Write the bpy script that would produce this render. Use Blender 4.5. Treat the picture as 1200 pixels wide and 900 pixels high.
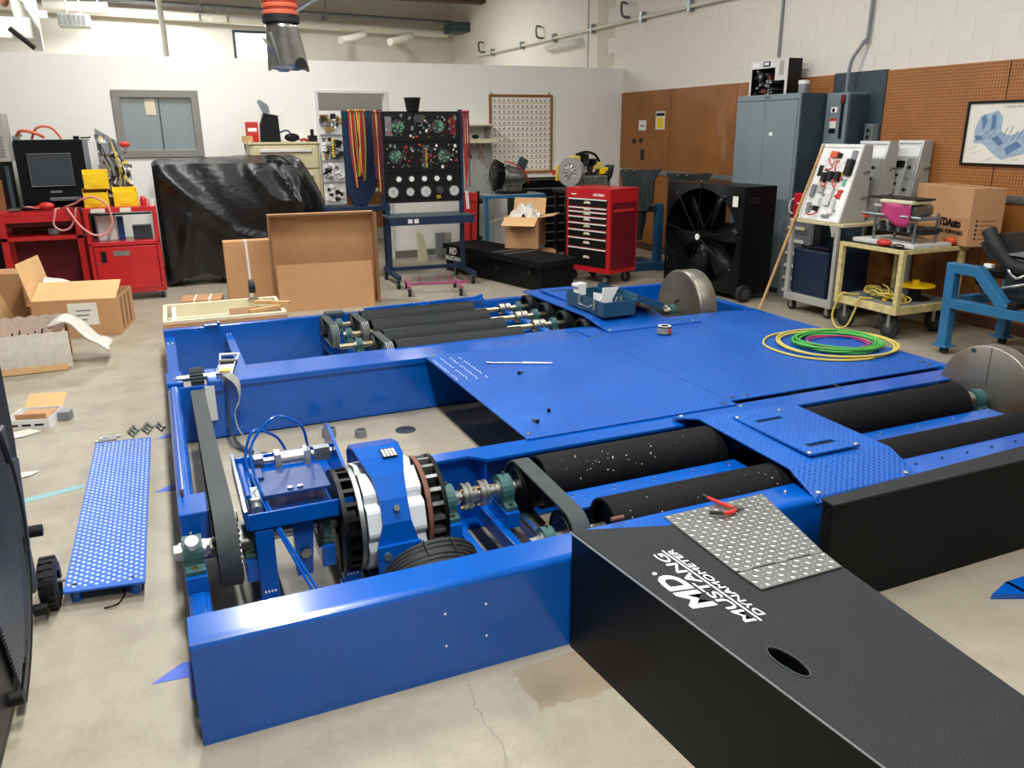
import bpy, math, random
from mathutils import Vector, Matrix
random.seed(7)
for o in list(bpy.data.objects): bpy.data.objects.remove(o)
SC = bpy.context.scene
COL = SC.collection
PI = math.pi

# ------------------------------------------------------------ camera
cam_d = bpy.data.cameras.new('camera'); cam = bpy.data.objects.new('camera', cam_d); COL.objects.link(cam)
right = Vector((.91710628, -.39857417, -.00739582)); down = Vector((-.12630323, -.27292293, -.95370885)); fwd = Vector((.37810522, .87558649, -.30064054))
m = Matrix((right, -down, -fwd)).transposed().to_4x4(); m.translation = (0, 0, 1.65)
cam.matrix_world = m
cam_d.sensor_fit = 'HORIZONTAL'; cam_d.sensor_width = 36.0; cam_d.lens = 36*940/1200; cam_d.clip_start = .05
SC.camera = cam
# ------------------------------------------------------------ view, world, lights
vs = SC.view_settings
vs.view_transform = 'Standard'; vs.look = 'None'; vs.gamma = 1.0; vs.exposure = 0.22; vs.use_curve_mapping = False
w = bpy.data.worlds.new('world'); SC.world = w; w.use_nodes = True
w.node_tree.nodes['Background'].inputs[0].default_value = (.75, .8, .9, 1); w.node_tree.nodes['Background'].inputs[1].default_value = .25
CEIL = 4.7
LAMPS = []          # (x, y, z, power): ceiling lamps; the light itself is made here, the fixture below
for yy in (-.8, 2.1, 5.2, 8.5): LAMPS.append((.6, yy, 4.30, 120))
for yy in (.8, 3.9, 6.9): LAMPS.append((4.0, yy, 4.30, 36))
LAMPS.append((.1, 16.2, 4.0, 230)); LAMPS.append((-2.0, 13.4, 4.3, 100)); LAMPS.append((4.2, 14.5, 4.3, 60))
for (lx, ly, lz, pw) in LAMPS:
    ld = bpy.data.lights.new('ceiling_light', 'AREA'); ld.shape = 'RECTANGLE'; ld.size = .34; ld.size_y = 1.3; ld.energy = pw; ld.color = (1, .995, .975)
    lo = bpy.data.objects.new('ceiling_light', ld); COL.objects.link(lo); lo.location = (lx, ly, lz)

# ------------------------------------------------------------ materials
def lin(h):
    h = h.lstrip('#'); c = [int(h[i:i+2], 16)/255 for i in (0, 2, 4)]
    return tuple(x/12.92 if x <= .04045 else ((x+.055)/1.055)**2.4 for x in c) + (1,)
MATS = {}
class NT:
    def __init__(s, name):
        s.m = bpy.data.materials.new(name); s.m.use_nodes = True; s.t = s.m.node_tree; s.b = s.t.nodes['Principled BSDF']; MATS[name] = s.m
    def n(s, typ, **kw):
        nd = s.t.nodes.new('ShaderNode'+typ)
        for k, v in kw.items():
            if isinstance(v, (tuple, list, float, int, str, bool)) and hasattr(nd, k): setattr(nd, k, v)
        return nd
    def l(s, a, b): s.t.links.new(a, b)
    def inp(s, nd, k, v):
        if hasattr(v, 'is_output'): s.l(v, nd.inputs[k])
        else: nd.inputs[k].default_value = v
    def obj(s): return s.n('TexCoord').outputs['Object']
    def noise(s, scale, detail=4, vec=None, rough=.55):
        nd = s.n('TexNoise'); nd.inputs['Scale'].default_value = scale; nd.inputs['Detail'].default_value = detail; nd.inputs['Roughness'].default_value = rough
        s.l(vec or s.obj(), nd.inputs['Vector']); return nd.outputs['Fac']
    def math(s, op, a, b=0., c=None):
        nd = s.n('Math', operation=op); s.inp(nd, 0, a); s.inp(nd, 1, b)
        if c is not None: s.inp(nd, 2, c)
        return nd.outputs[0]
    def ramp(s, fac, *stops):
        nd = s.n('ValToRGB'); s.l(fac, nd.inputs[0]); e = nd.color_ramp.elements
        while len(e) < len(stops): e.new(.5)
        for el, (p, c) in zip(e, stops): el.position = p; el.color = c if len(c) == 4 else (*c, 1)
        return nd.outputs[0]
    def mix(s, fac, a, b):
        nd = s.n('Mix', data_type='RGBA'); s.inp(nd, 0, fac); s.inp(nd, 6, a); s.inp(nd, 7, b); return nd.outputs[2]
    def bump(s, h, strength=.3, dist=.01):
        nd = s.n('Bump'); nd.inputs['Strength'].default_value = strength; nd.inputs['Distance'].default_value = dist
        s.l(h, nd.inputs['Height']); s.l(nd.outputs[0], s.b.inputs['Normal'])
def pm(name, col, rough=.5, metal=0., var=.12, vs=6., bump=0., bs=60., spec=.5, coat=0., emit=0., rv=.0):
    t = NT(name); c = lin(col); b = t.b
    lo = tuple(x*(1-var) for x in c[:3])+(1,); hi = tuple(min(1, x*(1+var)) for x in c[:3])+(1,)
    f = t.noise(vs, 5)
    t.l(t.ramp(f, (.3, lo), (.7, hi)), b.inputs['Base Color'])
    b.inputs['Roughness'].default_value = rough; b.inputs['Metallic'].default_value = metal; b.inputs['Specular IOR Level'].default_value = spec
    if rv: t.l(t.math('MULTIPLY_ADD', t.noise(vs*2.3, 4), rv*2, rough-rv), b.inputs['Roughness'])
    if coat: b.inputs['Coat Weight'].default_value = coat; b.inputs['Coat Roughness'].default_value = .08
    if emit: b.inputs['Emission Color'].default_value = c; b.inputs['Emission Strength'].default_value = emit
    if bump: t.bump(t.noise(bs, 3), bump, .004)
    return t
pm('blue_paint', '0055b2', .22, var=.12, vs=3, rv=.05, coat=.25)
pm('deck_plain', '045cbe', .4, var=.1, vs=3)
pm('hole_rim', 'd3e0f5', .4, var=.1)  # near-white paints highlights onto the raised holes of the blue step
pm('blue_dark', '123a78', .45, var=.15)
pm('navy', '0f2748', .5, var=.2)
pm('teal_blue', '2a6b98', .42, var=.1)
pm('teal_dark', '1b4a6b', .45, var=.12)
pm('toolbox_blue', '1d4a63', .4, var=.12)
pm('black_coat', '080b0d', .7, var=.25, vs=5, bump=.25, bs=420, spec=.2)
pm('black_grip', '12171a', .62, var=.25, vs=9, bump=1., bs=170)
pm('black_smooth', '06090c', .42, var=.2, vs=4, spec=.22)
pm('rubber', '17191a', .65, var=.25, vs=12, bump=.1, bs=120)
pm('belt_gray', '3a3f41', .75, var=.15, vs=20)
pm('roller_black', '090a0b', .62, var=.3, vs=14, bump=.3, bs=300, rv=.12, spec=.2)
pm('roller_gray', '141a1c', .5, var=.3, vs=9, bump=.2, bs=200, rv=.12, spec=.35)
pm('navy_deep', '0c1f3c', .4, var=.1)
pm('cart_yellow', 'cdbf86', .6, var=.25, vs=18)
pm('steel', 'b5b6b2', .32, 1., var=.15, vs=14)
pm('shaft_steel', 'c2b896', .35, .9, var=.2, vs=20)
pm('steel_dark', '6a6a66', .4, .9, var=.25, vs=9, rv=.12)
pm('galv', '9aa3a4', .38, .85, var=.2, vs=25)
pm('brass', 'b79a5c', .32, 1., var=.2, vs=20)
pm('cast_green', '2f5a58', .5, var=.18, vs=18)
pm('white_coil', 'd8dde0', .5, var=.07, vs=10)
pm('white_paint', 'd9d9d3', .5, var=.05)
pm('white_plastic', 'e6e6e2', .4, var=.04)
pm('cream', 'd8cfb0', .5, var=.08)
pm('tan_steel', 'cfc39c', .45, var=.06)
pm('rust', '7a5040', .7, .2, var=.3, vs=25)
pm('red_paint', 'c01f26', .33, var=.1, vs=4, coat=.2)
pm('dark_red', '6b1220', .45, var=.1)
pm('pink_hose', 'd98f88', .5, var=.08)
pm('red_plastic', 'c8322c', .45, var=.1)
pm('red_hose', 'd9664a', .55, var=.12)
pm('pink', 'b83a72', .5, var=.12)
pm('pink_paint', 'a24a72', .5, var=.12)
pm('orange', 'd8552a', .5, var=.1)
pm('yellow', 'f2c90a', .45, var=.05)
pm('yellow_cable', 'd2bd5a', .5, var=.1)
pm('green_cable', '4fae4c', .5, var=.1)
pm('green_board', '6fae8c', .5, var=.2, vs=40)
pm('gray_paint', '78868a', .5, var=.06, vs=3)
pm('gray_dark', '33424a', .5, var=.1)
pm('gray_mid', '81868a', .45, .2, var=.1)
pm('frame_gray', '83827c', .45, var=.06)
pm('alu', 'c4c6c4', .35, .7, var=.08, vs=10)
pm('tread_alu', '8b8c88', .38, .8, var=.12, vs=10)
pm('alu_face', 'd4d4d0', .4, .2, var=.05, vs=6)
pm('cast_alu', '8d8f8b', .42, .8, var=.35, vs=22, bump=.3, bs=60)
pm('cast_dark', '2b3434', .5, .35, var=.4, vs=14, bump=.4, bs=40)
pm('cardboard', 'c39468', .85, var=.08, vs=3, bump=.06, bs=90)
pm('cardboard_dark', '8a6848', .85, var=.1, vs=3)
pm('cardboard_lite', 'd9b07c', .85, var=.06, vs=3)
pm('bubble', 'd9d2c6', .35, var=.1, vs=20, bump=.6, bs=70)
pm('plastic_gray', '3b3f42', .5, var=.1)
pm('fan_black', '15191b', .4, var=.15, spec=.3)
pm('dark_void', '08090a', .6, var=.1)
pm('paper', 'e9e6da', .7, var=.04)
pm('paper_blue', '9db4c8', .7, var=.15, vs=30)
pm('paper_blue_dark', '5c7fa3', .7, var=.2, vs=40)
pm('wood_light', 'c9a06a', .55, var=.2, vs=8)
pm('wood_frame', '8a5a34', .5, var=.15, vs=9)
pm('wood_dark', '4d3020', .6, var=.2)
pm('strap', '8d8f88', .75, var=.12, vs=30)
pm('tape_blue', '4a68c8', .6, var=.06)
pm('tape_teal', '86b0b4', .6, var=.08)
pm('brown_board', '8f5626', .5, var=.16, vs=5, rv=.1)
pm('brown_pale', '9a6a42', .6, var=.2, vs=30)
pm('stain_dark', '2a2a2a', .6)
pm('ink', '0f0f10', .5, spec=.3)
pm('ink_white', 'f2f2f0', .5, var=.02)
pm('lamp_white', 'ffffff', .5, emit=6)
pm('baseboard', '6f6e68', .6, var=.1)
pm('pale_pvc', 'dcdacb', .45, var=.06)
pm('wall_white', 'eeede6', .6, var=.025, vs=1.2, bump=.03, bs=90)
pm('wall_cream', 'dfdbd0', .65, var=.03, vs=1.5, bump=.12, bs=45)
pm('mortar', 'cbc5b4', .8, var=.05)
pm('ceiling', '6f6a60', .8, var=.06)
pm('wall_dim', '85837b', .7, var=.04)
pm('gray_sheet', 'a5a6a0', .5, var=.05)

def mat_floor():
    t = NT('concrete'); b = t.b; co = t.n('NewGeometry').outputs['Position']
    a = t.noise(.55, 6, co); d = t.noise(4.5, 7, co, .62); e = t.noise(60, 3, co)
    base = t.ramp(a, (.3, lin('948b79')), (.7, lin('a9a18e')))
    base = t.mix(t.math('MULTIPLY', t.ramp(d, (.45, (0, 0, 0)), (.75, (1, 1, 1))), .55), base, lin('7a7263'))
    base = t.mix(t.math('MULTIPLY', t.ramp(e, (.5, (0, 0, 0)), (.8, (1, 1, 1))), .18), base, lin('c6bfae'))
    sx = t.n('SeparateXYZ'); t.l(co, sx.inputs[0]); X, Y = sx.outputs[0], sx.outputs[1]
    wob = t.math('MULTIPLY_ADD', t.noise(9, 5, co), .09, -.045)
    # old patch with its own ragged outline
    px = t.math('ABSOLUTE', t.math('SUBTRACT', t.math('ADD', X, wob), 1.0)); py = t.math('ABSOLUTE', t.math('SUBTRACT', t.math('ADD', Y, wob), 1.90))
    inx = t.math('LESS_THAN', px, .14); iny = t.math('LESS_THAN', py, .105); patch = t.math('MULTIPLY', inx, iny)
    base = t.mix(t.math('MULTIPLY', patch, .6), base, t.ramp(d, (.35, lin('7d6a52')), (.65, lin('a58f73'))))
    # saw joints
    for (src, off, wd) in ((Y, 5.32, .004), (Y, 9.6, .005), (Y, 3.95, .003)):
        ln = t.math('LESS_THAN', t.math('ABSOLUTE', t.math('SUBTRACT', t.math('ADD', src, t.math('MULTIPLY', wob, .25)), off)), wd)
        base = t.mix(t.math('MULTIPLY', ln, .4), base, lin('6f6759'))
    cr = t.math('ABSOLUTE', t.math('SUBTRACT', t.math('ADD', t.math('MULTIPLY', X, 1.), t.math('MULTIPLY', t.noise(5, 5, co), .16)), .77))
    crm = t.math('MULTIPLY', t.math('LESS_THAN', cr, .0022), t.math('LESS_THAN', Y, 2.0))
    base = t.mix(t.math('MULTIPLY', crm, .5), base, lin('6b6356'))
    t.l(base, b.inputs['Base Color'])
    t.l(t.math('MULTIPLY_ADD', d, .3, .32), b.inputs['Roughness'])
    t.bump(t.math('ADD', t.math('MULTIPLY', e, .3), d), .12, .004)
mat_floor()
def mat_pegboard(name, col, col2, hole=True):
    t = NT(name); b = t.b; co = t.obj(); sx = t.n('SeparateXYZ'); t.l(co, sx.inputs[0])
    base = t.ramp(t.noise(3, 6, co, .65), (.3, lin(col2)), (.7, lin(col)))
    if hole:
        p = .0254*1.05
        fy = t.math('SUBTRACT', t.math('FRACT', t.math('DIVIDE', sx.outputs[1], p)), .5); fz = t.math('SUBTRACT', t.math('FRACT', t.math('DIVIDE', sx.outputs[2], p)), .5)
        r = t.math('ADD', t.math('MULTIPLY', fy, fy), t.math('MULTIPLY', fz, fz))
        h = t.math('LESS_THAN', r, .042)
        base = t.mix(h, base, lin('2d1809'))
    t.l(base, b.inputs['Base Color']); b.inputs['Roughness'].default_value = .5
mat_pegboard('pegboard', 'b0723c', '9c6231'); mat_pegboard('hardboard', '9a6129', '84501f', False)
def mat_deck():
    t = NT('deck_blue'); b = t.b; co = t.obj(); sx = t.n('SeparateXYZ'); t.l(co, sx.inputs[0])
    n1 = t.noise(2.2, 6, co, .6)
    base = t.ramp(n1, (.3, lin('004da6')), (.7, lin('015ab6')))
    dust = t.math('MULTIPLY', t.ramp(t.noise(7, 6, co, .7), (.55, (0, 0, 0)), (.85, (1, 1, 1))), .16)
    base = t.mix(dust, base, lin('6f9ad8'))
    t.l(base, b.inputs['Base Color']); t.l(t.math('MULTIPLY_ADD', n1, .25, .22), b.inputs['Roughness'])
    u = t.math('MULTIPLY', sx.outputs[0], 36); v = t.math('MULTIPLY', sx.outputs[1], 36)
    h = t.math('MULTIPLY', t.math('SINE', t.math('MULTIPLY', t.math('ADD', u, v), 3.1416)), t.math('SINE', t.math('MULTIPLY', t.math('SUBTRACT', u, v), 3.1416)))
    t.bump(t.math('POWER', t.math('ABSOLUTE', h), 1.6), .7, .004)
mat_deck()
def mat_glass():
    t = NT('window_glass'); b = t.b
    b.inputs['Base Color'].default_value = lin('9aa4a8'); b.inputs['Roughness'].default_value = .04; b.inputs['Transmission Weight'].default_value = .4; b.inputs['IOR'].default_value = 1.5
    b.inputs['Specular IOR Level'].default_value = .8
    t2 = NT('sky_glass'); t2.b.inputs['Base Color'].default_value = (1, 1, 1, 1); t2.b.inputs['Emission Color'].default_value = (.93, .97, 1, 1); t2.b.inputs['Emission Strength'].default_value = 2.2
    t3 = NT('clear_film'); t3.b.inputs['Base Color'].default_value = lin('3a4248'); t3.b.inputs['Roughness'].default_value = .12; t3.b.inputs['Specular IOR Level'].default_value = .9
    t3.bump(t3.noise(9, 4), .5, .02)
    t4 = NT('cover_vinyl'); t4.b.inputs['Base Color'].default_value = lin('0e1114'); t4.b.inputs['Roughness'].default_value = .27; t4.b.inputs['Specular IOR Level'].default_value = .6
    t4.bump(t4.noise(4, 5), .5, .03)
mat_glass()
def mat_flywheel():
    t = NT('flywheel_steel'); b = t.b; co = t.obj()
    n1 = t.noise(5, 6, co, .6); n2 = t.noise(2.5, 5, co)
    base = t.ramp(n1, (.3, lin('86857e')), (.7, lin('a3a199')))
    base = t.mix(t.math('MULTIPLY', t.ramp(n2, (.44, (0, 0, 0)), (.62, (1, 1, 1))), .75), base, lin('6a4d2a'))
    t.l(base, b.inputs['Base Color']); b.inputs['Metallic'].default_value = .75; t.l(t.math('MULTIPLY_ADD', n1, .3, .28), b.inputs['Roughness'])
mat_flywheel()

# ------------------------------------------------------------ mesh builder
class MB:
    def __init__(s): s.v = []; s.f = []; s.mi = []; s.sm = []
    def add(s, verts, faces, mi=0, sm=False, M=None):
        k = len(s.v)
        s.v += [(M @ Vector(p)) if M else Vector(p) for p in verts]
        for q in faces: s.f.append([i+k for i in q]); s.mi.append(mi); s.sm.append(sm)
        return s
    def box(s, x0, x1, y0, y1, z0, z1, mi=0, M=None):
        return s.add([(x0,y0,z0),(x1,y0,z0),(x1,y1,z0),(x0,y1,z0),(x0,y0,z1),(x1,y0,z1),(x1,y1,z1),(x0,y1,z1)],
              [(0,3,2,1),(4,5,6,7),(0,1,5,4),(1,2,6,5),(2,3,7,6),(3,0,4,7)], mi, False, M)
    def cyl(s, p0, p1, r, r1=None, n=16, mi=0, caps=True, M=None, sm=True):
        p0 = Vector(p0); p1 = Vector(p1); r1 = r if r1 is None else r1
        d = (p1-p0).normalized(); a = d.orthogonal().normalized(); b = d.cross(a)
        c = [(math.cos(2*PI*i/n), math.sin(2*PI*i/n)) for i in range(n)]
        A = [p0+(a*x+b*y)*r for x, y in c]; B = [p1+(a*x+b*y)*r1 for x, y in c]
        s.add(A+B, [(i, (i+1) % n, n+(i+1) % n, n+i) for i in range(n)], mi, sm, M)
        if caps:
            if r > 0: s.add(A, [tuple(range(n))[::-1]], mi, False, M)
            if r1 > 0: s.add(B, [tuple(range(n))], mi, False, M)
        return s
    def lathe(s, prof, o=(0,0,0), d=(0,0,1), n=24, mi=0, sm=True, M=None):
        o = Vector(o); d = Vector(d).normalized(); a = d.orthogonal().normalized(); b = d.cross(a)
        V = []
        for r, h in prof:
            for i in range(n): V.append(o+d*h+(a*math.cos(2*PI*i/n)+b*math.sin(2*PI*i/n))*r)
        F = [(j*n+i, j*n+(i+1) % n, (j+1)*n+(i+1) % n, (j+1)*n+i) for j in range(len(prof)-1) for i in range(n)]
        return s.add(V, F, mi, sm, M)
    def tube(s, path, r, n=8, closed=False, mi=0, caps=True, M=None):
        P = [Vector(p) for p in path]; L = len(P); V = []; up = None
        for i in range(L):
            t = (P[(i+1) % L]-P[i-1]) if closed else (P[min(i+1, L-1)]-P[max(i-1, 0)])
            t.normalize()
            if up is None: up = t.orthogonal().normalized()
            up = (up-t*up.dot(t)); up = up.normalized() if up.length > 1e-6 else t.orthogonal().normalized()
            b = t.cross(up); rr = r[i] if isinstance(r, (list, tuple)) else r
            V += [P[i]+(up*math.cos(2*PI*k/n)+b*math.sin(2*PI*k/n))*rr for k in range(n)]
        F = [(j*n+k, j*n+(k+1) % n, ((j+1) % L)*n+(k+1) % n, ((j+1) % L)*n+k) for j in range(L if closed else L-1) for k in range(n)]
        s.add(V, F, mi, True, M)
        if caps and not closed:
            s.add(V[:n], [tuple(range(n))[::-1]], mi, False, M); s.add(V[-n:], [tuple(range(n))], mi, False, M)
        return s
    def prism(s, poly, ax, a, b, mi=0, M=None, sm=False):
        # poly: 2D outline; ax: extrusion axis ('x': (y,z), 'y': (x,z), 'z': (x,y))
        f = {'x': lambda p, h: (h, p[0], p[1]), 'y': lambda p, h: (p[0], h, p[1]), 'z': lambda p, h: (p[0], p[1], h)}[ax]
        n = len(poly); A = [f(p, a) for p in poly]; B = [f(p, b) for p in poly]
        s.add(A+B, [(i, (i+1) % n, n+(i+1) % n, n+i) for i in range(n)], mi, sm, M)
        s.add(A, [tuple(range(n))[::-1]], mi, False, M); s.add(B, [tuple(range(n))], mi, False, M)
        return s
    def strip(s, path, wv, th, mi=0, closed=False, M=None):
        # ribbon following path, width vector wv (constant or per point), thickness th along the local normal
        P = [Vector(p) for p in path]; L = len(P); V = []
        for i in range(L):
            t = (P[(i+1) % L]-P[i-1]) if closed else (P[min(i+1, L-1)]-P[max(i-1, 0)])
            wd = Vector(wv[i]) if isinstance(wv, list) else Vector(wv)
            nn = wd.cross(t).normalized()*th/2
            V += [P[i]-wd/2-nn, P[i]+wd/2-nn, P[i]+wd/2+nn, P[i]-wd/2+nn]
        F = [(j*4+k, j*4+(k+1) % 4, ((j+1) % L)*4+(k+1) % 4, ((j+1) % L)*4+k) for j in range(L if closed else L-1) for k in range(4)]
        s.add(V, F, mi, False, M)
        if not closed: s.add(V[:4], [(3,2,1,0)], mi, False, M); s.add(V[-4:], [(0,1,2,3)], mi, False, M)
        return s
    def ball(s, c, r, nu=12, nv=8, mi=0, M=None):
        c = Vector(c); r = r if isinstance(r, (tuple, list)) else (r, r, r)
        V = []
        for j in range(nv+1):
            ph = PI*j/nv
            for i in range(nu):
                th = 2*PI*i/nu; V.append(c+Vector((r[0]*math.sin(ph)*math.cos(th), r[1]*math.sin(ph)*math.sin(th), r[2]*math.cos(ph))))
        return s.add(V, [(j*nu+i, (j+1)*nu+i, (j+1)*nu+(i+1) % nu, j*nu+(i+1) % nu) for j in range(nv) for i in range(nu)], mi, True, M)
    def hexa(s, c, d, r, h, mi=0, M=None): return s.cyl(c, Vector(c)+Vector(d).normalized()*h, r, n=6, mi=mi, M=M, sm=False)
    def build(s, name, mats, parent=None, bevel=0., seg=2, world=False, label=None, cat=None, group=None, kind=None, sub=0):
        mats = mats if isinstance(mats, (list, tuple)) else [mats]
        V = s.v
        loc = Vector((0, 0, 0))
        if parent is None:
            xs = [v.x for v in V]; ys = [v.y for v in V]; zs = [v.z for v in V]
            loc = Vector(((min(xs)+max(xs))/2, (min(ys)+max(ys))/2, min(zs))); V = [v-loc for v in V]
        elif world:
            I = WM[parent.name].inverted(); V = [I @ v for v in V]
        me = bpy.data.meshes.new(name); me.from_pydata([tuple(v) for v in V], [], s.f)
        for mm in mats: me.materials.append(MATS[mm])
        me.polygons.foreach_set('material_index', s.mi); me.polygons.foreach_set('use_smooth', s.sm); me.update()
        if any(s.sm): me.set_sharp_from_angle(angle=math.radians(42))
        o = bpy.data.objects.new(name, me); COL.objects.link(o); o.location = loc
        if parent is not None: o.parent = parent
        WM[o.name] = WM[parent.name].copy() if parent is not None else Matrix.Translation(loc)
        if sub: md = o.modifiers.new('smooth', 'SUBSURF'); md.levels = sub; md.render_levels = sub
        if bevel: md = o.modifiers.new('bevel', 'BEVEL'); md.width = bevel; md.segments = seg; md.limit_method = 'ANGLE'; md.angle_limit = math.radians(40)
        tag(o, label, cat, group, kind)
        return o
WM = {}
def tag(o, label=None, cat=None, group=None, kind=None):
    if label: o['label'] = label
    if cat: o['category'] = cat
    if group: o['group'] = group
    if kind: o['kind'] = kind
def thing(name, label, cat, loc=(0, 0, 0), rz=0., group=None, kind=None, rot=None):
    o = bpy.data.objects.new(name, None); COL.objects.link(o); o.empty_display_size = .1
    M = Matrix.Translation(Vector(loc)) @ (rot.to_4x4() if rot else Matrix.Rotation(rz, 4, 'Z'))
    o.matrix_world = M; WM[o.name] = M
    tag(o, label, cat, group, kind); return o
def dup(o, parent=None, loc=None, rz=None, label=None):
    c = o.copy(); COL.objects.link(c); c.parent = parent
    if loc is not None: c.location = loc
    if rz is not None: c.rotation_euler = (0, 0, rz)
    if label: c['label'] = label
    WM[c.name] = (WM[parent.name] if parent else Matrix()).copy()
    for ch in list(o.children): dup(ch, c)
    return c
def B(x0, x1, y0, y1, z0, z1): return MB().box(x0, x1, y0, y1, z0, z1)
def text(s, name, mat, M, w, h, parent=None, shear=0., th=.0012, world=False, label=None, cat=None, bold=0.):
    cu = bpy.data.curves.new('lettering', 'FONT'); cu.body = s; cu.extrude = .02; cu.offset = bold; cu.resolution_u = 3
    to = bpy.data.objects.new('lettering', cu); COL.objects.link(to)
    dg = bpy.context.evaluated_depsgraph_get(); dg.update()
    me = bpy.data.meshes.new_from_object(to.evaluated_get(dg)); bpy.data.objects.remove(to)
    xs = [v.co.x for v in me.vertices]; ys = [v.co.y for v in me.vertices]
    x0, x1, y0, y1 = min(xs), max(xs), min(ys), max(ys)
    mb = MB(); V = []
    for v in me.vertices:
        yy = (v.co.y-y0)/(y1-y0)*h; V.append(M @ Vector(((v.co.x-x0)/(x1-x0)*w+shear*yy, yy, v.co.z/.02*th)))
    mb.add(V, [tuple(p.vertices) for p in me.polygons]); bpy.data.meshes.remove(me)
    return mb.build(name, mat, parent, world=world, label=label, cat=cat)
def frame(o, x, y):   # matrix with local x, y directions and origin
    x = Vector(x).normalized(); y = Vector(y); y = (y-x*x.dot(y)).normalized(); z = x.cross(y)
    M = Matrix((x, y, z)).transposed().to_4x4(); M.translation = Vector(o); return M
def circ(c, r, n=24, ax='x', a0=0., a1=2*PI, closed=True):
    out = []
    for i in range(n if closed else n+1):
        a = a0+(a1-a0)*i/n; u, v = r*math.cos(a), r*math.sin(a)
        out.append({'x': (c[0], c[1]+u, c[2]+v), 'y': (c[0]+u, c[1], c[2]+v), 'z': (c[0]+u, c[1]+v, c[2])}[ax])
    return out
def rot(ax, deg): return Matrix.Rotation(math.radians(deg), 4, ax)
def T(x, y, z): return Matrix.Translation((x, y, z))
def smooth_path(pts, n=8):
    P = [Vector(p) for p in pts]; out = []
    for i in range(len(P)-1):
        p0 = P[max(i-1, 0)]; p1 = P[i]; p2 = P[i+1]; p3 = P[min(i+2, len(P)-1)]
        for k in range(n):
            t = k/n; out.append(.5*((2*p1)+(p2-p0)*t+(2*p0-5*p1+4*p2-p3)*t*t+(3*p1-p0-3*p2+p3)*t**3))
    out.append(P[-1]); return out

def cut(o, cutter):
    md = o.modifiers.new('cut', 'BOOLEAN'); md.object = cutter; md.operation = 'DIFFERENCE'; md.solver = 'EXACT'
    dg = bpy.context.evaluated_depsgraph_get(); dg.update()
    me = bpy.data.meshes.new_from_object(o.evaluated_get(dg)); o.modifiers.clear(); o.data = me
# ============================================================ setting
XW = 6.42; YP = 10.72
B(-3.3, XW+.2, -3.2, 18.2, -.1, 0).build('floor', 'concrete', kind='structure')
B(-3.3, XW+.2, -3.2, 18.2, CEIL, CEIL+.1).build('ceiling', 'ceiling', kind='structure')
B(-3.3, -3.2, -3.2, 18.2, 0, CEIL).build('wall_left', 'wall_dim', kind='structure')
B(-3.2, XW, -3.2, -3.1, 0, CEIL).build('wall_front', 'wall_dim', kind='structure')
# far wall beyond the partition, with a window opening
wf = thing('wall_far', None, None, (1.6, 18, 0), kind='structure')
MB().box(-3.2, 1.80, 18, 18.15, 0, CEIL).box(2.60, XW, 18, 18.15, 0, CEIL).box(1.80, 2.60, 18, 18.15, 0, 3.0).box(1.80, 2.60, 18, 18.15, 3.6, CEIL).build('wall_panel', 'wall_cream', wf, world=True)
w1 = thing('window_1', None, None, (2.2, 18.05, 3.0), kind='structure')
MB().box(1.80, 1.85, 17.98, 18.1, 3.0, 3.6).box(2.55, 2.60, 17.98, 18.1, 3.0, 3.6).box(1.85, 2.55, 17.98, 18.1, 3.55, 3.6).box(1.85, 2.55, 17.98, 18.1, 3.0, 3.03).build('window_frame', 'gray_dark', w1, world=True)
B(1.85, 2.55, 18.04, 18.06, 3.03, 3.55).build('pane', 'sky_glass', w1, world=True)

# partition with a window and a doorway
wb = thing('wall_back', None, None, (1.6, YP, 0), kind='structure')
p = MB(); y0, y1 = YP, YP+.12
p.box(-3.2, -.31, y0, y1, 0, 2.5); p.box(-.31, .60, y0, y1, 0, 1.39); p.box(-.31, .60, y0, y1, 2.13, 2.5); p.box(.60, 1.99, y0, y1, 0, 2.5)
p.box(1.99, 2.90, y0, y1, 2.14, 2.5); p.box(2.90, XW, y0, y1, 0, 2.5)
p.build('wall_panel', 'wall_white', wb, world=True)
w2 = thing('window_2', None, None, (.145, YP, 1.39), kind='structure')
p = MB(); f = .085
p.box(-.32, .61, YP-.03, YP+.1, 1.385, 1.385+f); p.box(-.32, .61, YP-.03, YP+.1, 2.135-f, 2.135); p.box(-.32, -.32+f, YP-.03, YP+.1, 1.385+f, 2.135-f); p.box(.61-f, .61, YP-.03, YP+.1, 1.385+f, 2.135-f)
p.build('window_frame', 'frame_gray', w2, .006, world=True)
B(.165, .177, YP, YP+.06, 1.47, 2.05).build('mullion', 'gray_dark', w2, world=True)
B(-.235, .165, YP+.025, YP+.033, 1.47, 2.05).build('pane', 'window_glass', w2, world=True)
B(.177, .525, YP+.035, YP+.043, 1.47, 2.05).build('pane', 'window_glass', w2, world=True)
B(.02, .13, YP+.012, YP+.014, 1.86, 2.04).build('notice', 'cream', w2, world=True)
d1 = thing('door_1', None, None, (2.44, YP, 0), kind='structure')
MB().box(1.975, 2.015, YP-.015, YP+.13, 0, 2.155).box(2.865, 2.905, YP-.015, YP+.13, 0, 2.155).box(2.015, 2.865, YP-.015, YP+.13, 2.12, 2.155).build('door_frame', 'white_paint', d1, .003, world=True)
MB().box(-3.2, 1.97, YP-.012, YP, 0, .1).box(2.91, XW, YP-.012, YP, 0, .1).build('baseboard_back', 'baseboard', kind='structure')
# the little room seen through the doorway
ws = thing('wall_storage', None, None, (2.5, 12.9, 0), kind='structure')
B(.9, 4.4, 12.9, 13.0, 0, 2.35).build('wall_panel', 'gray_sheet', ws, world=True)
B(1.2, 4.2, 12.87, 12.9, .2, 1.95).build('hardboard_panel', 'brown_board', ws, world=True)

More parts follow.
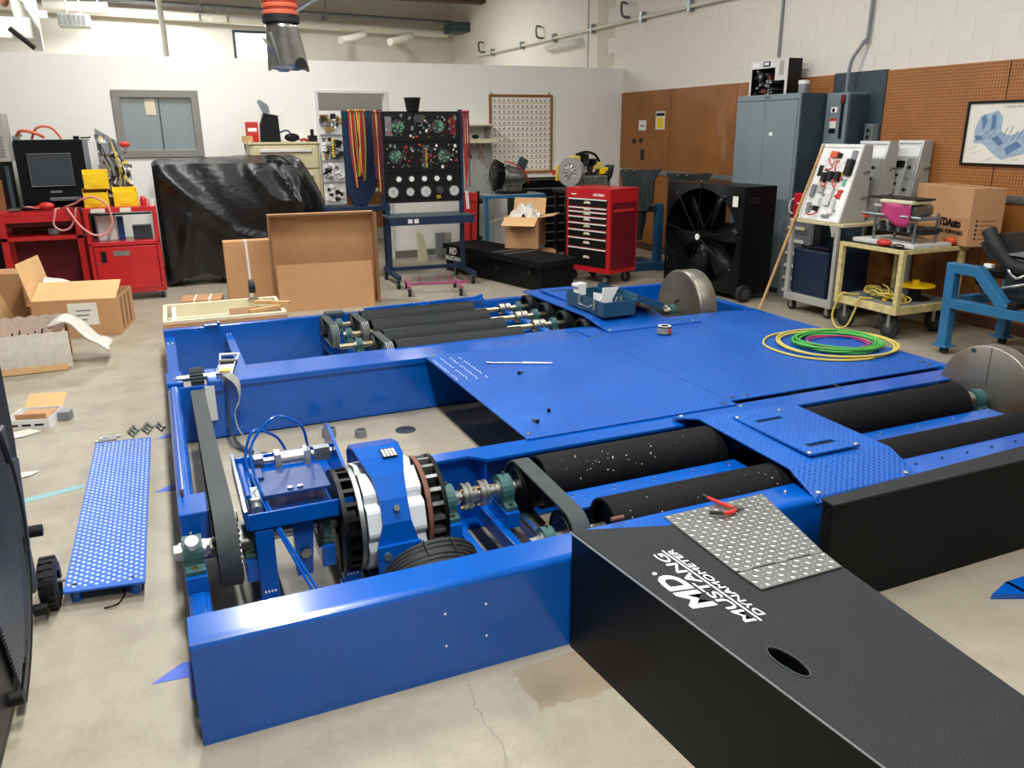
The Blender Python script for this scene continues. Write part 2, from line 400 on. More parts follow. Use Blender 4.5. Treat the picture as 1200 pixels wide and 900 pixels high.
# right wall of painted blocks, with boards fixed to its lower half
wr = thing('wall_right', None, None, (XW, 7, 0), kind='structure')
B(XW+.0015, XW+.2, -3.2, 18.2, 0, CEIL).build('wall_panel', 'mortar', wr, world=True)
blk = None
for r in range(11):
    for cidx in range(18):
        yy = 3.9+cidx*.405+(.2 if r % 2 else 0); zz = 2.13+r*.203
        if r > 6 and cidx < 10: continue
        jit = random.uniform(-.0008, .0012)
        if blk is None:
            blk = B(XW-.001, XW+.03, -.2012, .2012, 0, .2018).build('block', 'wall_cream', wr)
            blk.location = (0, 0, 0); blk.modifiers.clear()
            for v in blk.data.vertices: v.co.x -= XW
            bb = blk
        else: bb = dup(blk, wr)
        bb.location = (jit, yy-7, zz)
B(XW-.002, XW+.03, -3.2, 3.6, 2.13, CEIL).build('block_field', 'wall_cream', wr, world=True)
MB().box(XW-.001, XW+.03, 11.5, 18, 2.13, CEIL).build('block_field', 'wall_cream', wr, world=True)
MB().box(XW-.001, XW+.03, 3.6, 11.5, 4.37, CEIL).build('block_field', 'wall_cream', wr, world=True)
MB().box(XW-.001, XW+.03, 3.6, 7.8, 3.55, 4.37).build('block_field', 'wall_cream', wr, world=True)
# boards: hardboard at the back, pegboard nearer
for (a, b_, mname, nm) in ((9.45, 10.71, 'hardboard', 'hardboard_panel'), (8.1, 9.44, 'hardboard', 'hardboard_panel'), (6.6, 8.09, 'pegboard', 'pegboard_panel'), (4.72, 5.93, 'pegboard', 'pegboard_panel'), (3.5, 4.71, 'pegboard', 'pegboard_panel'), (1.0, 3.49, 'pegboard', 'pegboard_panel')):
    B(XW-.02, XW, a, b_, 1.12, 2.165).build(nm, mname, wr, world=True)
    B(XW-.02, XW, a, b_, .1, 1.06).build('hardboard_panel', 'hardboard', wr, world=True)
B(XW-.022, XW, 5.94, 6.59, .1, 2.175).build('backing_panel', 'gray_dark', wr, world=True)
B(XW-.035, XW, 6.6, 10.6, 1.06, 1.12).build('rail', 'galv', wr, world=True)
B(XW-.035, XW, 1.0, 5.93, 1.06, 1.12).build('rail', 'galv', wr, world=True)
MB().box(XW-.03, XW, 1.0, 10.7, 0, .1).build('baseboard_right', 'wood_dark', kind='structure')
# worn pale patch on the hardboard
mp = MB()
for (yy, zz, a, b_) in ((8.35, 1.72, .10, .20), (8.28, 1.45, .06, .18)):
    mp.add([(XW-.0215, yy+a*math.cos(t)*random.uniform(.7, 1.1), zz+b_*math.sin(t)*random.uniform(.7, 1.1)) for t in [2*PI*i/14 for i in range(14)]], [tuple(range(14))])
mp.build('worn_patch', 'brown_pale', wr, world=True) if 'brown_pale' in MATS else None

# ceiling timber and services high up
B(2.5, XW, 16.0, 16.3, 4.05, 4.35).build('timber_beam', 'wood_dark', label='dark brown timber beam under the ceiling beyond the partition', cat='beam')
def run(name, mat, pts, r, label, cat='pipe', group=None, brackets=()):
    t = thing(name, label, cat, pts[0], group=group)
    MB().tube(pts, r, 10).build('pipe_run', mat, t, world=True)
    for (bx, by, bz, dx, dy, dz) in brackets: B(bx-dx, bx+dx, by-dy, by+dy, bz-dz, bz+dz).build('bracket', mat, t, world=True)
    return t
run('sprinkler_pipe', 'gray_mid', [(-2.2, 17.6, 4.02), (6.3, 17.6, 3.86)], .045, 'grey steel pipe running along the far wall under the ceiling', brackets=[(x_, 17.7, 4.0-.019*(x_+2.2), .04, .18, .06) for x_ in (-1.2, 1.2, 3.6)]+[(x_, 17.6, 4.36, .008, .008, .345) for x_ in (-1.2, 1.2, 3.6)])
run('insulated_pipe', 'pale_pvc', [(-2.2, 17.75, 3.84), (6.2, 17.75, 3.66)], .085, 'thick cream lagged pipe below the grey pipe on far wall', brackets=[(1.05, 17.72, 3.76, .14, .1, .06), (1.55, 17.72, 3.75, .14, .1, .06), (1.05, 17.78, 4.25, .008, .008, .455), (1.55, 17.78, 4.25, .008, .008, .455)])
for k, (x0, x1) in enumerate(((3.55, 4.15), (4.5, 5.0))):
    run('drain_pipe', 'pale_pvc', smooth_path([(x0, 16.2, 3.30+.0*k), (x0+.45, 16.6, 3.42), (x0+.62, 16.9, 3.5), (x0+.62, 17.3, 3.52), (x0+.62, 18.0, 3.50)], 4), .07, ('cream bent drain pipe hanging beside the exhaust nozzle' if k == 0 else 'shorter cream bent drain pipe hanging near the room corner'))
run('sprinkler_pipe', 'gray_mid', [(2.4, 14.6, 3.5), (3.2, 15.8, 4.0), (3.3, 15.9, 4.7)], .035, 'slim grey pipe rising diagonally near the exhaust hose')
B(6.05, 6.42, 16.9, 17.5, 3.62, 3.80).build('pipe_hanger', 'gray_dark', label='dark grey pipe hanger box in the far right corner', cat='bracket')
run('roof_truss_tube', 'white_paint', [(3.6, 14.2, 3.9), (5.2, 15.8, 4.15)], .09, 'white round tube lamp hanging under the timber beam', 'lamp', brackets=[(4.0, 14.6, 4.33, .01, .01, .37), (4.8, 15.4, 4.40, .01, .01, .30)])
# conduit with clips on the right wall
ct = thing('wall_conduit', 'long cream conduit with clips high on the block wall', 'conduit', (XW-.05, 12, 3.1))
MB().tube([(XW-.05, 16.4, 3.115), (XW-.05, 8.0, 3.105)], .022, 8).build('pipe_run', 'pale_pvc', ct, world=True)
for yy in (15.6, 14.2, 12.9, 11.6, 10.2, 9.1): B(XW-.075, XW, yy-.03, yy+.03, 3.05, 3.18).build('clip', 'galv', ct, world=True)
for yy in (16.1, 13.4, 10.6):
    MB().tube(smooth_path([(XW+.002, yy, 3.16), (XW-.12, yy, 3.18), (XW-.12, yy+.02, 3.34), (XW-.02, yy+.05, 3.34)], 4), .018, 6).build('wall_hook', 'steel_dark', label='dark bent hook on the block wall above the conduit', cat='hook', group='hooks above the wall conduit')
MB().prism([(XW, 2.90), (XW-.10, 2.93), (XW-.14, 3.0), (XW, 3.045)], 'y', 12.0, 13.1).build('wall_lamp', 'white_paint', label='slim white strip fixture on block wall below the conduit', cat='lamp')
for (pts, lab) in (([(XW-.016, 7.45, 4.5), (XW-.016, 7.45, 2.4)], 'straight grey conduit dropping down the wall behind computer case'),
                   ([(XW-.03, 6.21, 4.5), (XW-.03, 6.21, 2.62), (XW-.05, 6.24, 2.44), (XW-.10, 6.32, 2.26), (XW-.10, 6.34, 1.975)], 'grey conduit bending down into the electrical disconnect box'),
                   ([(XW-.012, 11.8, 4.5), (XW-.012, 11.8, 2.3)], 'thin painted conduit on block wall beside the partition corner')):
    MB().tube(smooth_path(pts, 6), .017, 8).build('drop_conduit', 'gray_mid' if 'grey' in lab else 'wall_cream', label=lab, cat='conduit')

# ceiling lamps: housing and glowing lens for every light made at the top
lab = {0: 'white ceiling strip lamp over the rolls bay', 1: 'white ceiling strip lamp'}
for i, (lx, ly, lz, pw) in enumerate(LAMPS):
    t = thing('ceiling_lamp', 'white strip lamp with bright lens hung from the ceiling', 'lamp', (lx, ly, lz), group='ceiling strip lamps')
    MB().prism([(-.2, .02), (.2, .02), (.12, .14), (-.12, .14)], 'y', -.7, .7).build('housing', 'white_paint', t)
    B(-.17, .17, -.65, .65, .012, .02).build('lens', 'lamp_white', t)
    for s in (-1, 1): MB().cyl((0, .55*s, .14), (0, .55*s, CEIL-lz), .006, n=6).build('hanger', 'steel', t)
# exhaust extraction hose hanging from the ceiling
t = thing('exhaust_hose', 'orange ribbed exhaust hose with silver metal nozzle hanging from ceiling', 'hose', (.845, 5.5, 2.03))
pr = []
for i in range(60):
    h = .30+i*.04; pr += [(.094, h), (.108, h+.01), (.108, h+.026), (.094, h+.036)]
MB().lathe(pr, n=28).build('hose', 'red_hose', t)
MB().lathe([(.100, .262), (.112, .265), (.112, .302), (.100, .306)], n=28).build('clamp_ring', 'rubber', t)
nz = MB(); nn = 32; V = []; F = []
for j in range(9):
    h = .265-.265*j/8
    for i in range(nn):
        a = 2*PI*i/nn; rx = .097+.030*(j/8); ry = .097-.030*(j/8); V.append((.003*j+rx*math.cos(a), ry*math.sin(a), h-(.012 if j == 8 and i % 8 < 3 else 0)))
for j in range(8):
    for i in range(nn): F.append((j*nn+i, (j+1)*nn+i, (j+1)*nn+(i+1) % nn, j*nn+(i+1) % nn))
nz.add(V, F, 0, True); ob = nz.build('nozzle', 'steel', t); md = ob.modifiers.new('thick', 'SOLIDIFY'); md.thickness = .004
MB().strip(smooth_path([(-.075, -.085, .01), (-.085, -.10, .07), (-.10, -.12, .12), (-.135, -.13, .165)], 5), (.02, .006, 0), .004).build('spring_clip', 'steel', t)
MB().strip(smooth_path([(-.04, -.09, .02), (-.06, -.105, .10), (-.085, -.11, .2)], 5), (.016, .004, 0), .004).build('spring_clip', 'galv', t)
MB().add([(.09+.035*math.cos(a), -.074-.004*math.sin(a), .004+.062*math.sin(a)) for a in [PI*i/10 for i in range(11)]], [tuple(range(11))]).build('nozzle_notch', 'dark_void', t)
# ============================================================ roller dynamometer
D = thing('chassis_dynamometer', 'long blue steel roller dynamometer with black rolls and tread deck plates', 'machine', (2.0, 4.0, 0))
ZT = .335
def dp(mb, name, mat, bevel=0., par=None, **k): return mb.build(name, mat, par or D, bevel, world=True, **k)
def bolt(par, x, y, z, r=.011, mat='steel_dark', d=(0, 0, 1)):
    return dp(MB().lathe([(0, .008), (r*.6, .007), (r, .003), (r, 0)], (x, y, z), d, 10), 'bolt', mat, par=par)
def chan(y0, y1, web, lip=.06, z0=0., z1=ZT, th=.012, r=.022):
    # channel outline in (y,z): web on side 'a' (y0) or 'b' (y1), rounded outer corner
    s = 1 if web == 'a' else -1; ya = y0 if web == 'a' else y1; W = abs(y1-y0)
    arc = [(r-r*math.cos(a), z1-r+r*math.sin(a)) for a in [PI/2*i/5 for i in range(6)]]
    po = [(0, z0)]+[(u, v) for u, v in arc]+[(W, z1), (W, z1-lip*.0-th), (th+.006, z1-th), (th, z1-th-.006), (th, z0+th), (W*.6, z0+th), (W*.6, z0)]
    po = [(ya+s*u, v) for u, v in po]
    return po if s > 0 else po[::-1]
fb = dp(MB().prism(chan(2.05, 2.19, 'a'), 'x', 4.12, -.07), 'front_beam', 'blue_paint')
for (x, z) in ((.655, .235), (.79, .235), (.655, .12), (.79, .12)): dp(MB().cyl((x, 2.048, z), (x, 2.053, z), .004, n=8), 'rivet_hole', 'ink_white', par=fb)
b_ = dp(MB().prism([(.45, 2.975), (1.08, 2.975), (1.14, 2.91), (4.12, 2.91), (4.12, 3.05), (.45, 3.05)], 'z', ZT-.012, ZT).box(.45, 4.12, 3.038, 3.05, 0, ZT-.012).box(.45, 4.12, 2.95, 3.05, 0, .012).box(1.135, 1.147, 2.93, 3.04, .012, ZT-.012), 'inner_beam', 'blue_paint', .003)
b2 = dp(MB().box(.13, 4.12, 4.55, 4.85, ZT-.012, ZT).box(-.03, 4.12, 4.56, 4.575, 0, ZT-.012).box(.13, 4.12, 4.545, 4.56, ZT-.035, ZT).box(-.03, 4.12, 4.56, 4.66, 0, .012), 'inner_beam', 'blue_paint', .004)
b3 = dp(MB().box(-.07, 4.12, 5.99, 6.005, 0, ZT).box(-.07, 4.12, 6.005, 6.05, ZT-.012, ZT), 'rear_beam', 'blue_paint', .003)
# end members
dp(MB().tube([(-.04, 3.06, .303), (-.04, 4.56, .303)], .032, 14).box(-.065, -.02, 3.06, 4.56, 0, .29), 'end_beam', 'blue_paint')
eb = dp(MB().box(-.065, .0, 4.86, 5.99, .262, .29).box(-.065, -.05, 4.86, 5.99, 0, .262), 'end_beam', 'blue_paint', .004)
for y_ in (5.75, 5.77): bolt(eb, -.05+.03*(y_ > 5.76), 5.76, .29, .008, 'steel')
dp(MB().box(-.068, .0, 2.19, 2.89, 0, .165).box(-.06, -.012, 2.19, 2.60, .165, .175), 'end_beam', 'blue_paint', .006)
br = dp(MB().box(-.07, .035, 2.885, 3.065, .14, ZT), 'end_bracket', 'blue_paint', .006); dp(MB().cyl((-.05, 3.05, ZT), (-.05, 3.05, ZT+.03), .006, n=8), 'stud', 'rust', par=br)
br = dp(MB().box(-.075, .012, 4.60, 4.83, .17, ZT+.008), 'end_bracket', 'blue_paint', .006)
for y_ in (4.66, 4.76): bolt(br, -.03, y_, ZT+.008, .007, 'steel')
dp(MB().box(4.06, 4.12, 3.06, 4.55, 0, ZT).box(4.06, 4.12, 4.86, 6.0, 0, ZT).box(4.06, 4.12, 2.19, 2.95, 0, .2), 'end_beam', 'blue_paint', .005)
for x in (.33, 2.45): 
    q = dp(MB().box(x, x+.055, 4.85, 5.99, .245, .275), 'cross_brace', 'blue_paint', .004)
    for k in (0, 1): bolt(q, x+.018+.02*k, 5.95, .275, .007, 'steel')
for x in (.905, 1.055, 1.18): dp(MB().box(x, x+.05, 2.19, 2.96, .12, .165).box(x, x+.008, 2.19, 2.96, .165, .19), 'cross_brace', 'blue_paint', .003)
for x in (.2, .47): dp(MB().box(x, x+.045, 2.19, 2.97, .03, .075), 'cross_brace', 'navy', .003)
for x in (1.02, 2.62, 3.78): dp(MB().box(x, x+.05, 4.86, 5.99, .10, .145), 'cross_brace', 'blue_paint', .003)
dp(MB().box(1.9, 2.9, 2.36, 2.44, .0, .15).box(1.9, 2.9, 2.86, 2.93, 0, .15), 'cross_brace', 'navy', .003)

# deck plates of raised tread
def deck(x0, x1, y0, y1, z, bolts):
    p = dp(MB().box(x0, x1, y0, y1, z, z+.008), 'deck_plate', 'deck_blue', .0015)
    for (x, y) in bolts: bolt(p, x, y, z+.008)
    return p
deck(1.382, 2.530, 3.03, 4.535, ZT+.001, [(1.41, 3.08), (1.42, 4.50), (2.47, 3.06), (2.50, 4.48)])
deck(2.534, 4.03, 3.085, 4.76, ZT+.001, [(2.57, 3.12), (2.66, 3.12), (2.57, 4.52), (2.62, 4.55), (3.98, 3.13), (4.0, 3.2), (3.6, 4.70), (3.66, 4.72)])
# loose low tread strips made with the deck
def weld_rows():
    mb = MB()
    for j in range(4):
        for i in range(16):
            if (i+j*3) % 11 == 0: continue
            x = 1.40+.055*j+.002*(i % 3); y = 4.46-.03*i-.012*j
            mb.lathe([(.0045, 0), (.003, .003), (0, .004)], (x, y, ZT+.009), n=6)
    return mb
dp(weld_rows(), 'raised_dots', 'ink_white', kind='stuff')

# front bridge between the two roll bays, with lift-off cover
pts = [(2.044, .318), (2.06, .338), (2.20, .400), (2.78, .412), (2.99, .350)]
br = dp(MB().add([(2.115, a, z) for a, z in pts]+[(2.645, a, z) for a, z in pts]+[(2.115, a, z-.01) for a, z in pts]+[(2.645, a, z-.01) for a, z in pts],
    [(i, 5+i, 6+i, 1+i) for i in range(4)]+[(10+i, 11+i, 16+i, 15+i) for i in range(4)]+[(i, 1+i, 11+i, 10+i) for i in range(4)]+[(5+i, 15+i, 16+i, 6+i) for i in range(4)]+[(0, 10, 15, 5), (4, 9, 19, 14)]), 'bridge_plate', 'deck_blue', .003)
for (x, y, z) in ((2.15, 2.075, .342), (2.60, 2.075, .342), (2.15, 2.96, .357), (2.50, 2.965, .355)): bolt(br, x, y, z, .012, 'steel')
dp(MB().prism([(2.20, 2.20), (2.55, 2.20), (2.55, 2.9), (2.20, 2.9)], 'z', .10, .11), 'bridge_frame', 'navy', par=br)
cv = MB()
x0, x1, ya, yb = 2.25, 2.515, 2.235, 2.715; z0, z1 = .411, .419
cv.box(x0, x1, ya, ya+.065, z0, z1).box(x0, x1, yb-.075, yb, z0, z1).box(x0, x0+.058, ya+.065, yb-.075, z0, z1).box(x1-.066, x1, ya+.065, yb-.075, z0, z1)
cv.box(x0+.058, x1-.066, ya+.095, yb-.105, z0, z1)
dp(cv, 'bridge_cover', 'deck_blue', par=br)
for ys_ in (ya+.066, yb-.104): dp(MB().box(x0+.058, x1-.066, ys_, ys_+.028, z0-.0005, z0+.0008), 'hand_slot', 'dark_void', par=br)
for (x, y) in ((2.26, 2.25), (2.50, 2.245), (2.265, 2.70), (2.50, 2.70)): bolt(br, x, y, z1, .010, 'steel')
# rear bridge
z = .402
rb = dp(MB().add([(2.70, 6.02, z-.02), (3.16, 6.02, z-.02), (2.68, 4.92, z), (3.24, 4.92, z), (2.69, 4.58, .352), (3.45, 4.58, .352), (3.24, 4.74, .37),
      (2.70, 6.02, z-.03), (3.16, 6.02, z-.03), (2.68, 4.92, z-.01), (3.24, 4.92, z-.01), (2.69, 4.58, .343), (3.45, 4.58, .343), (3.24, 4.74, .36)],
      [(2, 3, 1, 0), (4, 5, 6, 3, 2), (7, 8, 10, 9), (9, 10, 13, 12, 11), (0, 1, 8, 7), (4, 11, 12, 5), (5, 12, 13, 6), (6, 13, 10, 3), (3, 10, 8, 1), (0, 7, 9, 2), (2, 9, 11, 4)]), 'bridge_plate', 'deck_blue')
dp(MB().box(2.80, 3.08, 5.05, 5.92, z-.006, z+.004), 'bridge_cover', 'deck_blue', par=rb)
dp(MB().box(2.86, 3.02, 5.78, 5.81, z+.002, z+.0055), 'hand_slot', 'dark_void', par=rb)
for (x, y) in ((2.72, 4.61), (3.40, 4.61), (2.73, 5.9), (3.1, 5.9)): bolt(rb, x, y, .355 if y < 4.7 else z-.018, .01, 'steel')
dp(MB().box(2.74, 2.80, 4.90, 5.98, .145, .34).box(3.1, 3.16, 4.90, 5.98, .145, .34), 'bridge_frame', 'navy', par=rb)

# rolls
YA, ZA, RR = 2.70, .29, .109
YF, ZF = 2.285, .27
def roll(x0, x1, y, z, r, mat='roller_black', wall=.012):
    mb = MB().lathe([(r-wall, x0+.05), (r-wall, x0), (r, x0), (r, x1), (r-wall, x1), (r-wall, x1-.05)], (0, y, z), (1, 0, 0), 40)
    q = dp(mb, 'roll', mat)
    for a_, b_ in ((x0+.03, x0+.045), (x1-.045, x1-.03)): dp(MB().cyl((a_, y, z), (b_, y, z), r-wall, n=24), 'end_disc', 'roller_gray', par=q)
    return q
for (x0, x1, y, z) in ((1.275, 2.14, YA, ZA), (2.615, 3.655, YA, ZA), (1.345, 2.15, YF, ZF), (2.615, 3.98, YF, ZF)): roll(x0, x1, y, z, RR)
# speckles of white grit on the roll
mb = MB()
for i in range(46):
    x = random.uniform(1.36, 1.8) if i < 26 else random.uniform(1.4, 2.1); a = random.uniform(.3, 1.35); y0_, z0_ = (YA, ZA) if i < 30 else (YF, ZF)
    c_ = (x, y0_-RR*math.cos(a), z0_+RR*math.sin(a)); mb.ball(c_, random.uniform(.0012, .003), 6, 4)
dp(mb, 'white_grit', 'ink_white', kind='stuff')
for (xa, xb) in ((1.29, 2.14), (2.66, 3.72)):
    q = dp(MB().box(xa, xb, 2.41, 2.555, .285, .297).box(xa, xb, 2.47, 2.48, .02, .285), 'filler_strip', 'blue_paint', .002)
    for i in range(5): bolt(q, xa+.05+(xb-xa-.1)*i/4, 2.52, .297, .006, 'steel')
for i in range(9): bolt(fb, 2.72+i*.15, 2.13, ZT, .005, 'navy')
bolt(fb, 1.2, 2.11, ZT, .01, 'dark_void'); bolt(fb, 2.05, 2.14, ZT, .008, 'steel')
# rear rolls: four slim rows, with couplings, bearings and stub rolls under the bridge
YR = (5.86, 5.535, 5.215, 4.905); ZR = .285
def pillow(x, y, z, base_z, w=.022, s=1., rail=True, mat='cast_green'):
    q = MB()
    rr = .052*s
    prof = [(-.075*s, -.052*s), (.075*s, -.052*s), (.075*s, -.036*s), (.05*s, -.03*s)]+[(rr*math.cos(a), rr*math.sin(a)) for a in [math.radians(-20+220*i/12) for i in range(13)]]+[(-.05*s, -.03*s), (-.075*s, -.036*s)]
    q.prism([(y+u, z+v) for u, v in prof], 'x', x-w, x+w)
    o = dp(q, 'bearing_block', mat, .003)
    dp(MB().cyl((x-w*1.35, y, z), (x+w*1.35, y, z), .034*s, n=18).cyl((x-w*1.9, y, z), (x+w*1.9, y, z), .024*s, n=16), 'bearing_ring', 'steel', par=o)
    dp(MB().cyl((x, y, z+rr), (x, y, z+rr+.014), .004, n=6), 'grease_nipple', 'brass', par=o)
    for sg in (-1, 1): dp(MB().hexa((x, y+sg*.062*s, z-.036*s), (0, 0, 1), .009*s, .008), 'bolt', 'brass', par=o)
    if rail: dp(MB().box(x-w-.004, x+w+.004, y-.09*s, y+.09*s, base_z, z-.052*s), 'bearing_foot', 'blue_paint', .003, par=o)
    return o
def coupling(xs, y, z, r=.045, mat='steel', shaft=None):
    q = MB()
    for x in xs: q.lathe([(0, 0), (r*.7, 0), (r, .002), (r, .014), (r*.9, .016), (r*.9, .022), (r, .024), (r, .036), (r*.7, .038), (0, .038)], (x, y, z), (1, 0, 0), 20)
    q.cyl((xs[0], y, z), (xs[-1]+.03, y, z), r*.62, n=16)
    o = dp(q, 'coupling', mat)
    for x in (xs[0], xs[-1]):
        for k in range(6): a = k*PI/3; dp(MB().hexa((x-.01, y+r*.8*math.cos(a), z+r*.8*math.sin(a)), (1, 0, 0), .006, .058), 'bolt', 'brass', par=o) if k % 2 == 0 else None
    return o
for k, y in enumerate(YR):
    roll(1.295, 2.185, y, ZR, .088, 'roller_gray')
    dp(MB().cyl((1.0 if k in (0, 2) else 1.1, y, ZR), (3.6, y, ZR), .019, n=12), 'shaft', 'shaft_steel')
    roll(2.645, 3.28, y, ZR, .092, 'roller_gray')
    if k < 3:
        coupling((2.42, 2.47), y, ZR, .046); pillow(2.585, y, ZR, .145, .02, .9)
        dp(MB().box(2.20, 2.60, y-.20, y-.13, .19, .225), 'roll_bracket', 'blue_paint', .004)
for k in range(3): pillow(1.13, YR[k], ZR, .145, .02, .9)
def belt(x, w, ca, ra, cb, rb_, mat='belt_gray', th=.007, name='drive_belt', par=None, sag=0):
    (ya, za), (yb, zb) = ca, cb; d = math.hypot(yb-ya, zb-za); an = math.atan2(zb-za, yb-ya); be = math.acos((ra-rb_)/d)
    P_ = []
    for i in range(33): a = an+be+(2*PI-2*be)*i/32; P_.append((x, ya+ra*math.cos(a), za+ra*math.sin(a)))
    for i in range(25): a = an-be+(2*be)*i/24; P_.append((x, yb+rb_*math.cos(a), zb+rb_*math.sin(a)))
    if sag:
        Q_ = []
        for i, q0 in enumerate(P_):
            Q_.append(q0); q1 = P_[(i+1) % len(P_)]; dl = abs(q1[1]-q0[1])
            if dl > .5:
                for k in range(1, 12): u = k/12; Q_.append((x, q0[1]+(q1[1]-q0[1])*u, q0[2]+(q1[2]-q0[2])*u-sag*4*u*(1-u)*(1 if q0[2]+q1[2] > .6 else .4)))
        P_ = Q_
    o = dp(MB().strip(P_, (w, 0, 0), th, closed=True), name, mat, par=par)
    return o, P_
def pulley(x, w, y, z, r, mat='plastic_gray', ribs=False):
    q = dp(MB().lathe([(0, 0), (r*.82, 0), (r*.84, .008), (r*.95, .008), (r, 0), (r, w), (r*.95, w-.008), (r*.84, w-.008), (r*.82, w), (0, w)], (x-w/2, y, z), (1, 0, 0), 28), 'pulley', mat)
    return q
for (x, ka, kb) in ((1.03, 0, 1), (1.245, 0, 1), (1.245, 2, 3)):
    xx = x if ka == 0 else 1.25
    pulley(xx, .06, YR[ka], ZR, .07); pulley(xx, .06, YR[kb], ZR, .07)
    o, _ = belt(xx, .055, (YR[kb], ZR), .076, (YR[ka], ZR), .076)
    for i in range(4): dp(MB().tube(circ((xx-.02+.0135*i, YR[kb], ZR), .081, 16, 'x', PI*.55, PI*1.5, False), .0028, 5), 'belt_rib', 'alu', par=o)
    if x == 1.03: pass
# little clamp blocks on the rear beam
for (x, w_) in ((.20, .09), (1.80, .06), (2.20, .12)): dp(MB().box(x, x+w_, 5.97, 6.03, ZT, ZT+.018).box(x+w_, x+w_+.02, 5.98, 6.0, ZT-.03, ZT+.03), 'clamp_block', 'blue_paint', .004)
dp(MB().prism([(1.36, .345), (2.30, .345), (2.34, .37), (2.34, .385), (2.28, .37), (1.36, .357)], 'y', 6.0, 6.04), 'tie_rail', 'blue_paint', .002)

# flywheels
fw = dp(MB().lathe([(0, 0), (.268, 0), (.275, .006), (.275, .085), (.268, .09), (0, .09)], (3.88, YA, ZA), (1, 0, 0), 64), 'flywheel', 'flywheel_steel')
dp(MB().box(3.8785, 3.8805, YA-.0015, YA+.0015, ZA+.06, ZA+.27), 'scribe_line', 'steel_dark', par=fw); dp(MB().cyl((3.876, YA+.1, ZA+.235), (3.882, YA+.1, ZA+.235), .012, n=12), 'balance_hole', 'steel_dark', par=fw)
fw = dp(MB().lathe([(0, .012), (.06, .012), (.06, 0), (.285, 0), (.292, .008), (.292, .15), (.285, .155), (0, .155)], (3.67, 5.18, .315), (1, 0, 0), 64), 'flywheel', 'flywheel_steel')
dp(MB().lathe([(.293, .012), (.2955, .016), (.2955, .02), (.293, .024)], (3.67, 5.18, .315), (1, 0, 0), 64), 'rim_ring', 'steel', par=fw)
coupling((3.675, 3.725), YA, ZA, .05); pillow(3.81, YA, ZA, .12, .03, 1.05)
roll(3.30, 3.50, 5.52, .27, .075, 'roller_gray'); roll(3.32, 3.52, 5.22, .27, .08, 'roller_gray'); coupling((3.52, 3.57), 5.24, .29, .04); pillow(3.62, 5.20, .29, .12, .022, .95)
dp(MB().box(3.30, 3.66, 4.86, 4.97, .26, .33), 'roll_shell', 'roller_gray', .03)

# ---------------- drive train in the open bay: belt pulley, load arm stand, retarder
dp(MB().cyl((-.055, YA, ZA), (1.28, YA, ZA), .024, n=16), 'shaft', 'steel')
# end bearing
pb = pillow(-.035, YA, ZA-.01, .165, .032, 1.05, rail=True)
dp(MB().cyl((-.095, YA, ZA-.01), (-.07, YA, ZA-.01), .03, n=16), 'shaft_end', 'steel', par=pb); dp(MB().cyl((-.035, YA-.03, ZA+.025), (-.035, YA-.045, ZA+.05), .022, n=14), 'cap_plate', 'ink_white', par=pb)
# toothed pulley and long slack belt over the upper idler
q = MB(); n = 40; V = []
prof = []
for i in range(n*2): a = 2*PI*i/(n*2); r = .128 if i % 2 else .120; prof.append((YA-.03+r*math.cos(a), ZA+r*math.sin(a)))
q.prism(prof, 'x', .045, .115).cyl((.02, YA-.03, ZA), (.15, YA-.03, ZA), .03, n=16)
dp(q, 'toothed_pulley', 'steel_dark'); 
_o, bp = belt(.075, .070, (YA-.03, ZA), .134, (4.44, .285), .045, 'belt_gray', .008, 'timing_belt', sag=.015)
tm = MB(); L = len(bp)
def seglen(P_): return [(Vector(P_[(i+1) % L])-Vector(P_[i])).length for i in range(L)]
for i in range(L):
    a = Vector(bp[i]); b = Vector(bp[(i+1) % L]); ln = (b-a).length; k = max(1, int(ln/.016)); t_ = (b-a).normalized(); nn_ = Vector((1, 0, 0)).cross(t_)
    for j in range(k):
        c_ = a+(b-a)*((j+.5)/k)-nn_*.006*(1 if nn_.dot(Vector((0, 3.6, .3))-a) < 0 else -1)
        M_ = frame(c_, (1, 0, 0), t_); tm.box(-.036, .036, -.004, .004, -.003, .003, M=M_)
dp(tm, 'belt_teeth', 'rubber', par=_o, kind='stuff')
# upper idler: sprocket on a bar across the beam end
q = MB(); prof = []
for i in range(36): a = 2*PI*i/36; r = .052 if i % 2 else .045; prof.append((4.66+r*math.cos(a)*1.1, .345+r*math.sin(a)*1.1))
dp(MB().prism(prof, 'x', .05, .12), 'idler_sprocket', 'belt_gray'); dp(MB().cyl((-.02, 4.66, .345), (.20, 4.66, .345), .018, n=12), 'idler_bar', 'steel')
dp(MB().box(.135, .21, 4.54, 4.70, .28, ZT+.014), 'idler_clamp', 'blue_paint', .006)
dp(MB().box(.115, .165, 4.535, 4.545, .12, .32), 'shim_plate', 'white_paint')
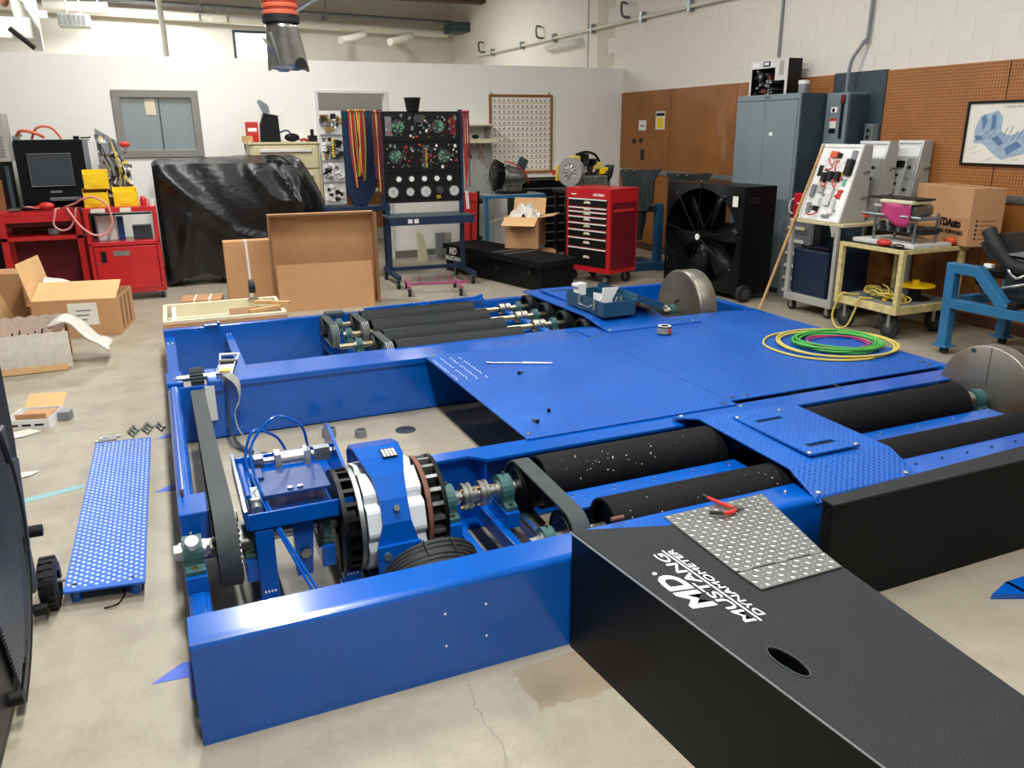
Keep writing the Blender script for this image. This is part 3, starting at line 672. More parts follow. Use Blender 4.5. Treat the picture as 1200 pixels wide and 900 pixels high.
# load arm stand: two pairs of posts carrying a tray
st = MB()
x0, x1, ya, yb = .15, .525, 2.60, 3.15; zb, zt = .355, .42
dp(MB().box(x0, x1, ya, ya+.01, zb, zt).box(x0, x1, yb-.01, yb, zb, zt).prism([(ya, zb-.02), (yb, zb-.02), (yb, .415), (yb-.02, .52), (yb-.09, .53), (ya, .415)], 'x', x1-.012, x1).prism([(ya+.02, zb), (yb-.02, zb), (yb-.04, .455), (ya+.02, .425)], 'x', x0-.01, x0).box(x0, x1, ya, yb, zb, zb+.008), 'stand_tray', 'blue_paint', .002)
for (px, py) in ((.165, 2.60), (.455, 2.60), (.165, 3.08), (.455, 3.08)):
    q = dp(MB().box(px, px+.062, py, py+.05, .075, zb).box(px-.008, px+.07, py-.04, py+.06, .06, .075), 'stand_post', 'blue_paint', .003)
    bolt(q, px+.03, py-.02, .075, .011, 'brass')
    for i in range(4): dp(MB().box(px+.012+.011*i, px+.018+.011*i, py-.001, py, .115, .123), 'weld_mark', 'ink_white', par=q) if py < 3 else None
dp(MB().prism([(.30, .12), (.355, .12), (.375, zb), (.30, zb)], 'y', 2.66, 2.70), 'load_arm', 'blue_paint', .003)
dp(MB().hexa((.335, 2.66, .215), (0, -1, 0), .02, .02), 'arm_bolt', 'steel'); dp(MB().cyl((.23, 2.72, .30), (.31, 2.72, .30), .026, n=16).cyl((.39, 2.72, .30), (.45, 2.72, .30), .03, n=16), 'shaft_sleeve', 'steel')
for x in (.15, .41): pillow(x, YA, ZA, .16, .02, .95)
dp(MB().lathe([(.03, 0), (.085, 0), (.085, .012), (.03, .012)], (.385, YA, ZA), (1, 0, 0), 28), 'disc_ring', 'rubber')
pl = dp(MB().box(.215, .45, 2.70, 2.92, .425, .437), 'cell_plate', 'blue_dark', .002)
for x in (.31, .345): dp(MB().hexa((x, 2.72, .437), (0, 0, 1), .011, .01), 'bolt', 'steel', par=pl)
cy = dp(MB().cyl((.295, 2.98, .455), (.41, 2.98, .455), .027, n=20), 'air_cylinder', 'alu')
for x in (.29, .40): dp(MB().box(x, x+.025, 2.95, 3.01, .425, .485), 'cylinder_end', 'alu', .003, par=cy)
dp(MB().cyl((.24, 2.98, .455), (.29, 2.98, .455), .012, n=12).box(.215, .25, 2.96, 3.0, .435, .475), 'cylinder_rod', 'steel', par=cy)
dp(MB().box(.44, .50, 2.96, 3.0, .43, .48).cyl((.43, 2.98, .455), (.51, 2.98, .455), .014, n=12), 'cylinder_clevis', 'galv', par=cy)
dp(MB().box(.165, .205, 2.68, 2.79, .38, .44).cyl((.185, 2.64, .41), (.185, 2.70, .41), .02, n=14), 'caliper', 'galv', .004)
dp(MB().box(.19, .235, 2.84, 2.94, .40, .45), 'valve_block', 'blue_dark', .004)
dp(MB().cyl((.165, 2.70, .44), (.165, 2.98, .45), .011, n=10), 'guide_rod', 'blue_paint')
# retarder
bx0, bx1 = .455, .835
def rotor(xa, xb, rim):
    q = dp(MB().lathe([(.05, 0), (.19, 0), (.19, .016), (.15, .018), (.15, xb-xa-.018), (.19, xb-xa-.016), (.19, xb-xa), (.05, xb-xa)], (xa, YA, ZA), (1, 0, 0), 48), 'rotor', 'black_smooth')
    dp(MB().lathe([(.175, 0), (.192, 0), (.192, .016), (.175, .016)], (rim, YA, ZA), (1, 0, 0), 48), 'rotor_rim', 'galv' if rim < .6 else 'rust', par=q)
    for k in range(22):
        M_ = T(0, YA, ZA) @ Matrix.Rotation(2*PI*k/22, 4, 'X'); dp(MB().box(xa+.016, xb-.016, -.007, .007, .09, .188, M=M_), 'fin', 'cast_alu' if rim > .6 else 'black_smooth', par=q)
    return q
rotor(bx0, .525, .512); rotor(.760, bx1, .757)
for k in range(8):
    a = 2*PI*(k+.5)/8+.12
    M_ = T(.64, YA, ZA) @ Matrix.Rotation(a, 4, 'X')
    q = MB(); prof = [(.07*math.cos(t)*(1 if abs(math.cos(t)) < .75 else .95), .135+.052*math.sin(t)) for t in [2*PI*i/16 for i in range(16)]]
    q.prism([(u, v) for u, v in [(-.058, .085), (.058, .085), (.066, .12), (.066, .16), (.05, .195), (-.05, .195), (-.066, .16), (-.066, .12)]], 'x', -.105, .105, M=M_)
    o = dp(q, 'field_coil', 'white_coil', .014)
    dp(MB().box(-.112, .112, -.02, .02, .10, .16, M=M_), 'pole_shoe', 'rust', .004, par=o)
dp(MB().lathe([(.04, 0), (.13, 0), (.13, .18), (.04, .18)], (.55, YA, ZA), (1, 0, 0), 32), 'stator_hub', 'steel_dark')
cvp = [(2.94, .41), (2.92, .47), (2.85, .515), (2.76, .532), (2.68, .52), (2.60, .48), (2.535, .415), (2.50, .34), (2.495, .25), (2.495, .16)]
wid = [.15, .16, .17, .175, .165, .12, .10, .105, .155, .155]
P3 = [(.635, a, b) for a, b in cvp]
cb = dp(MB().strip(P3, [(w_, 0, 0) for w_ in wid], .008), 'retarder_bracket', 'blue_paint', .002)
dp(MB().box(.556, .716, 2.478, 2.492, .12, .265), 'bracket_plate', 'blue_paint', .003, par=cb)
for x in (.59, .682): dp(MB().cyl((x, 2.478, .228), (x, 2.468, .228), .014, n=14), 'bolt', 'galv', par=cb)
dp(MB().hexa((.638, 2.512, .39), (0, -1, .5), .012, .012), 'bolt', 'steel', par=cb)
M_ = frame((.665, 2.69, .5275), (1, 0, 0), (0, 1, .15)); dp(MB().box(-.028, .028, -.03, .03, 0, .002, M=M_), 'rating_label', 'ink', par=cb)
for i in range(4): dp(MB().box(-.022+.013*i, -.014+.013*i, -.025, .025, .002, .0028, M=M_), 'label_bar', 'ink_white', par=cb)
dp(MB().box(.56, .72, 2.50, 2.90, .05, .11), 'retarder_foot', 'blue_dark', .004)
# output: bearings, coupling, belt to the front roll
pillow(.885, YA, ZA, .165, .024, 1.15); coupling((.945, 1.015), YA, ZA, .052); pillow(1.125, YA, ZA, .165, .024, 1.15)
pillow(1.115, YF, ZF, .165, .02, .95); dp(MB().cyl((1.05, YF, ZF), (1.35, YF, ZF), .02, n=14), 'shaft', 'steel')
pulley(1.21, .075, YA, ZA, .098, 'black_smooth'); pulley(1.21, .075, YF, ZF, .098, 'black_smooth')
belt(1.21, .068, (YF, ZF), .103, (YA, ZA), .103, 'belt_gray', .008)
dp(MB().cyl((1.03, 2.40, .185), (1.10, 2.40, .185), .018, n=12).box(1.03, 1.09, 2.36, 2.39, .18, .21), 'tension_screw', 'alu')
dp(MB().cyl((1.31, 2.175, .36), (1.36, 2.175, .36), .008, n=10), 'stud', 'rust')
# blue air tubes arching out of the tray
for (pts, r) in (([(.335, 2.98, .49), (.30, 2.95, .56), (.225, 2.93, .60), (.185, 2.90, .53), (.19, 2.84, .46), (.235, 2.62, .36), (.31, 2.45, .20), (.36, 2.36, .09)], .0055),
                 ([(.42, 2.98, .49), (.395, 2.95, .59), (.30, 2.92, .645), (.205, 2.88, .56), (.205, 2.80, .46), (.245, 2.61, .36), (.325, 2.45, .20), (.375, 2.36, .09)], .0055)):
    dp(MB().tube(smooth_path(pts, 8), r, 8), 'air_tube', 'blue_paint')
# heavy black cable coiled behind the front beam
cc = thing('cable_coil', 'thick black cable coiled and tied behind the blue front beam', 'cable', (.692, 2.30, .006))
for k in range(6):
    M_ = Matrix.Rotation(math.radians(-62), 4, 'X')
    MB().tube([M_ @ Vector(((.172-.006*(k % 3))*math.cos(a)+.005*k, (.172-.012*(k//3))*math.sin(a), -.03+.017*k)) for a in [2*PI*i/40 for i in range(40)]], .011, 8, closed=True).build('cable_loop', 'rubber', cc).location = (0, .04, .165)
for a in (-1.2, -1.75):
    M_ = Matrix.Rotation(math.radians(-62), 4, 'X')
    p_ = [M_ @ Vector((.157*math.cos(a)+.026*math.cos(a)*math.cos(t)+.0125, .157*math.sin(a)+.026*math.sin(a)*math.cos(t), .0125+.058*math.sin(t))) for t in [2*PI*i/14 for i in range(14)]]
    MB().tube(p_, .003, 5, closed=True).build('cable_tie', 'dark_void', cc).location = (0, .04, .165)
# ============================================================ ramps and foreground
ZR_ = .43
R_ = thing('loading_ramp', 'black textured ramp with white lettering butted against the blue front beam', 'ramp', (1.42, 1.2, 0))
top = [(1.085, 2.045), (1.200, .88), (1.262, .25), (1.60, .25), (1.646, .926), (1.700, 1.52), (1.712, 1.93), (1.39, 1.945)]
rbody = MB().prism(top, 'z', .0, ZR_-.006).build('ramp_body', 'black_smooth', R_, .006, world=True)
rgrip = MB().prism([(x+(.004 if x > 1.4 else -.002), y) for x, y in top], 'z', ZR_-.006, ZR_).build('grip_sheet', 'black_grip', R_, .002, world=True)
MB().tube([(1.079, 2.04, ZR_-.004), (1.199, .88, ZR_-.004), (1.26, .26, ZR_-.004)], .0035, 6).build('edge_trim', 'gray_mid', R_, world=True)
# oval hand hole: a recessed well with rim
hc = frame((1.252, 1.24, ZR_), (-.10, .99, 0), (-.99, -.1, 0))
ov = [( .062*math.cos(a)*(1.0), .024*math.sin(a)) for a in [2*PI*i/28 for i in range(28)]]
ctool = MB().prism(ov, 'z', -.035, .02, M=hc).build('cut_tool', 'dark_void', R_, world=True)
for o_ in (rgrip, rbody): cut(o_, ctool)
bpy.data.objects.remove(ctool)
MB().prism([(x*.97, y*.97) for x, y in ov], 'z', -.036, -.034, M=hc).build('hand_hole', 'black_coat', R_, world=True)
MB().tube([hc @ Vector((x*1.03, y*1.05, .001)) for x, y in ov], .0022, 6, closed=True).build('hole_rim', 'plastic_gray', R_, world=True)
ux, uy = Vector((-.073, .997, 0)), Vector((-.997, -.073, 0))
def rt(s_, x, y, w_, h_, bold=.02, shear=.25, nm='lettering', font=None):
    return text(s_, nm, 'ink_white', frame((x, y, ZR_+.0015), ux, uy), w_, h_, R_, shear, .0006, True, bold=bold)
rt('MD', 1.247, 1.505, .180, .070, .035)
rt('MUSTANG', 1.2965, 1.405, .395, .033, .012)
rt('DYNAMOMETER', 1.336, 1.418, .39, .022, .008)
MB().box(0, .415, -.0028, .0028, 0, .001, M=frame((1.306, 1.400, ZR_+.001), ux, uy)).build('lettering_rule', 'ink_white', R_, world=True)
MB().cyl((1.181, 1.710, ZR_), (1.181, 1.710, ZR_+.002), .007, n=14).build('lettering_dot', 'ink_white', R_, world=True)

# second ramp standing across the front of the right bay
r2 = thing('loading_ramp', 'plain black ramp panel lying across the blue beam beside the bridge plate', 'ramp', (3.0, 1.93, 0))
MB().prism([(2.005, 1.862), (3.95, 1.862), (3.95, 1.985), (2.005, 1.915)], 'z', 0, .408).build('ramp_body', 'black_coat', r2, .008, world=True)
MB().prism([(2.003, 1.860), (3.952, 1.860), (3.952, 1.987), (2.003, 1.917)], 'z', .408, .416).build('grip_sheet', 'black_grip', r2, .004, world=True)

# hinged aluminium tread flap resting on ramp and beam
fl = thing('tread_flap', 'silver diamond tread plate flap hinged in two leaves on black ramp', 'plate', (1.6, 1.8, .43))
A_, B_2, C_, D_ = Vector((1.402, 1.994, .4355)), Vector((1.813, 2.000, .4355)), Vector((1.708, 1.606, .4355)), Vector((1.394, 1.616, .4355))
E_, F_ = Vector((1.400, 1.513, .4355)), Vector((1.694, 1.514, .4355))
def leaf(a, b, c, d, nm):
    n_ = (b-a).cross(d-a).normalized(); n_ = n_ if n_.z > 0 else -n_
    mb = MB(); lo = [q-n_*.004 for q in (a, b, c, d)]; hi = [q+n_*.001 for q in (a, b, c, d)]
    mb.add(lo+hi, [(0, 1, 2, 3)[::-1], (4, 5, 6, 7), (0, 1, 5, 4), (1, 2, 6, 5), (2, 3, 7, 6), (3, 0, 4, 7)])
    if ((hi[1]-hi[0]).cross(hi[2]-hi[0])).z < 0: mb.f = [f_[::-1] for f_ in mb.f]
    o = mb.build(nm, 'tread_alu', fl, world=True)
    lg = MB(); W = ((b-a).length+(c-d).length)/2; Hh = ((d-a).length+(c-b).length)/2; nx = int(W/.022); ny = int(Hh/.022)
    for j in range(ny):
        for i in range(nx):
            u = (i+.5)/nx; v = (j+.5)/ny; q = (a*(1-u)+b*u)*(1-v)+(d*(1-u)+c*u)*v
            e1 = (b-a).normalized(); e2 = n_.cross(e1); dd = (e1+e2) if (i+j) % 2 else (e1-e2)
            M_ = frame(q+n_*.001, dd, n_.cross(dd)); s2 = .0098
            lg.add([(-s2, 0, 0), (0, -.0026, 0), (s2, 0, 0), (0, .0026, 0), (-s2*.55, 0, .0022), (s2*.55, 0, .0022)], [(0, 1, 5, 4), (1, 2, 5), (2, 3, 4, 5), (3, 0, 4)], M=M_)
    lg.build('tread_lugs', 'alu', o, world=True, kind='stuff')  # lugs in brighter metal than the plate, standing in for their highlights
    return o
leaf(A_, B_2, C_, D_, 'flap_leaf'); leaf(D_+Vector((0, -.006, 0)), C_+Vector((0, -.006, 0)), F_, E_, 'flap_leaf')
for t_ in (.1, .5, .9):
    q = D_.lerp(C_, t_); dv = (C_-D_).normalized(); MB().cyl(q-dv*.022+Vector((0, -.003, .001)), q+dv*.022+Vector((0, -.003, .001)), .0045, n=8).build('hinge_knuckle', 'steel', fl, world=True)
# pliers
pl = thing('side_cutters', 'red handled side cutters lying open on the silver tread plate', 'pliers', (1.59, 1.95, .437))
zz = .4445
for pts, mt, nm in (([(1.642, 1.935, zz), (1.622, 1.965, zz+.003), (1.600, 2.03, zz+.006)], 'red_plastic', 'handle'), ([(1.640, 1.925, zz), (1.600, 1.910, zz+.003), (1.555, 1.925, zz+.004)], 'red_plastic', 'handle')):
    MB().tube(smooth_path(pts, 5), [.0055+.002*math.sin(PI*i/10) for i in range(11)], 8).build(nm, mt, pl, world=True)
MB().tube([(1.600, 2.03, zz+.006), (1.594, 2.047, zz+.007)], .0075, 8).build('handle_tip', 'rubber', pl, world=True)
MB().tube([(1.578, 1.914, zz+.004), (1.553, 1.926, zz+.005), (1.540, 1.935, zz+.005)], .0072, 8).build('handle_tip', 'rubber', pl, world=True)
MB().cyl((1.645, 1.932, zz-.004), (1.645, 1.932, zz+.006), .012, n=12).tube([(1.645, 1.932, zz), (1.668, 1.920, zz)], [.009, .004], 8).build('jaws', 'steel_dark', pl, world=True)

# things on the deck
zd = ZT+.0095
t = thing('telescopic_magnet', 'chrome telescopic pick-up tool lying on the blue deck', 'tool', (1.83, 4.14, zd))
P0, P1 = Vector((1.665, 4.225, zd+.0078)), Vector((2.01, 4.055, zd+.0078))
MB().cyl(P0, P0.lerp(P1, .05), .0083, n=12).build('magnet_tip', 'steel', t, world=True)
MB().cyl(P0.lerp(P1, .05), P0.lerp(P1, .55), .0045, n=10).build('rod', 'steel', t, world=True)
MB().cyl(P0.lerp(P1, .55), P1, .0075, .004, n=10).build('grip', 'white_plastic', t, world=True)
for k, (x, y, a) in enumerate(((1.76, 3.955, .4), (1.627, 3.32, 1.2), (1.504, 3.205, 2.0))):
    q = thing('loose_bolt', ['short dark bolt on deck beside chrome pick-up tool', 'dark hex bolt lying in the middle of deck plate', 'dark round head bolt near the deck plate corner screw'][k], 'bolt', (x, y, zd+.009), a, group='loose bolts on the deck')
    MB().cyl((-.006, 0, 0), (.02, 0, 0), .006, n=10).build('shank', 'steel_dark', q)
    MB().cyl((-.016, 0, 0), (-.006, 0, 0), .0095, n=10).build('bolt_head', 'ink', q)
t = thing('tape_measure', 'small round tape roll with red and black label on deck', 'tape', (3.016, 4.40, zd))
MB().lathe([(.028, .002), (.045, 0), (.048, .004), (.048, .052), (.045, .056), (.028, .054), (.028, .002)], n=28).build('tape_roll', 'ink', t)
MB().lathe([(.028, .0565), (.044, .0565)], n=28).build('roll_face', 'white_plastic', t)
MB().lathe([(.0485, .008), (.0485, .048)], n=28).build('wrap_label', 'strap', t)
MB().box(.0, .022, -.0495, -.044, .012, .046).build('label_red', 'red_plastic', t)
# coiled air hoses
for (cx_, cy_, rx, n_, r_, mat_, lab, seed) in ((3.845, 3.70, .255, 7, .0065, 'green_cable', 'bright green air hose coiled on the blue deck', 1), (3.83, 3.69, .365, 3, .007, 'yellow_cable', 'yellow air hose in wide loops around the green coil', 2), (3.85, 3.70, .192, 2, .005, 'pink', 'thin pink hose looped among the green hose coil', 3)):
    rnd = random.Random(seed); path = []
    for i in range(n_*40+1):
        a = 2*PI*i/40-.6; k = i/40; am = {1: .08, 2: .035, 3: .03}[seed]; rr = rx*(1+am*math.sin(k*2.3+seed))+{1: .010, 2: .006, 3: .006}[seed]*math.sin(3*a+k)
        path.append((cx_+rr*math.cos(a)*1.0+(.008 if seed == 1 else .0)*math.sin(k), cy_+rr*math.sin(a)*.92, zd+r_-.002+.0045*k*(1 if seed != 3 else 2)+.002*(1+math.sin(a*2+k*2))))
    if seed == 2: path = smooth_path([(3.80, 4.07, zd+r_), (3.58, 4.03, zd+r_), (3.40, 3.85, zd+r_), (3.40, 3.58, zd+r_), (3.56, 3.40, zd+r_), (3.80, 3.34, zd+r_)], 8)[:-1]+path[30:]
    MB().tube(path, r_, 7).build('air_hose', mat_, label=lab, cat='hose')
# teal tool box with open lid on the rear bridge
BX, BY, BZ = 2.875, 5.03, .408
t = thing('tool_box', 'open teal metal tool box with tools on the rear bridge plate', 'tool box', (BX, BY, BZ))
MB().box(-.13, .13, -.28, .28, 0, .006).box(-.13, -.124, -.28, .28, .006, .105).box(.124, .13, -.28, .28, .006, .105).box(-.124, .124, -.28, -.274, .006, .105).box(-.124, .124, .274, .28, .006, .105).build('box_body', 'toolbox_blue', t, .002)
M_ = T(.131, 0, .10) @ rot('Y', 20); MB().box(0, .24, -.28, .28, -.005, 0, M=M_).box(.235, .24, -.28, .28, 0, .045, M=M_).box(0, .24, -.28, -.275, 0, .045, M=M_).box(0, .24, .275, .28, 0, .045, M=M_).build('lid', 'toolbox_blue', t, .002)
for y_ in (-.16, .06): MB().box(-.14, -.13, y_-.018, y_+.018, .03, .10).build('latch', 'steel', t, .002)
MB().tube([(-.134, -.12, .055), (-.155, -.11, .045), (-.155, .01, .045), (-.134, .02, .055)], .005, 8).build('handle', 'steel', t)
MB().box(-.123, .123, .10, .106, .006, .09).build('divider', 'toolbox_blue', t)
for k, (x, y, nm) in enumerate(((.0, -.10, 'white card folded upright in teal tool box'), (-.06, .20, 'small white carton tucked in the teal tool box'))):
    M_ = T(BX+x, BY+y, BZ+.06) @ rot('Z', 12)
    mb = MB()
    if k == 0: mb.prism([(-.07, -.052), (.05, -.052), (.05, .02), (.11, .105), (-.04, .115), (-.05, .05), (-.07, .03)], 'y', -.003, .003, M=M_).box(-.05, -.044, 0, .09, -.05, .07, M=M_)
    else: mb.box(-.035, .035, -.03, .03, -.052, .08, M=M_).box(-.05, .04, -.03, .035, .08, .10, M=M_)
    mb.build('white_card', 'ink_white', label=nm, cat='card')
for k, (x, y, dx, dy) in enumerate(((.06, -.20, .03, .06), (-.02, -.19, .07, .03))):
    M_ = T(BX+x, BY+y, BZ+.008)
    MB().cyl((0, 0, .008), (dx, dy, .10), .008, n=8, M=M_).box(-.015, .015, -.01, .01, 0, .02, M=M_).build('hand_tool', 'steel_dark', label=('dark steel hand tool leaning inside the teal tool box' if k == 0 else 'second steel hand tool propped in the teal tool box'), cat='tool')

# timing belt strap items: ratchet strap over the inner beam
t = thing('ratchet_strap', 'grey webbing strap with chrome ratchet hooked over inner beam', 'strap', (.24, 4.66, .35))
M_ = T(.25, 4.665, .379) @ rot('Z', -14) @ rot('X', 12)
MB().box(-.045, -.039, -.10, .08, -.01, .02, M=M_).box(.039, .045, -.10, .08, -.01, .02, M=M_).box(-.039, .039, -.085, .02, .0, .012, M=M_).build('ratchet_body', 'steel', t, .002, world=True)
MB().box(-.03, .03, -.075, -.035, .012, .02, M=M_).build('warning_label', 'yellow_cable', t, world=True)
MB().cyl(M_ @ Vector((-.05, .05, .012)), M_ @ Vector((.05, .05, .012)), .016, n=12).build('spool', 'steel_dark', t, world=True)
MB().tube([M_ @ Vector(q) for q in ((-.042, .06, .01), (-.055, .13, .02), (.052, .13, .02), (.042, .06, .01))], .008, 8).build('ratchet_handle', 'white_plastic', t, world=True)
pth = smooth_path([(.235, 4.585, .366), (.25, 4.535, .37), (.285, 4.475, .335), (.285, 4.435, .26), (.25, 4.39, .20), (.255, 4.33, .12), (.30, 4.29, .05), (.33, 4.22, .014), (.30, 4.1, .008)], 5)
nP = len(pth); wv = [(.048*math.cos(.25+1.2*math.sin(PI*min(1, i/nP))), .03*math.sin(1.2*i/nP*PI), .022*math.sin(2*PI*i/nP)) for i in range(nP)]
MB().strip(pth, wv, .0025).build('webbing', 'strap', t, world=True)
pth = smooth_path([(.226, 4.60, .362), (.228, 4.545, .362), (.23, 4.508, .31), (.22, 4.44, .15), (.235, 4.37, .04), (.30, 4.26, .006), (.38, 4.20, .004)], 5); MB().strip(pth, (.012, .042, 0), .0025).build('webbing', 'plastic_gray', t, world=True)
# second strap lying by the stand
t = thing('tie_down_strap', 'grey webbing strap lying on floor beside the load arm stand', 'strap', (.1, 3.3, 0))
for pts in ([(.028, 3.72, .05), (.045, 3.66, .02), (.10, 3.5, .012), (.16, 3.36, .02), (.21, 3.3, .03)], [(.028, 3.5, .06), (.035, 3.4, .02), (.085, 3.22, .012), (.13, 3.16, .015), (.14, 3.10, .02)]):
    MB().strip(smooth_path(pts, 5), (.035, .028, .012), .003).build('webbing', 'strap', t, world=True)
B(.08, .155, 3.40, 3.46, .02, .045).build('buckle', 'ink', t, .006, world=True)
MB().tube(smooth_path([(.11, 2.98, .006), (.135, 2.95, .16), (.15, 2.90, .2), (.16, 2.88, .1)], 6), .006, 6).build('loose_wire', 'rubber', label='short black wire looping up beside the toothed pulley', cat='wire')
# floor conduits
for k, (x, y) in enumerate(((.735, 4.33), (.90, 4.26))):
    MB().lathe([(.040 if k == 0 else .033, 0), (.040 if k == 0 else .033, .05 if k == 0 else .04), (.034 if k == 0 else .027, .05 if k == 0 else .04), (.034 if k == 0 else .027, .0)], (x, y, 0), n=24).build('floor_sleeve', 'gray_mid', label=('taller grey pipe sleeve rising from the concrete floor' if k == 0 else 'shorter capped grey pipe sleeve in the concrete floor'), cat='pipe')
MB().lathe([(0, .0), (.06, 0), (.06, .002), (0, .003)], (1.16, 4.25, 0), n=20).build('floor_plug', 'steel_dark', label='flat dark metal plug set in the concrete floor', cat='plug')

# perforated blue step on the floor
t = thing('perforated_step', 'blue perforated steel step plate with short legs on floor', 'step', (-.34, 3.78, 0))
sl = (-.464, 4.592), (-.190, 4.566), (-.217, 2.955), (-.490, 2.995)
MB().prism([sl[3], sl[2], sl[1], sl[0]], 'z', .055, .063).build('step_plate', 'deck_plain', t, .001, world=True)
hm = MB(); nr, nc = 46, 14
for j in range(nr):
    for i in range(nc):
        u = (i+.7)/(nc+.4); v = (j+.8+(.5 if i % 2 else 0))/(nr+1.2); q = (Vector(sl[0])*(1-u)+Vector(sl[1])*u)*(1-v)+(Vector(sl[3])*(1-u)+Vector(sl[2])*u)*v
        hm.lathe([(.0072, 0), (.0058, .0035), (.0032, .0038), (.0026, .001)], (q.x, q.y, .063), n=7, mi=0)
hm.build('raised_holes', 'hole_rim', t, world=True, kind='stuff')
for x, y in ((-.455, 3.04), (-.255, 3.01), (-.43, 4.54), (-.225, 4.52)):
    MB().cyl((x, y, 0), (x, y, .055), .02, n=16).build('leg', 'blue_paint', t, world=True)
    MB().cyl((x, y, .0632), (x, y, .0645), .008, n=10).build('leg_bolt', 'ink', t, world=True)
MB().tube(smooth_path([(-.36, 2.93, .003), (-.33, 2.92, .010), (-.31, 2.95, .003), (-.292, 3.0, .010), (-.31, 3.07, .003)], 6), .003, 6).build('zip_tie', 'ink', label='black wire scrap on floor under the blue step', cat='wire')
# anchor bolts
for i in range(10):
    if i < 8: x, y, a = -.315+.025*i-.013*((i % 3)-1), 4.87+.038*((i % 3)-1)+.006*i, 1.9+random.uniform(-.02, .02)
    else: x, y, a = -.43+.02*(i-8), 4.78+.04*(i-8), .15
    lab = 'zinc anchor bolt in the loose row behind the blue step' if i < 8 else 'long zinc anchor bolt lying beside the blue step corner'
    q = thing('anchor_bolt', lab, 'bolt', (x, y, .009), a, group='anchor bolts on the floor')
    MB().cyl((-.055, 0, 0), (.055, 0, 0), .006, n=8).build('shank', 'galv', q); MB().cyl((.02, 0, 0), (.05, 0, 0), .0075, n=8).build('sleeve', 'steel', q); MB().hexa((-.05, 0, 0), (1, 0, 0), .0095, .009).build('nut', 'steel', q)
# small open printed carton and scraps
t = thing('small_carton', 'small white printed carton lying open on the concrete floor', 'carton', (-.83, 5.30, 0), math.radians(-14))
MB().box(-.12, .12, -.12, .12, 0, .004).box(-.12, .12, -.12, -.116, .004, .06).box(-.12, -.116, -.116, .116, .004, .06).box(.116, .12, -.116, .116, .004, .06).box(-.12, .12, .116, .12, .004, .06).build('tray', 'white_plastic', t)
M_ = T(0, .118, .06) @ rot('X', -62); MB().box(-.10, .12, 0, .004, -.002, .12, M=M_).build('flap', 'cardboard_lite', t)
MB().box(-.07, .10, -.09, .09, .05, .055).box(-.07, .10, -.092, -.088, .055, .085).build('flap', 'cardboard', t)
for i in range(3): MB().box(-.10+.07*i, -.05+.07*i, -.1215, -.1205, .02, .032).build('print_line', 'ink', t)
text('TAXI TAXI', 'lettering', 'ink', frame((-.10, -.1206, .036), (1, 0, 0), (0, 0, 1)), .18, .010, t, th=.0004) if False else None
B(.125, .19, .0, .07, 0, .055).build('foam_piece', 'gray_mid', t, .004)
MB().add([(-1.02, 5.02, .003), (-.86, 5.05, .006), (-.78, 5.12, .003), (-.85, 5.16, .012), (-1.0, 5.13, .004)], [(0, 1, 2, 3, 4)]).build('plastic_scrap', 'bubble', label='thin clear plastic scrap lying in front of small carton', cat='scrap')
MB().add([(-.86, 4.38, .003), (-.76, 4.40, .006), (-.72, 4.46, .003), (-.84, 4.47, .005)], [(0, 1, 2, 3)]).build('plastic_scrap', 'bubble', label='torn white plastic scrap on floor beside black drum fan', cat='scrap')
MB().prism([(-.80, 4.04), (-.50, 4.135), (-.50, 4.19), (-.80, 4.10)], 'z', .0002, .0012).build('floor_tape', 'tape_teal', label='pale teal strip of tape on floor beside blue step', cat='tape')
for k, (x, y, s_) in enumerate(((-.085, 3.95, 1.), (-.095, 2.42, 1.1), (-.09, 4.72, .8))):
    MB().prism([(x-.10*s_, y-.02), (x, y-.03), (x, y-.13*s_), (x+.013, y-.13*s_), (x+.013, y+.05*s_), (x-.02, y+.05*s_)], 'z', .0002, .0012).build('marking_tape', 'tape_blue', label=['blue arrow shaped floor tape beside the middle of frame end', 'blue floor tape mark beside the green end bearing', 'blue tape scrap on floor at the idler bracket'][k], cat='tape')
MB().box(2.74, 3.1, 1.60, 1.70, 0, .02).prism([(2.62, 1.66), (2.76, 1.60), (2.76, 1.70)], 'z', 0, .02).build('blue_bracket', 'blue_paint', None, .003, label='flat blue painted steel bracket on floor in front of black panel', cat='bracket')
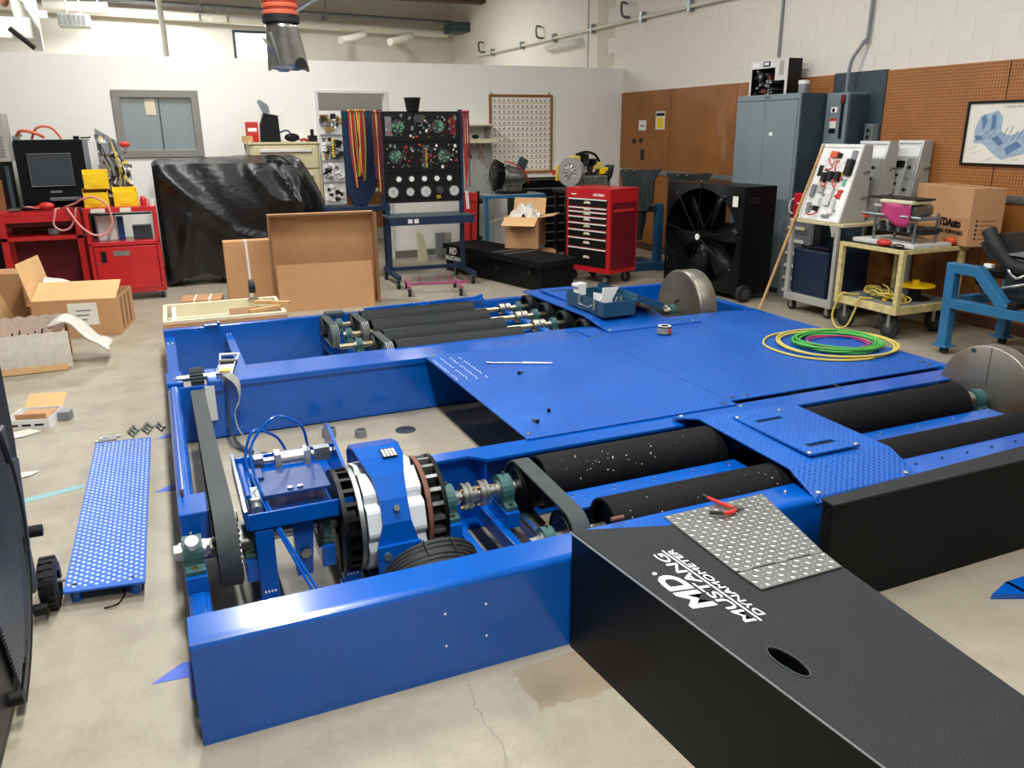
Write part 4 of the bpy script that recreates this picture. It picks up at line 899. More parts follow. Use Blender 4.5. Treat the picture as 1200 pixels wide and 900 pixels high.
# ============================================================ left background
def caster(par, x, y, ztop, r=.05, mat='rubber', nm='caster', ang=0., rim='galv'):
    M_ = T(x, y, 0) @ Matrix.Rotation(ang, 4, 'Z')
    o = MB().box(-.03, .03, -.03, .03, ztop-.006, ztop, M=M_).box(-.022, -.018, -.015+.02, .015+.02, r, ztop-.006, M=M_).box(.018, .022, .005, .035, r, ztop-.006, M=M_).build(nm, 'steel', par)
    MB().cyl((-.015, .02, r), (.015, .02, r), r, n=20, M=M_).build('wheel', mat, o)
    MB().cyl((-.018, .02, r), (.018, .02, r), r*.5, n=16, M=M_).build('wheel_hub', rim, o)
    return o
def carton(name, label, w, d, h, loc, rz, flaps=(), mat='cardboard', th=.005, inner='cardboard_dark', closed=False, cat='carton'):
    t = thing(name, label, cat, loc, rz); a, b = w/2, d/2
    q = MB()
    if closed: q.box(-a, a, -b, b, 0, h)
    else: q.box(-a, a, -b, b, 0, th).box(-a, -a+th, -b, b, th, h).box(a-th, a, -b, b, th, h).box(-a+th, a-th, -b, -b+th, th, h).box(-a+th, a-th, b-th, b, th, h)
    q.build('box_body', mat, t, .003 if closed else .001)
    for (side, ln, ang) in flaps:      # side f/b/l/r, length, angle from horizontal outward (deg)
        M0 = {'f': T(0, -b, h) @ rot('Z', 180), 'b': T(0, b, h), 'l': T(-a, 0, h) @ rot('Z', 90), 'r': T(a, 0, h) @ rot('Z', -90)}[side] @ rot('X', ang)
        ww = w if side in 'fb' else d
        MB().box(-ww/2+.004, ww/2-.004, 0, ln, -.002, .002, M=M0).build('flap', 'cardboard_lite', t)
    return t
# red cart with door
t = thing('service_cart', 'red steel service cart with lower door under yellow bins', 'cart', (-.345, 9.1, 0), math.radians(1))
W = .335
MB().box(-W, W, 0, .42, .90, .95).box(-W, -W+.04, 0, .04, .08, .90).box(W-.04, W, 0, .04, .08, .90).box(-W, -W+.04, .38, .42, .08, .90).box(W-.04, W, .38, .42, .08, .90).box(-W, W, 0, .42, .57, .61).box(-W, W, 0, .42, .08, .12).build('cart_frame', 'red_paint', t, .004)
MB().box(-W+.04, W-.04, .41, .415, .12, .57).box(-W+.005, -W+.01, .04, .38, .12, .57).box(W-.01, W-.005, .04, .38, .12, .57).build('side_panel', 'red_paint', t)
dr = MB().box(-W+.045, W-.045, -.008, .01, .125, .56).build('door', 'red_paint', t, .004)
MB().box(-W+.10, -W+.15, -.012, -.007, .41, .52).build('latch_recess', 'ink', dr); MB().box(-.12, .03, -.011, -.007, .47, .52).build('label_plate', 'galv', dr); MB().cyl((-W+.075, -.016, .40), (-W+.075, -.006, .40), .01, n=10).build('lock', 'steel', dr)
B(-W+.05, W-.05, -.004, .0, .875, .895).build('drawer_edge', 'ink', t)
for x, nm in ((-W+.07, 'paper'), (.0, 'paper')): B(x, x+.13 if x < -.1 else x+.1, -.004, 0, .905, .945).build('sticker', nm, t)
for x in (-W+.05, W-.05):
    for y in (.04, .36): caster(t, x, y, .08, .04)
B(-.58, -.41, 9.28, 9.44, .612, .86).build('white_box_file', 'white_paint', label='white flat box file standing on the red cart shelf', cat='box')
B(-.40, -.34, 9.3, 9.42, .612, .84).build('blue_case', 'blue_dark', label='narrow blue case inside the red cart shelf', cat='case')
B(-.26, -.08, 9.3, 9.45, .612, .74).build('gray_case', 'gray_dark', label='dark grey case lying inside the red cart shelf', cat='case')
# red open cart
t = thing('service_cart', 'red open shelf cart carrying hoses beside the black display cabinet', 'cart', (-1.075, 9.2, 0), 0)
W = .36
MB().box(-W, W, 0, .42, .89, .93).box(-W, -W+.06, 0, .04, .0, .89).box(W-.06, W, 0, .04, .0, .89).box(-W, -W+.06, .38, .42, 0, .89).box(W-.06, W, .38, .42, 0, .89).box(-W, W, 0, .42, .65, .69).box(-W, W, 0, .42, .1, .13).build('cart_frame', 'red_paint', t, .004)
MB().box(-W+.06, W-.06, .405, .41, .13, .89).build('side_panel', 'dark_red', t); MB().box(-W+.06, W-.06, .1, .11, .78, .89).build('tray_front', 'dark_red', t)
B(-W+.06, W-.06, -.002, .02, .83, .89).build('top_rail', 'red_paint', t)
MB().lathe([(.035, 0), (.05, .01), (.05, .06), (.035, .07), (.025, .07), (.025, 0)], (-.98, 9.3, .69), n=16).build('pipe_fitting', 'gray_mid', label='grey pipe fitting sitting on the red cart shelf', cat='fitting')
# hoses and tools on the carts
hz = .94
MB().tube(smooth_path([(-.83, 9.40, .941), (-.828, 9.28, .942), (-.818, 9.185, .948), (-.79, 9.155, .90), (-.72, 9.075, .79), (-.62, 9.06, .70), (-.50, 9.06, .70), (-.43, 9.06, .82), (-.455, 9.055, .98), (-.56, 9.06, 1.06), (-.67, 9.10, 1.04), (-.74, 9.17, 1.0), (-.82, 9.25, .968), (-.87, 9.32, .943)], 8), .011, 8).build('pink_hose', 'pink_hose', label='pale pink rubber hose drooping between the two red carts', cat='hose')
MB().tube(smooth_path([(-.91, 9.42, .940), (-.912, 9.28, .941), (-.915, 9.185, .948), (-.935, 9.165, .89), (-.955, 9.165, .80), (-.90, 9.165, .745), (-.82, 9.165, .765), (-.765, 9.168, .85), (-.748, 9.175, .925), (-.742, 9.20, .946), (-.742, 9.28, .941), (-.745, 9.38, .940)], 8), .01, 8).build('pink_hose', 'pink_hose', label='second pink hose loop hanging over the open red cart', cat='hose')
t = thing('gauge_set', 'red and black service gauge set with hoses on open red cart', 'tool', (-1.1, 9.3, .93))
MB().cyl((-.12, .0, .025), (.14, -.02, .03), .02, n=12).build('manifold', 'ink', t); MB().ball((.10, -.05, .05), (.07, .04, .035)).build('grip', 'red_plastic', t)
for k in range(3): MB().tube(smooth_path([(-.2+.06*k, .02, .02), (-.14+.08*k, -.08, .05), (-.04+.05*k, -.05, .03), (.06+.04*k, .04, .02)], 5), .008, 7).build('hose', ['ink', 'pink_hose', 'red_plastic'][k], t)
MB().cyl((-.22, -.05, .02), (-.12, -.08, .03), .022, n=12).build('coupler', 'steel', t)
# black display cabinet
t = thing('display_cabinet', 'tall black cabinet with film covered screen behind red cart', 'cabinet', (-.965, 10.0, 0))
W = .32
MB().box(-W, W, 0, .42, .0, 1.6).build('cabinet_body', 'black_smooth', t, .008); B(W, W+.05, .02, .42, .0, 1.6).build('side_strip', 'gray_mid', t); B(W+.05, W+.13, .08, .42, 0, 1.58).build('side_panel', 'white_paint', t)
MB().prism([(-W, .95), (-W-.0, 1.58), (W, 1.58), (W, .95)][::-1], 'y', -.03, 0).build('front_panel', 'black_coat', t, .005)
sc = MB().box(-.21, .19, -.04, -.028, 1.13, 1.46).build('screen', 'clear_film', t, .003)
MB().tube([(-.21, -.042, 1.13), (.19, -.042, 1.13), (.19, -.042, 1.46), (-.21, -.042, 1.46)], .005, 6, closed=True).build('film_edge', 'gray_mid', sc)
for k, x in enumerate((-.07, .0)): MB().ball((x, -.045, 1.41), (.022, .006, .03)).build('film_shine', 'ink_white', sc) if False else None
B(-.05, .06, -.034, -.03, 1.06, 1.08).build('name_plate', 'gray_mid', t)
MB().box(-.05, .30, -.16, -.03, .985, 1.0).box(-.05, .24, -.17, -.155, 1.0, 1.02).build('keyboard_shelf', 'gray_mid', t); MB().cyl((.24, -.1, 1.01), (.32, -.12, 1.015), .016, n=10).build('shelf_arm', 'ink', t)
MB().tube(smooth_path([(-1.26, 10.1, 1.62), (-1.2, 10.05, 1.69), (-1.08, 10.05, 1.67), (-1.0, 10.1, 1.625)], 6), .016, 8).build('red_hose', 'red_hose', label='short red hose curled on top of the black cabinet', cat='hose')
MB().tube(smooth_path([(-1.12, 10.12, 1.606), (-1.05, 10.08, 1.72), (-.92, 10.08, 1.72), (-.84, 10.1, 1.606)], 6), .012, 8).build('red_hose', 'red_hose', label='arched thin red hose on top of black cabinet', cat='hose')
MB().cyl((-.70, 10.1, 1.6), (-.70, 10.1, 1.635), .03, n=12).cyl((-.66, 10.1, 1.615), (-.56, 10.1, 1.62), .008, n=8).build('knob', 'ink', label='small black knob fitting on top of the black cabinet', cat='knob')
MB().box(-1.29, -1.22, 10.06, 10.12, 1.6, 1.63).cyl((-1.29, 10.08, 1.63), (-1.2, 10.1, 1.65), .012, n=8).build('valve_fitting', 'galv', label='small silver valve fitting on black cabinet edge', cat='fitting')
# grey vented unit and wooden cabinet at the left edge
t = thing('vented_unit', 'grey vented metal unit standing on a brown wooden cabinet', 'unit', (-1.46, 9.66, 1.395))
B(-.17, .17, 0, .35, 0, .46).build('unit_body', 'gray_sheet', t, .004)
for i in range(7): MB().box(-.14, .14, -.006, .0, .05+.03*i, .062+.03*i).build('vent_slat', 'gray_mid', t)
t = thing('wooden_cabinet', 'brown wooden cabinet with black frame under the vented unit', 'cabinet', (-1.50, 9.66, 0))
B(-.2, .17, .02, .4, 0, 1.395).build('cabinet_body', 'ink', t); B(-.2, .10, 0, .02, .9, 1.22).build('front_panel', 'wood_frame', t); B(.15, .185, -.02, .02, .3, 1.35).build('corner_post', 'gray_dark', t)
# yellow bins on the red cart
def bin_(x, y, z, lab, tilt=0):
    t = thing('yellow_bin', lab, 'bin', (x, y, z), math.radians(3), group='yellow bins on the red cart')
    w_, d_, h_ = .113, .115, .18
    MB().box(-w_, w_, 0, d_*2, 0, .005).prism([(0, .005), (d_*2, .005), (d_*2, h_), (.04, h_), (.0, .145)], 'x', -w_, -w_+.006).prism([(0, .005), (d_*2, .005), (d_*2, h_), (.04, h_), (.0, .145)], 'x', w_-.006, w_).box(-w_, w_, d_*2-.006, d_*2, .005, h_).box(-w_, w_, 0, .006, .005, .145).build('bin_body', 'yellow', t, .002)
    MB().box(-.05, .05, -.006, 0, .03, .075).build('card_slot', 'yellow', t)
    return t
bin_(-.545, 9.16, .952, 'yellow plastic bin at the bottom of the stacked pair'); 
bin_(-.275, 9.16, .952, 'yellow plastic bin standing alone beside the stacked pair'); b_ = bin_(-.52, 9.15, 1.132, 'yellow plastic bin stacked on top of the other')
MB().lathe([(.03, 0), (.035, .06), (.02, .09), (.012, .1), (0, .1)], (-.120, 9.17, .951), n=12).build('red_bottle', 'red_paint', label='small red bottle beside the single yellow bin', cat='bottle')
MB().lathe([(.03, 0), (.036, .07), (.03, .07), (.028, .01)], (-.046, 9.18, .951), n=14).build('paper_cup', 'white_plastic', label='small white cup at red cart corner', cat='cup')
# leaning board of electrical parts
t = thing('trainer_board', 'leaning metal frame packed with wiring parts behind yellow bins', 'trainer', (-.36, 9.475, .95), math.radians(4))
rr = random.Random(4)
MB().prism([(-.12, 0), (.17, 0), (.16, .30), (.10, .47), (.06, .64), (-.12, .76)], 'y', .03, .05).build('back_board', 'gray_mid', t)
for i in range(150):
    x, z = rr.uniform(-.12, .15), rr.uniform(.02, .72)
    if z > .74-1.05*max(0, x+.05) and x > -.05: continue
    s_ = rr.uniform(.01, .032); mt = rr.choice(['steel', 'ink', 'white_plastic', 'gray_mid', 'cream', 'steel_dark', 'yellow_cable', 'white_paint'])
    if rr.random() < .5: MB().box(x-s_, x+s_, -.02-rr.uniform(0, .03), .03, z-s_*.8, z+s_*.8).build('component', mt, t, .002)
    else: MB().cyl((x, .03, z), (x, -.03-rr.uniform(0, .03), z), s_*.7, n=10).build('component', mt, t)
for (x, z, a, b) in ((-.04, .56, .045, .06), (.02, .57, .04, .06), (-.05, .38, .06, .09)): MB().box(x-a, x+a, -.05, .0, z-b, z+b).build('relay_box', 'gray_mid', t, .003)
MB().ball((.135, -.05, .60), (.05, .03, .03)).build('red_connector', 'red_plastic', t)
for i in range(9):
    x = rr.uniform(-.1, .1); MB().tube(smooth_path([(x, -.02, rr.uniform(.1, .3)), (x+.03, -.08, rr.uniform(.3, .4)), (x-.02, -.05, rr.uniform(.4, .68))], 5), .004, 5).build('wire', rr.choice(['yellow_cable', 'ink', 'orange', 'white_plastic']), t)

# cartons on the left floor
t = carton('shipping_carton', 'large open cardboard carton with white label on left floor', .66, .60, .32, (-.69, 7.88, 0), math.radians(-10), (('f', .30, 158), ('l', .32, 78)))
B(-.06, .17, -.302, -.3005, .10, .29).build('paper_label', 'paper', t)
for i in range(3): B(-.0, .12-.02*i, -.3028, -.302, .22-.04*i, .232-.04*i).build('print_line', 'gray_mid', t)
for i in range(3): B(.3302, .3308, -.2+.15*i, -.12+.15*i, .03, .30).build('tape_strip', 'cardboard_dark', t)
mb = MB(); V = []
for j in range(7):
    for i in range(12): u, v = i/11, j/6; V.append((-.32+.42*u, .0+.22*v, .30+.16*(1-u)*math.sin(PI*.5*(v+.2))+.012*math.sin(9*u+5*v)))
mb.add(V, [(j*12+i, j*12+i+1, (j+1)*12+i+1, (j+1)*12+i) for j in range(6) for i in range(11)], 0, True).build('bubble_wrap', 'bubble', t)
t = carton('shipping_carton', 'open cardboard carton lined with bubble wrap in front of others', .62, .56, .285, (-1.06, 6.78, 0), math.radians(2), (('f', .28, -86),), mat='cardboard')
mb = MB(); V = []
for j in range(5):
    for i in range(26): u, v = i/25, j/4; V.append((-.32+.66*u, -.295-.010*math.sin(PI*v), .02+.27*v+.006*math.sin(i*1.9)))
mb.add(V, [(j*26+i, j*26+i+1, (j+1)*26+i+1, (j+1)*26+i) for j in range(4) for i in range(25)], 0, True).build('bubble_wrap', 'bubble', t)
mb = MB(); V = []
for j in range(6):
    for i in range(26): u, v = i/25, j/5; V.append((-.30+.60*u, .26-.02*v, .16+.16*v+.008*math.sin(i*1.7)))
mb.add(V, [(j*26+i, j*26+i+1, (j+1)*26+i+1, (j+1)*26+i) for j in range(5) for i in range(25)], 0, True).build('bubble_wrap', 'bubble', t)
mb = MB(); V = []; cp = smooth_path([(.20, .0, .28), (.30, .0, .32), (.38, -.02, .26), (.48, -.06, .16), (.58, -.1, .10)], 4)
for p_ in cp:
    for i in range(6): V.append((p_.x+.03*i/5, p_.y-.14+.26*i/5, p_.z+.012*math.sin(i*2.2+p_.x*40)))
n_ = len(cp); mb.add(V, [(j*6+i, j*6+i+1, (j+1)*6+i+1, (j+1)*6+i) for j in range(n_-1) for i in range(5)], 0, True); o = mb.build('bubble_wrap', 'bubble', t); md = o.modifiers.new('thick', 'SOLIDIFY'); md.thickness = .02
for i in range(9): MB().tube([(-.28+.05*i, .1, .13), (-.26+.05*i, .16, .20+.015*(i % 3))], .006, 6).build('wire_end', 'ink', t)
for i in range(4): B(.312, .316, -.20+.10*i, -.16+.10*i, .02, .25).build('corrugation', 'cardboard_dark', t)
t = carton('shipping_carton', 'brown taped carton stacked behind the bubble wrap carton', .38, .34, .30, (-1.36, 8.42, .18), math.radians(-6), closed=True); B(.191, .193, -.1, .06, .08, .22).build('paper_label', 'paper', t)
t2 = carton('shipping_carton', 'flat brown carton beneath the taped carton by red cart', .42, .36, .18, (-1.36, 8.42, 0), math.radians(-4), closed=True)
MB().box(-.16, .16, -.003, .003, 0, .46, M=T(-1.40, 8.02, .0) @ rot('Z', 10) @ rot('Y', -16)).build('cardboard_sheet', 'cardboard_lite', label='loose cardboard sheet leaning against the taped carton', cat='cardboard')

# covered machine
t = thing('covered_machine', 'machine draped in shiny black vinyl cover before the partition', 'machine', (.9, 9.80, 0))
XS = [(-.90, .0, 1.31, 1.335, .10), (-.86, -.03, 1.335, 1.37, .08), (-.45, -.05, 1.335, 1.385, .10), (0, -.06, 1.33, 1.40, .14), (.42, -.08, 1.33, 1.405, .20), (.62, -.10, 1.28, 1.40, .24), (.72, -.12, 1.12, 1.35, .24), (.86, -.12, .90, 1.12, .22), (.94, -.08, .78, .92, .20)]
def xs_at(x):
    for a_, b_ in zip(XS, XS[1:]):
        if a_[0] <= x <= b_[0]: u = (x-a_[0])/(b_[0]-a_[0]); return [p_+(q_-p_)*u for p_, q_ in zip(a_, b_)]
    return list(XS[-1])
FOLDS = [((-.86, 1.28), (-.10, .52), .05, .05), ((-.80, 1.30), (.10, .42), .045, .03), ((-.10, .55), (.45, .40), .06, .045), ((.10, 1.25), (.40, .86), .05, .035), ((.40, 1.28), (.72, .70), .035, .045), ((.62, 1.1), (.66, .40), .03, .03), ((.30, .95), (.75, .85), .05, .03), ((-.6, .75), (-.72, .12), .06, .03), ((-.2, .4), (-.3, .12), .05, .03)]
def fold(x, z):
    d_ = 0
    for (ax, az), (bx, bz), w_, h_ in FOLDS:
        L2 = (bx-ax)**2+(bz-az)**2; u = max(0, min(1, ((x-ax)*(bx-ax)+(z-az)*(bz-az))/L2)); dd = math.hypot(x-ax-u*(bx-ax), z-az-u*(bz-az)); d_ += h_*math.exp(-(dd/w_)**2)*(.4+.6*math.sin(PI*min(.95, u+.1)))
    return d_
V = []; NX = 56; NF = 22
for k in range(NX+1):
    x = -.90+1.84*k/NX; x, fy, zf, zb, z0 = xs_at(min(x, .9399)); ring = []; z0 += .04*math.sin(x*9)+.02*math.sin(x*23)
    for j in range(NF): u = j/(NF-1); zz_ = z0+(zf-z0)*u; ring.append((x, fy-.07*math.sin(PI*u*.9)-.05*(1-u)-fold(x, zz_)+.012*math.sin(x*11+zz_*6), zz_))
    for j in range(1, 6): u = j/5; ring.append((x, fy+.42*u, zf+(zb-zf)*math.sin(PI*.5*min(1, u*1.5))+.008*math.sin(x*15+u*7)))
    for j in range(1, 4): u = j/3; ring.append((x, fy+.42+.02*u, zb-(zb-z0)*u))
    V += ring
nr = len(ring)
mb = MB(); mb.add(V, [(k*nr+j, (k+1)*nr+j, (k+1)*nr+j+1, k*nr+j+1) for k in range(NX) for j in range(nr-1)]+[tuple(range(nr))[::-1], tuple(range(NX*nr, (NX+1)*nr))], 0, True)
o = mb.build('vinyl_cover', 'cover_vinyl', t)
MB().tube(smooth_path([(.30, -.02, 1.405), (.50, -.05, 1.37), (.70, -.17, 1.08), (.80, -.24, .85), (.84, -.25, .62)], 6), .008, 6).build('seam', 'ink', t)
B(.30, .36, -.02, .03, 1.398, 1.408).build('yellow_tag', 'yellow', t)
MB().box(-.82, .8, .05, .12, .28, .34).box(-.82, .8, .24, .30, .28, .34).box(-.80, -.74, .05, .30, .08, .28).box(.70, .76, .05, .30, .08, .28).box(-.35, -.28, .0, .08, .10, .30).build('base_frame', 'navy', t)
for x in (-.75, -.3, .7): caster(t, x, .02, .12, .05)
# tan drawer cabinet with tools on it
t = thing('drawer_cabinet', 'tan steel drawer cabinet against partition behind covered machine', 'cabinet', (1.50, 10.245, 0))
MB().box(-.41, .41, .02, .45, 0, 1.52).build('cabinet_body', 'tan_steel', t, .005); MB().box(-.43, .43, 0, .46, 1.52, 1.545).build('top_lip', 'tan_steel', t, .004)
for i in range(5):
    z = .1+.285*i; d_ = MB().box(-.38, .38, 0, .02, z, z+.265).build('drawer', 'tan_steel', t, .005); MB().box(-.30, .30, -.022, 0, z+.19, z+.225).build('handle', 'white_paint', d_, .004)
t = thing('power_drill', 'black power drill base with silver lever on tan cabinet', 'tool', (1.36, 10.42, 1.548))
MB().prism([(-.12, .0), (.11, 0), (.10, .30), (-.06, .33), (-.11, .20)], 'y', -.06, .06).build('drill_body', 'ink', t, .01)
MB().prism([(-.06, .32), (.02, .33), (.0, .42), (-.09, .48), (-.12, .46)], 'y', -.02, .02).build('lever', 'galv', t, .004); MB().tube([(.09, 0, .28), (.17, 0, .36)], .008, 6).build('lever_rod', 'steel', t); MB().tube(smooth_path([(.1, 0, .1), (.2, -.03, .13), (.27, 0, .05), (.35, 0, .02)], 5), .01, 6).build('cord', 'blue_dark', t)
t = thing('tool_case', 'red plastic tool case standing on tan cabinet', 'case', (1.15, 10.40, 1.548)); B(-.07, .07, -.05, .05, 0, .23).build('case_body', 'red_plastic', t, .01); MB().box(-.05, .05, -.053, -.05, .12, .16).build('lettering', 'ink_white', t); B(-.05, .05, -.06, -.051, .02, .08).build('clasp', 'red_paint', t)
MB().ball((1.60, 10.34, 1.597), (.09, .05, .05)).box(1.57, 1.62, 10.29, 10.32, 1.56, 1.63).build('grinder', 'ink', label='black angle grinder lying on the tan cabinet', cat='tool')
MB().tube(smooth_path([(1.715, 10.36, 1.563), (1.73, 10.33, 1.575), (1.755, 10.34, 1.57), (1.778, 10.36, 1.563)], 5), .018, 8).build('red_wrench', 'red_plastic', label='red gripped hand tool on tan cabinet top', cat='tool')
MB().box(1.80, 1.90, 10.33, 10.43, 1.546, 1.62).cyl((1.85, 10.38, 1.62), (1.85, 10.38, 1.69), .022, n=10).build('small_vise', 'ink', label='small black vise at the corner of tan cabinet', cat='vise')
B(1.02, 1.14, 10.3, 10.34, 1.548, 1.62).build('wood_block', 'wood_light', label='short wooden block beside the red tool case', cat='block')
# standing banded carton, small banded carton, big tray and sheet
def band(t, x, y0, y1, z0, z1): MB().strip([(x, y0-.001, z0), (x+.004, y0-.001, z1*.5), (x-.003, y0-.001, z1+.001), (x-.003, y1, z1+.001)], (.022, 0, 0), .001).build('strap_band', 'white_plastic', t)
t = carton('flat_carton', 'tall flat cardboard carton with white strap standing on edge', .46, .16, .66, (.765, 8.236, .0), math.radians(-2), closed=True); band(t, -.02, -.08, .06, 0, .66)
t = carton('flat_carton', 'small flat carton with two white straps on floor', .38, .30, .10, (.30, 8.45, .0), math.radians(-8), closed=True); band(t, -.06, -.15, .15, 0, .10); band(t, .08, -.15, .15, 0, .10)
t = thing('cardboard_tray', 'large shallow cardboard tray standing on edge facing the room', 'cardboard', (1.45, 7.95, 0), math.radians(-3))
w_, h_, d_ = .505, .905, .16
MB().box(-w_, w_, d_-.006, d_, 0, h_).box(-w_, -w_+.006, 0, d_-.006, 0, h_).box(w_-.006, w_, 0, d_-.006, 0, h_).box(-w_+.006, w_-.006, 0, d_-.006, h_-.006, h_).box(-w_+.006, w_-.006, 0, d_-.006, 0, .006).build('tray_body', 'cardboard', t)
MB().box(-w_, w_, -.004, .006, h_-.012, h_+.006).box(-w_-.004, -w_+.012, -.004, .006, 0, h_).box(w_-.012, w_+.02, -.004, .006, 0, h_).build('rim_fold', 'cardboard_dark', t)
MB().box(-.455, .455, -.003, .003, 0, .45, M=T(1.42, 7.80, 0) @ rot('Z', -4) @ rot('X', -10)).build('cardboard_sheet', 'cardboard', label='plain cardboard sheet leaning against the large standing tray', cat='cardboard')
# shallow cream crate behind the rear beam
t = thing('shallow_crate', 'shallow cream lined crate standing behind the blue rear beam', 'crate', (.37, 6.42, 0), math.radians(-1))
a, b, h_ = .43, .325, .375
MB().box(-a, a, -b, b, .20, .21).box(-a, a, -b, -b+.03, 0, h_).box(-a, a, b-.03, b, 0, h_).box(-a, -a+.03, -b+.03, b-.03, 0, h_).box(a-.03, a, -b+.03, b-.03, 0, h_).build('crate_body', 'cream', t, .004)
B(-a-.002, a+.002, -b-.008, -b, .0, h_-.02).build('front_board', 'cardboard', t); MB().box(-a+.03, a-.03, -.02, .02, .21, .33).build('divider', 'cream', t, .003); MB().box(-a+.06, -a+.09, -b+.03, b-.03, .21, h_-.02).build('side_rail', 'white_paint', t)
MB().box(.04, .42, -.10, .10, .34, .345, M=rot('X', 10)).build('cardboard_scrap', 'cardboard_dark', t)
t = thing('swivel_castor_wheel', 'black swivel caster lying on the cream crate', 'caster', (.62, 6.71, .374)); MB().cyl((-.02, 0, .10), (.02, 0, .10), .055, n=20).build('wheel', 'rubber', t); MB().box(-.03, -.024, -.02, .02, 0, .11).box(.024, .03, -.02, .02, 0, .11).box(-.04, .04, -.03, .03, .0, .008).build('fork', 'steel', t)
for k, (x, y, a_) in enumerate(((.66, 6.20, 25), (.72, 6.30, -30))): MB().box(-.14, .14, -.018, .018, 0, .022, M=T(x, y, .376+.023*k) @ rot('Z', a_)).build('wood_offcut', 'wood_light', label=('pale wood offcut lying across the crate corner' if k == 0 else 'second wood offcut stacked crosswise on crate corner'), cat='wood')
B(1.06, 1.20, 5.965, 6.06, .3345, .352).build('foam_pad', 'gray_dark', label='dark grey pad lying on the blue rear beam', cat='pad')
# ducts at the upper left
t = thing('white_duct', 'white boxed duct with pipes high in the left corner', 'duct', (-1.7, 14, 2.8))
MB().box(-.7, .42, -.2, .2, .12, .40).build('duct_body', 'white_paint', t, .02); MB().prism([(.36, .0), (.50, .0), (.50, .66), (.2, .9), (.1, .85), (.36, .6)], 'y', -.05, .15).build('duct_leg', 'white_paint', t, .01)
MB().tube(smooth_path([(-.4, -.1, .9), (.1, -.12, .75), (.28, -.12, .5), (.3, -.12, .2)], 6), .08, 10).build('duct_pipe', 'pale_pvc', t); MB().tube([(.15, -.26, .25), (.42, -.26, .0)], .035, 8).build('brace', 'ink', t); MB().ball((.14, -.2, .62), (.06, .05, .1)).build('valve', 'rust', t)
MB().box(.52, .62, -.06, .02, .42, .52).build('switch_box', 'white_paint', t); MB().tube([(-.4, .1, .9), (-.4, .1, 1.9)], .02, 6).build('hanger', 'steel', t)
t = thing('unit_heater', 'grey vented heater hanging below the far ceiling pipes', 'heater', (-.88, 16.5, 3.38)); MB().box(-.24, .24, -.2, .2, 0, .2).build('heater_body', 'gray_sheet', t, .01)
for i in range(6): B(-.21+.07*i, -.17+.07*i, -.208, -.2, .03, .17).build('vent_slat', 'gray_mid', t)
MB().tube([(-.1, 0, .2), (-.1, 0, 1.33)], .012, 6).tube([(.1, 0, .2), (.1, 0, 1.33)], .012, 6).build('hanger', 'steel', t)
run('vent_pipe', 'pale_pvc', [(-1.35, 16.9, 3.75), (-.35, 16.9, 3.75)], .10, 'short thick cream pipe section above the grey heater', brackets=[(-1.2, 16.9, 4.25, .01, .01, .46), (-.5, 16.9, 4.25, .01, .01, .46)])
MB().tube(smooth_path([(.45, 15.2, 4.71), (.45, 15.2, 4.0), (.44, 15.2, 3.6), (.46, 15.22, 3.2), (.44, 15.2, 2.5)], 5), .048, 10).build('drop_pipe', 'pale_pvc', label='pale pipe dropping behind the partition beside bright wall', cat='pipe')
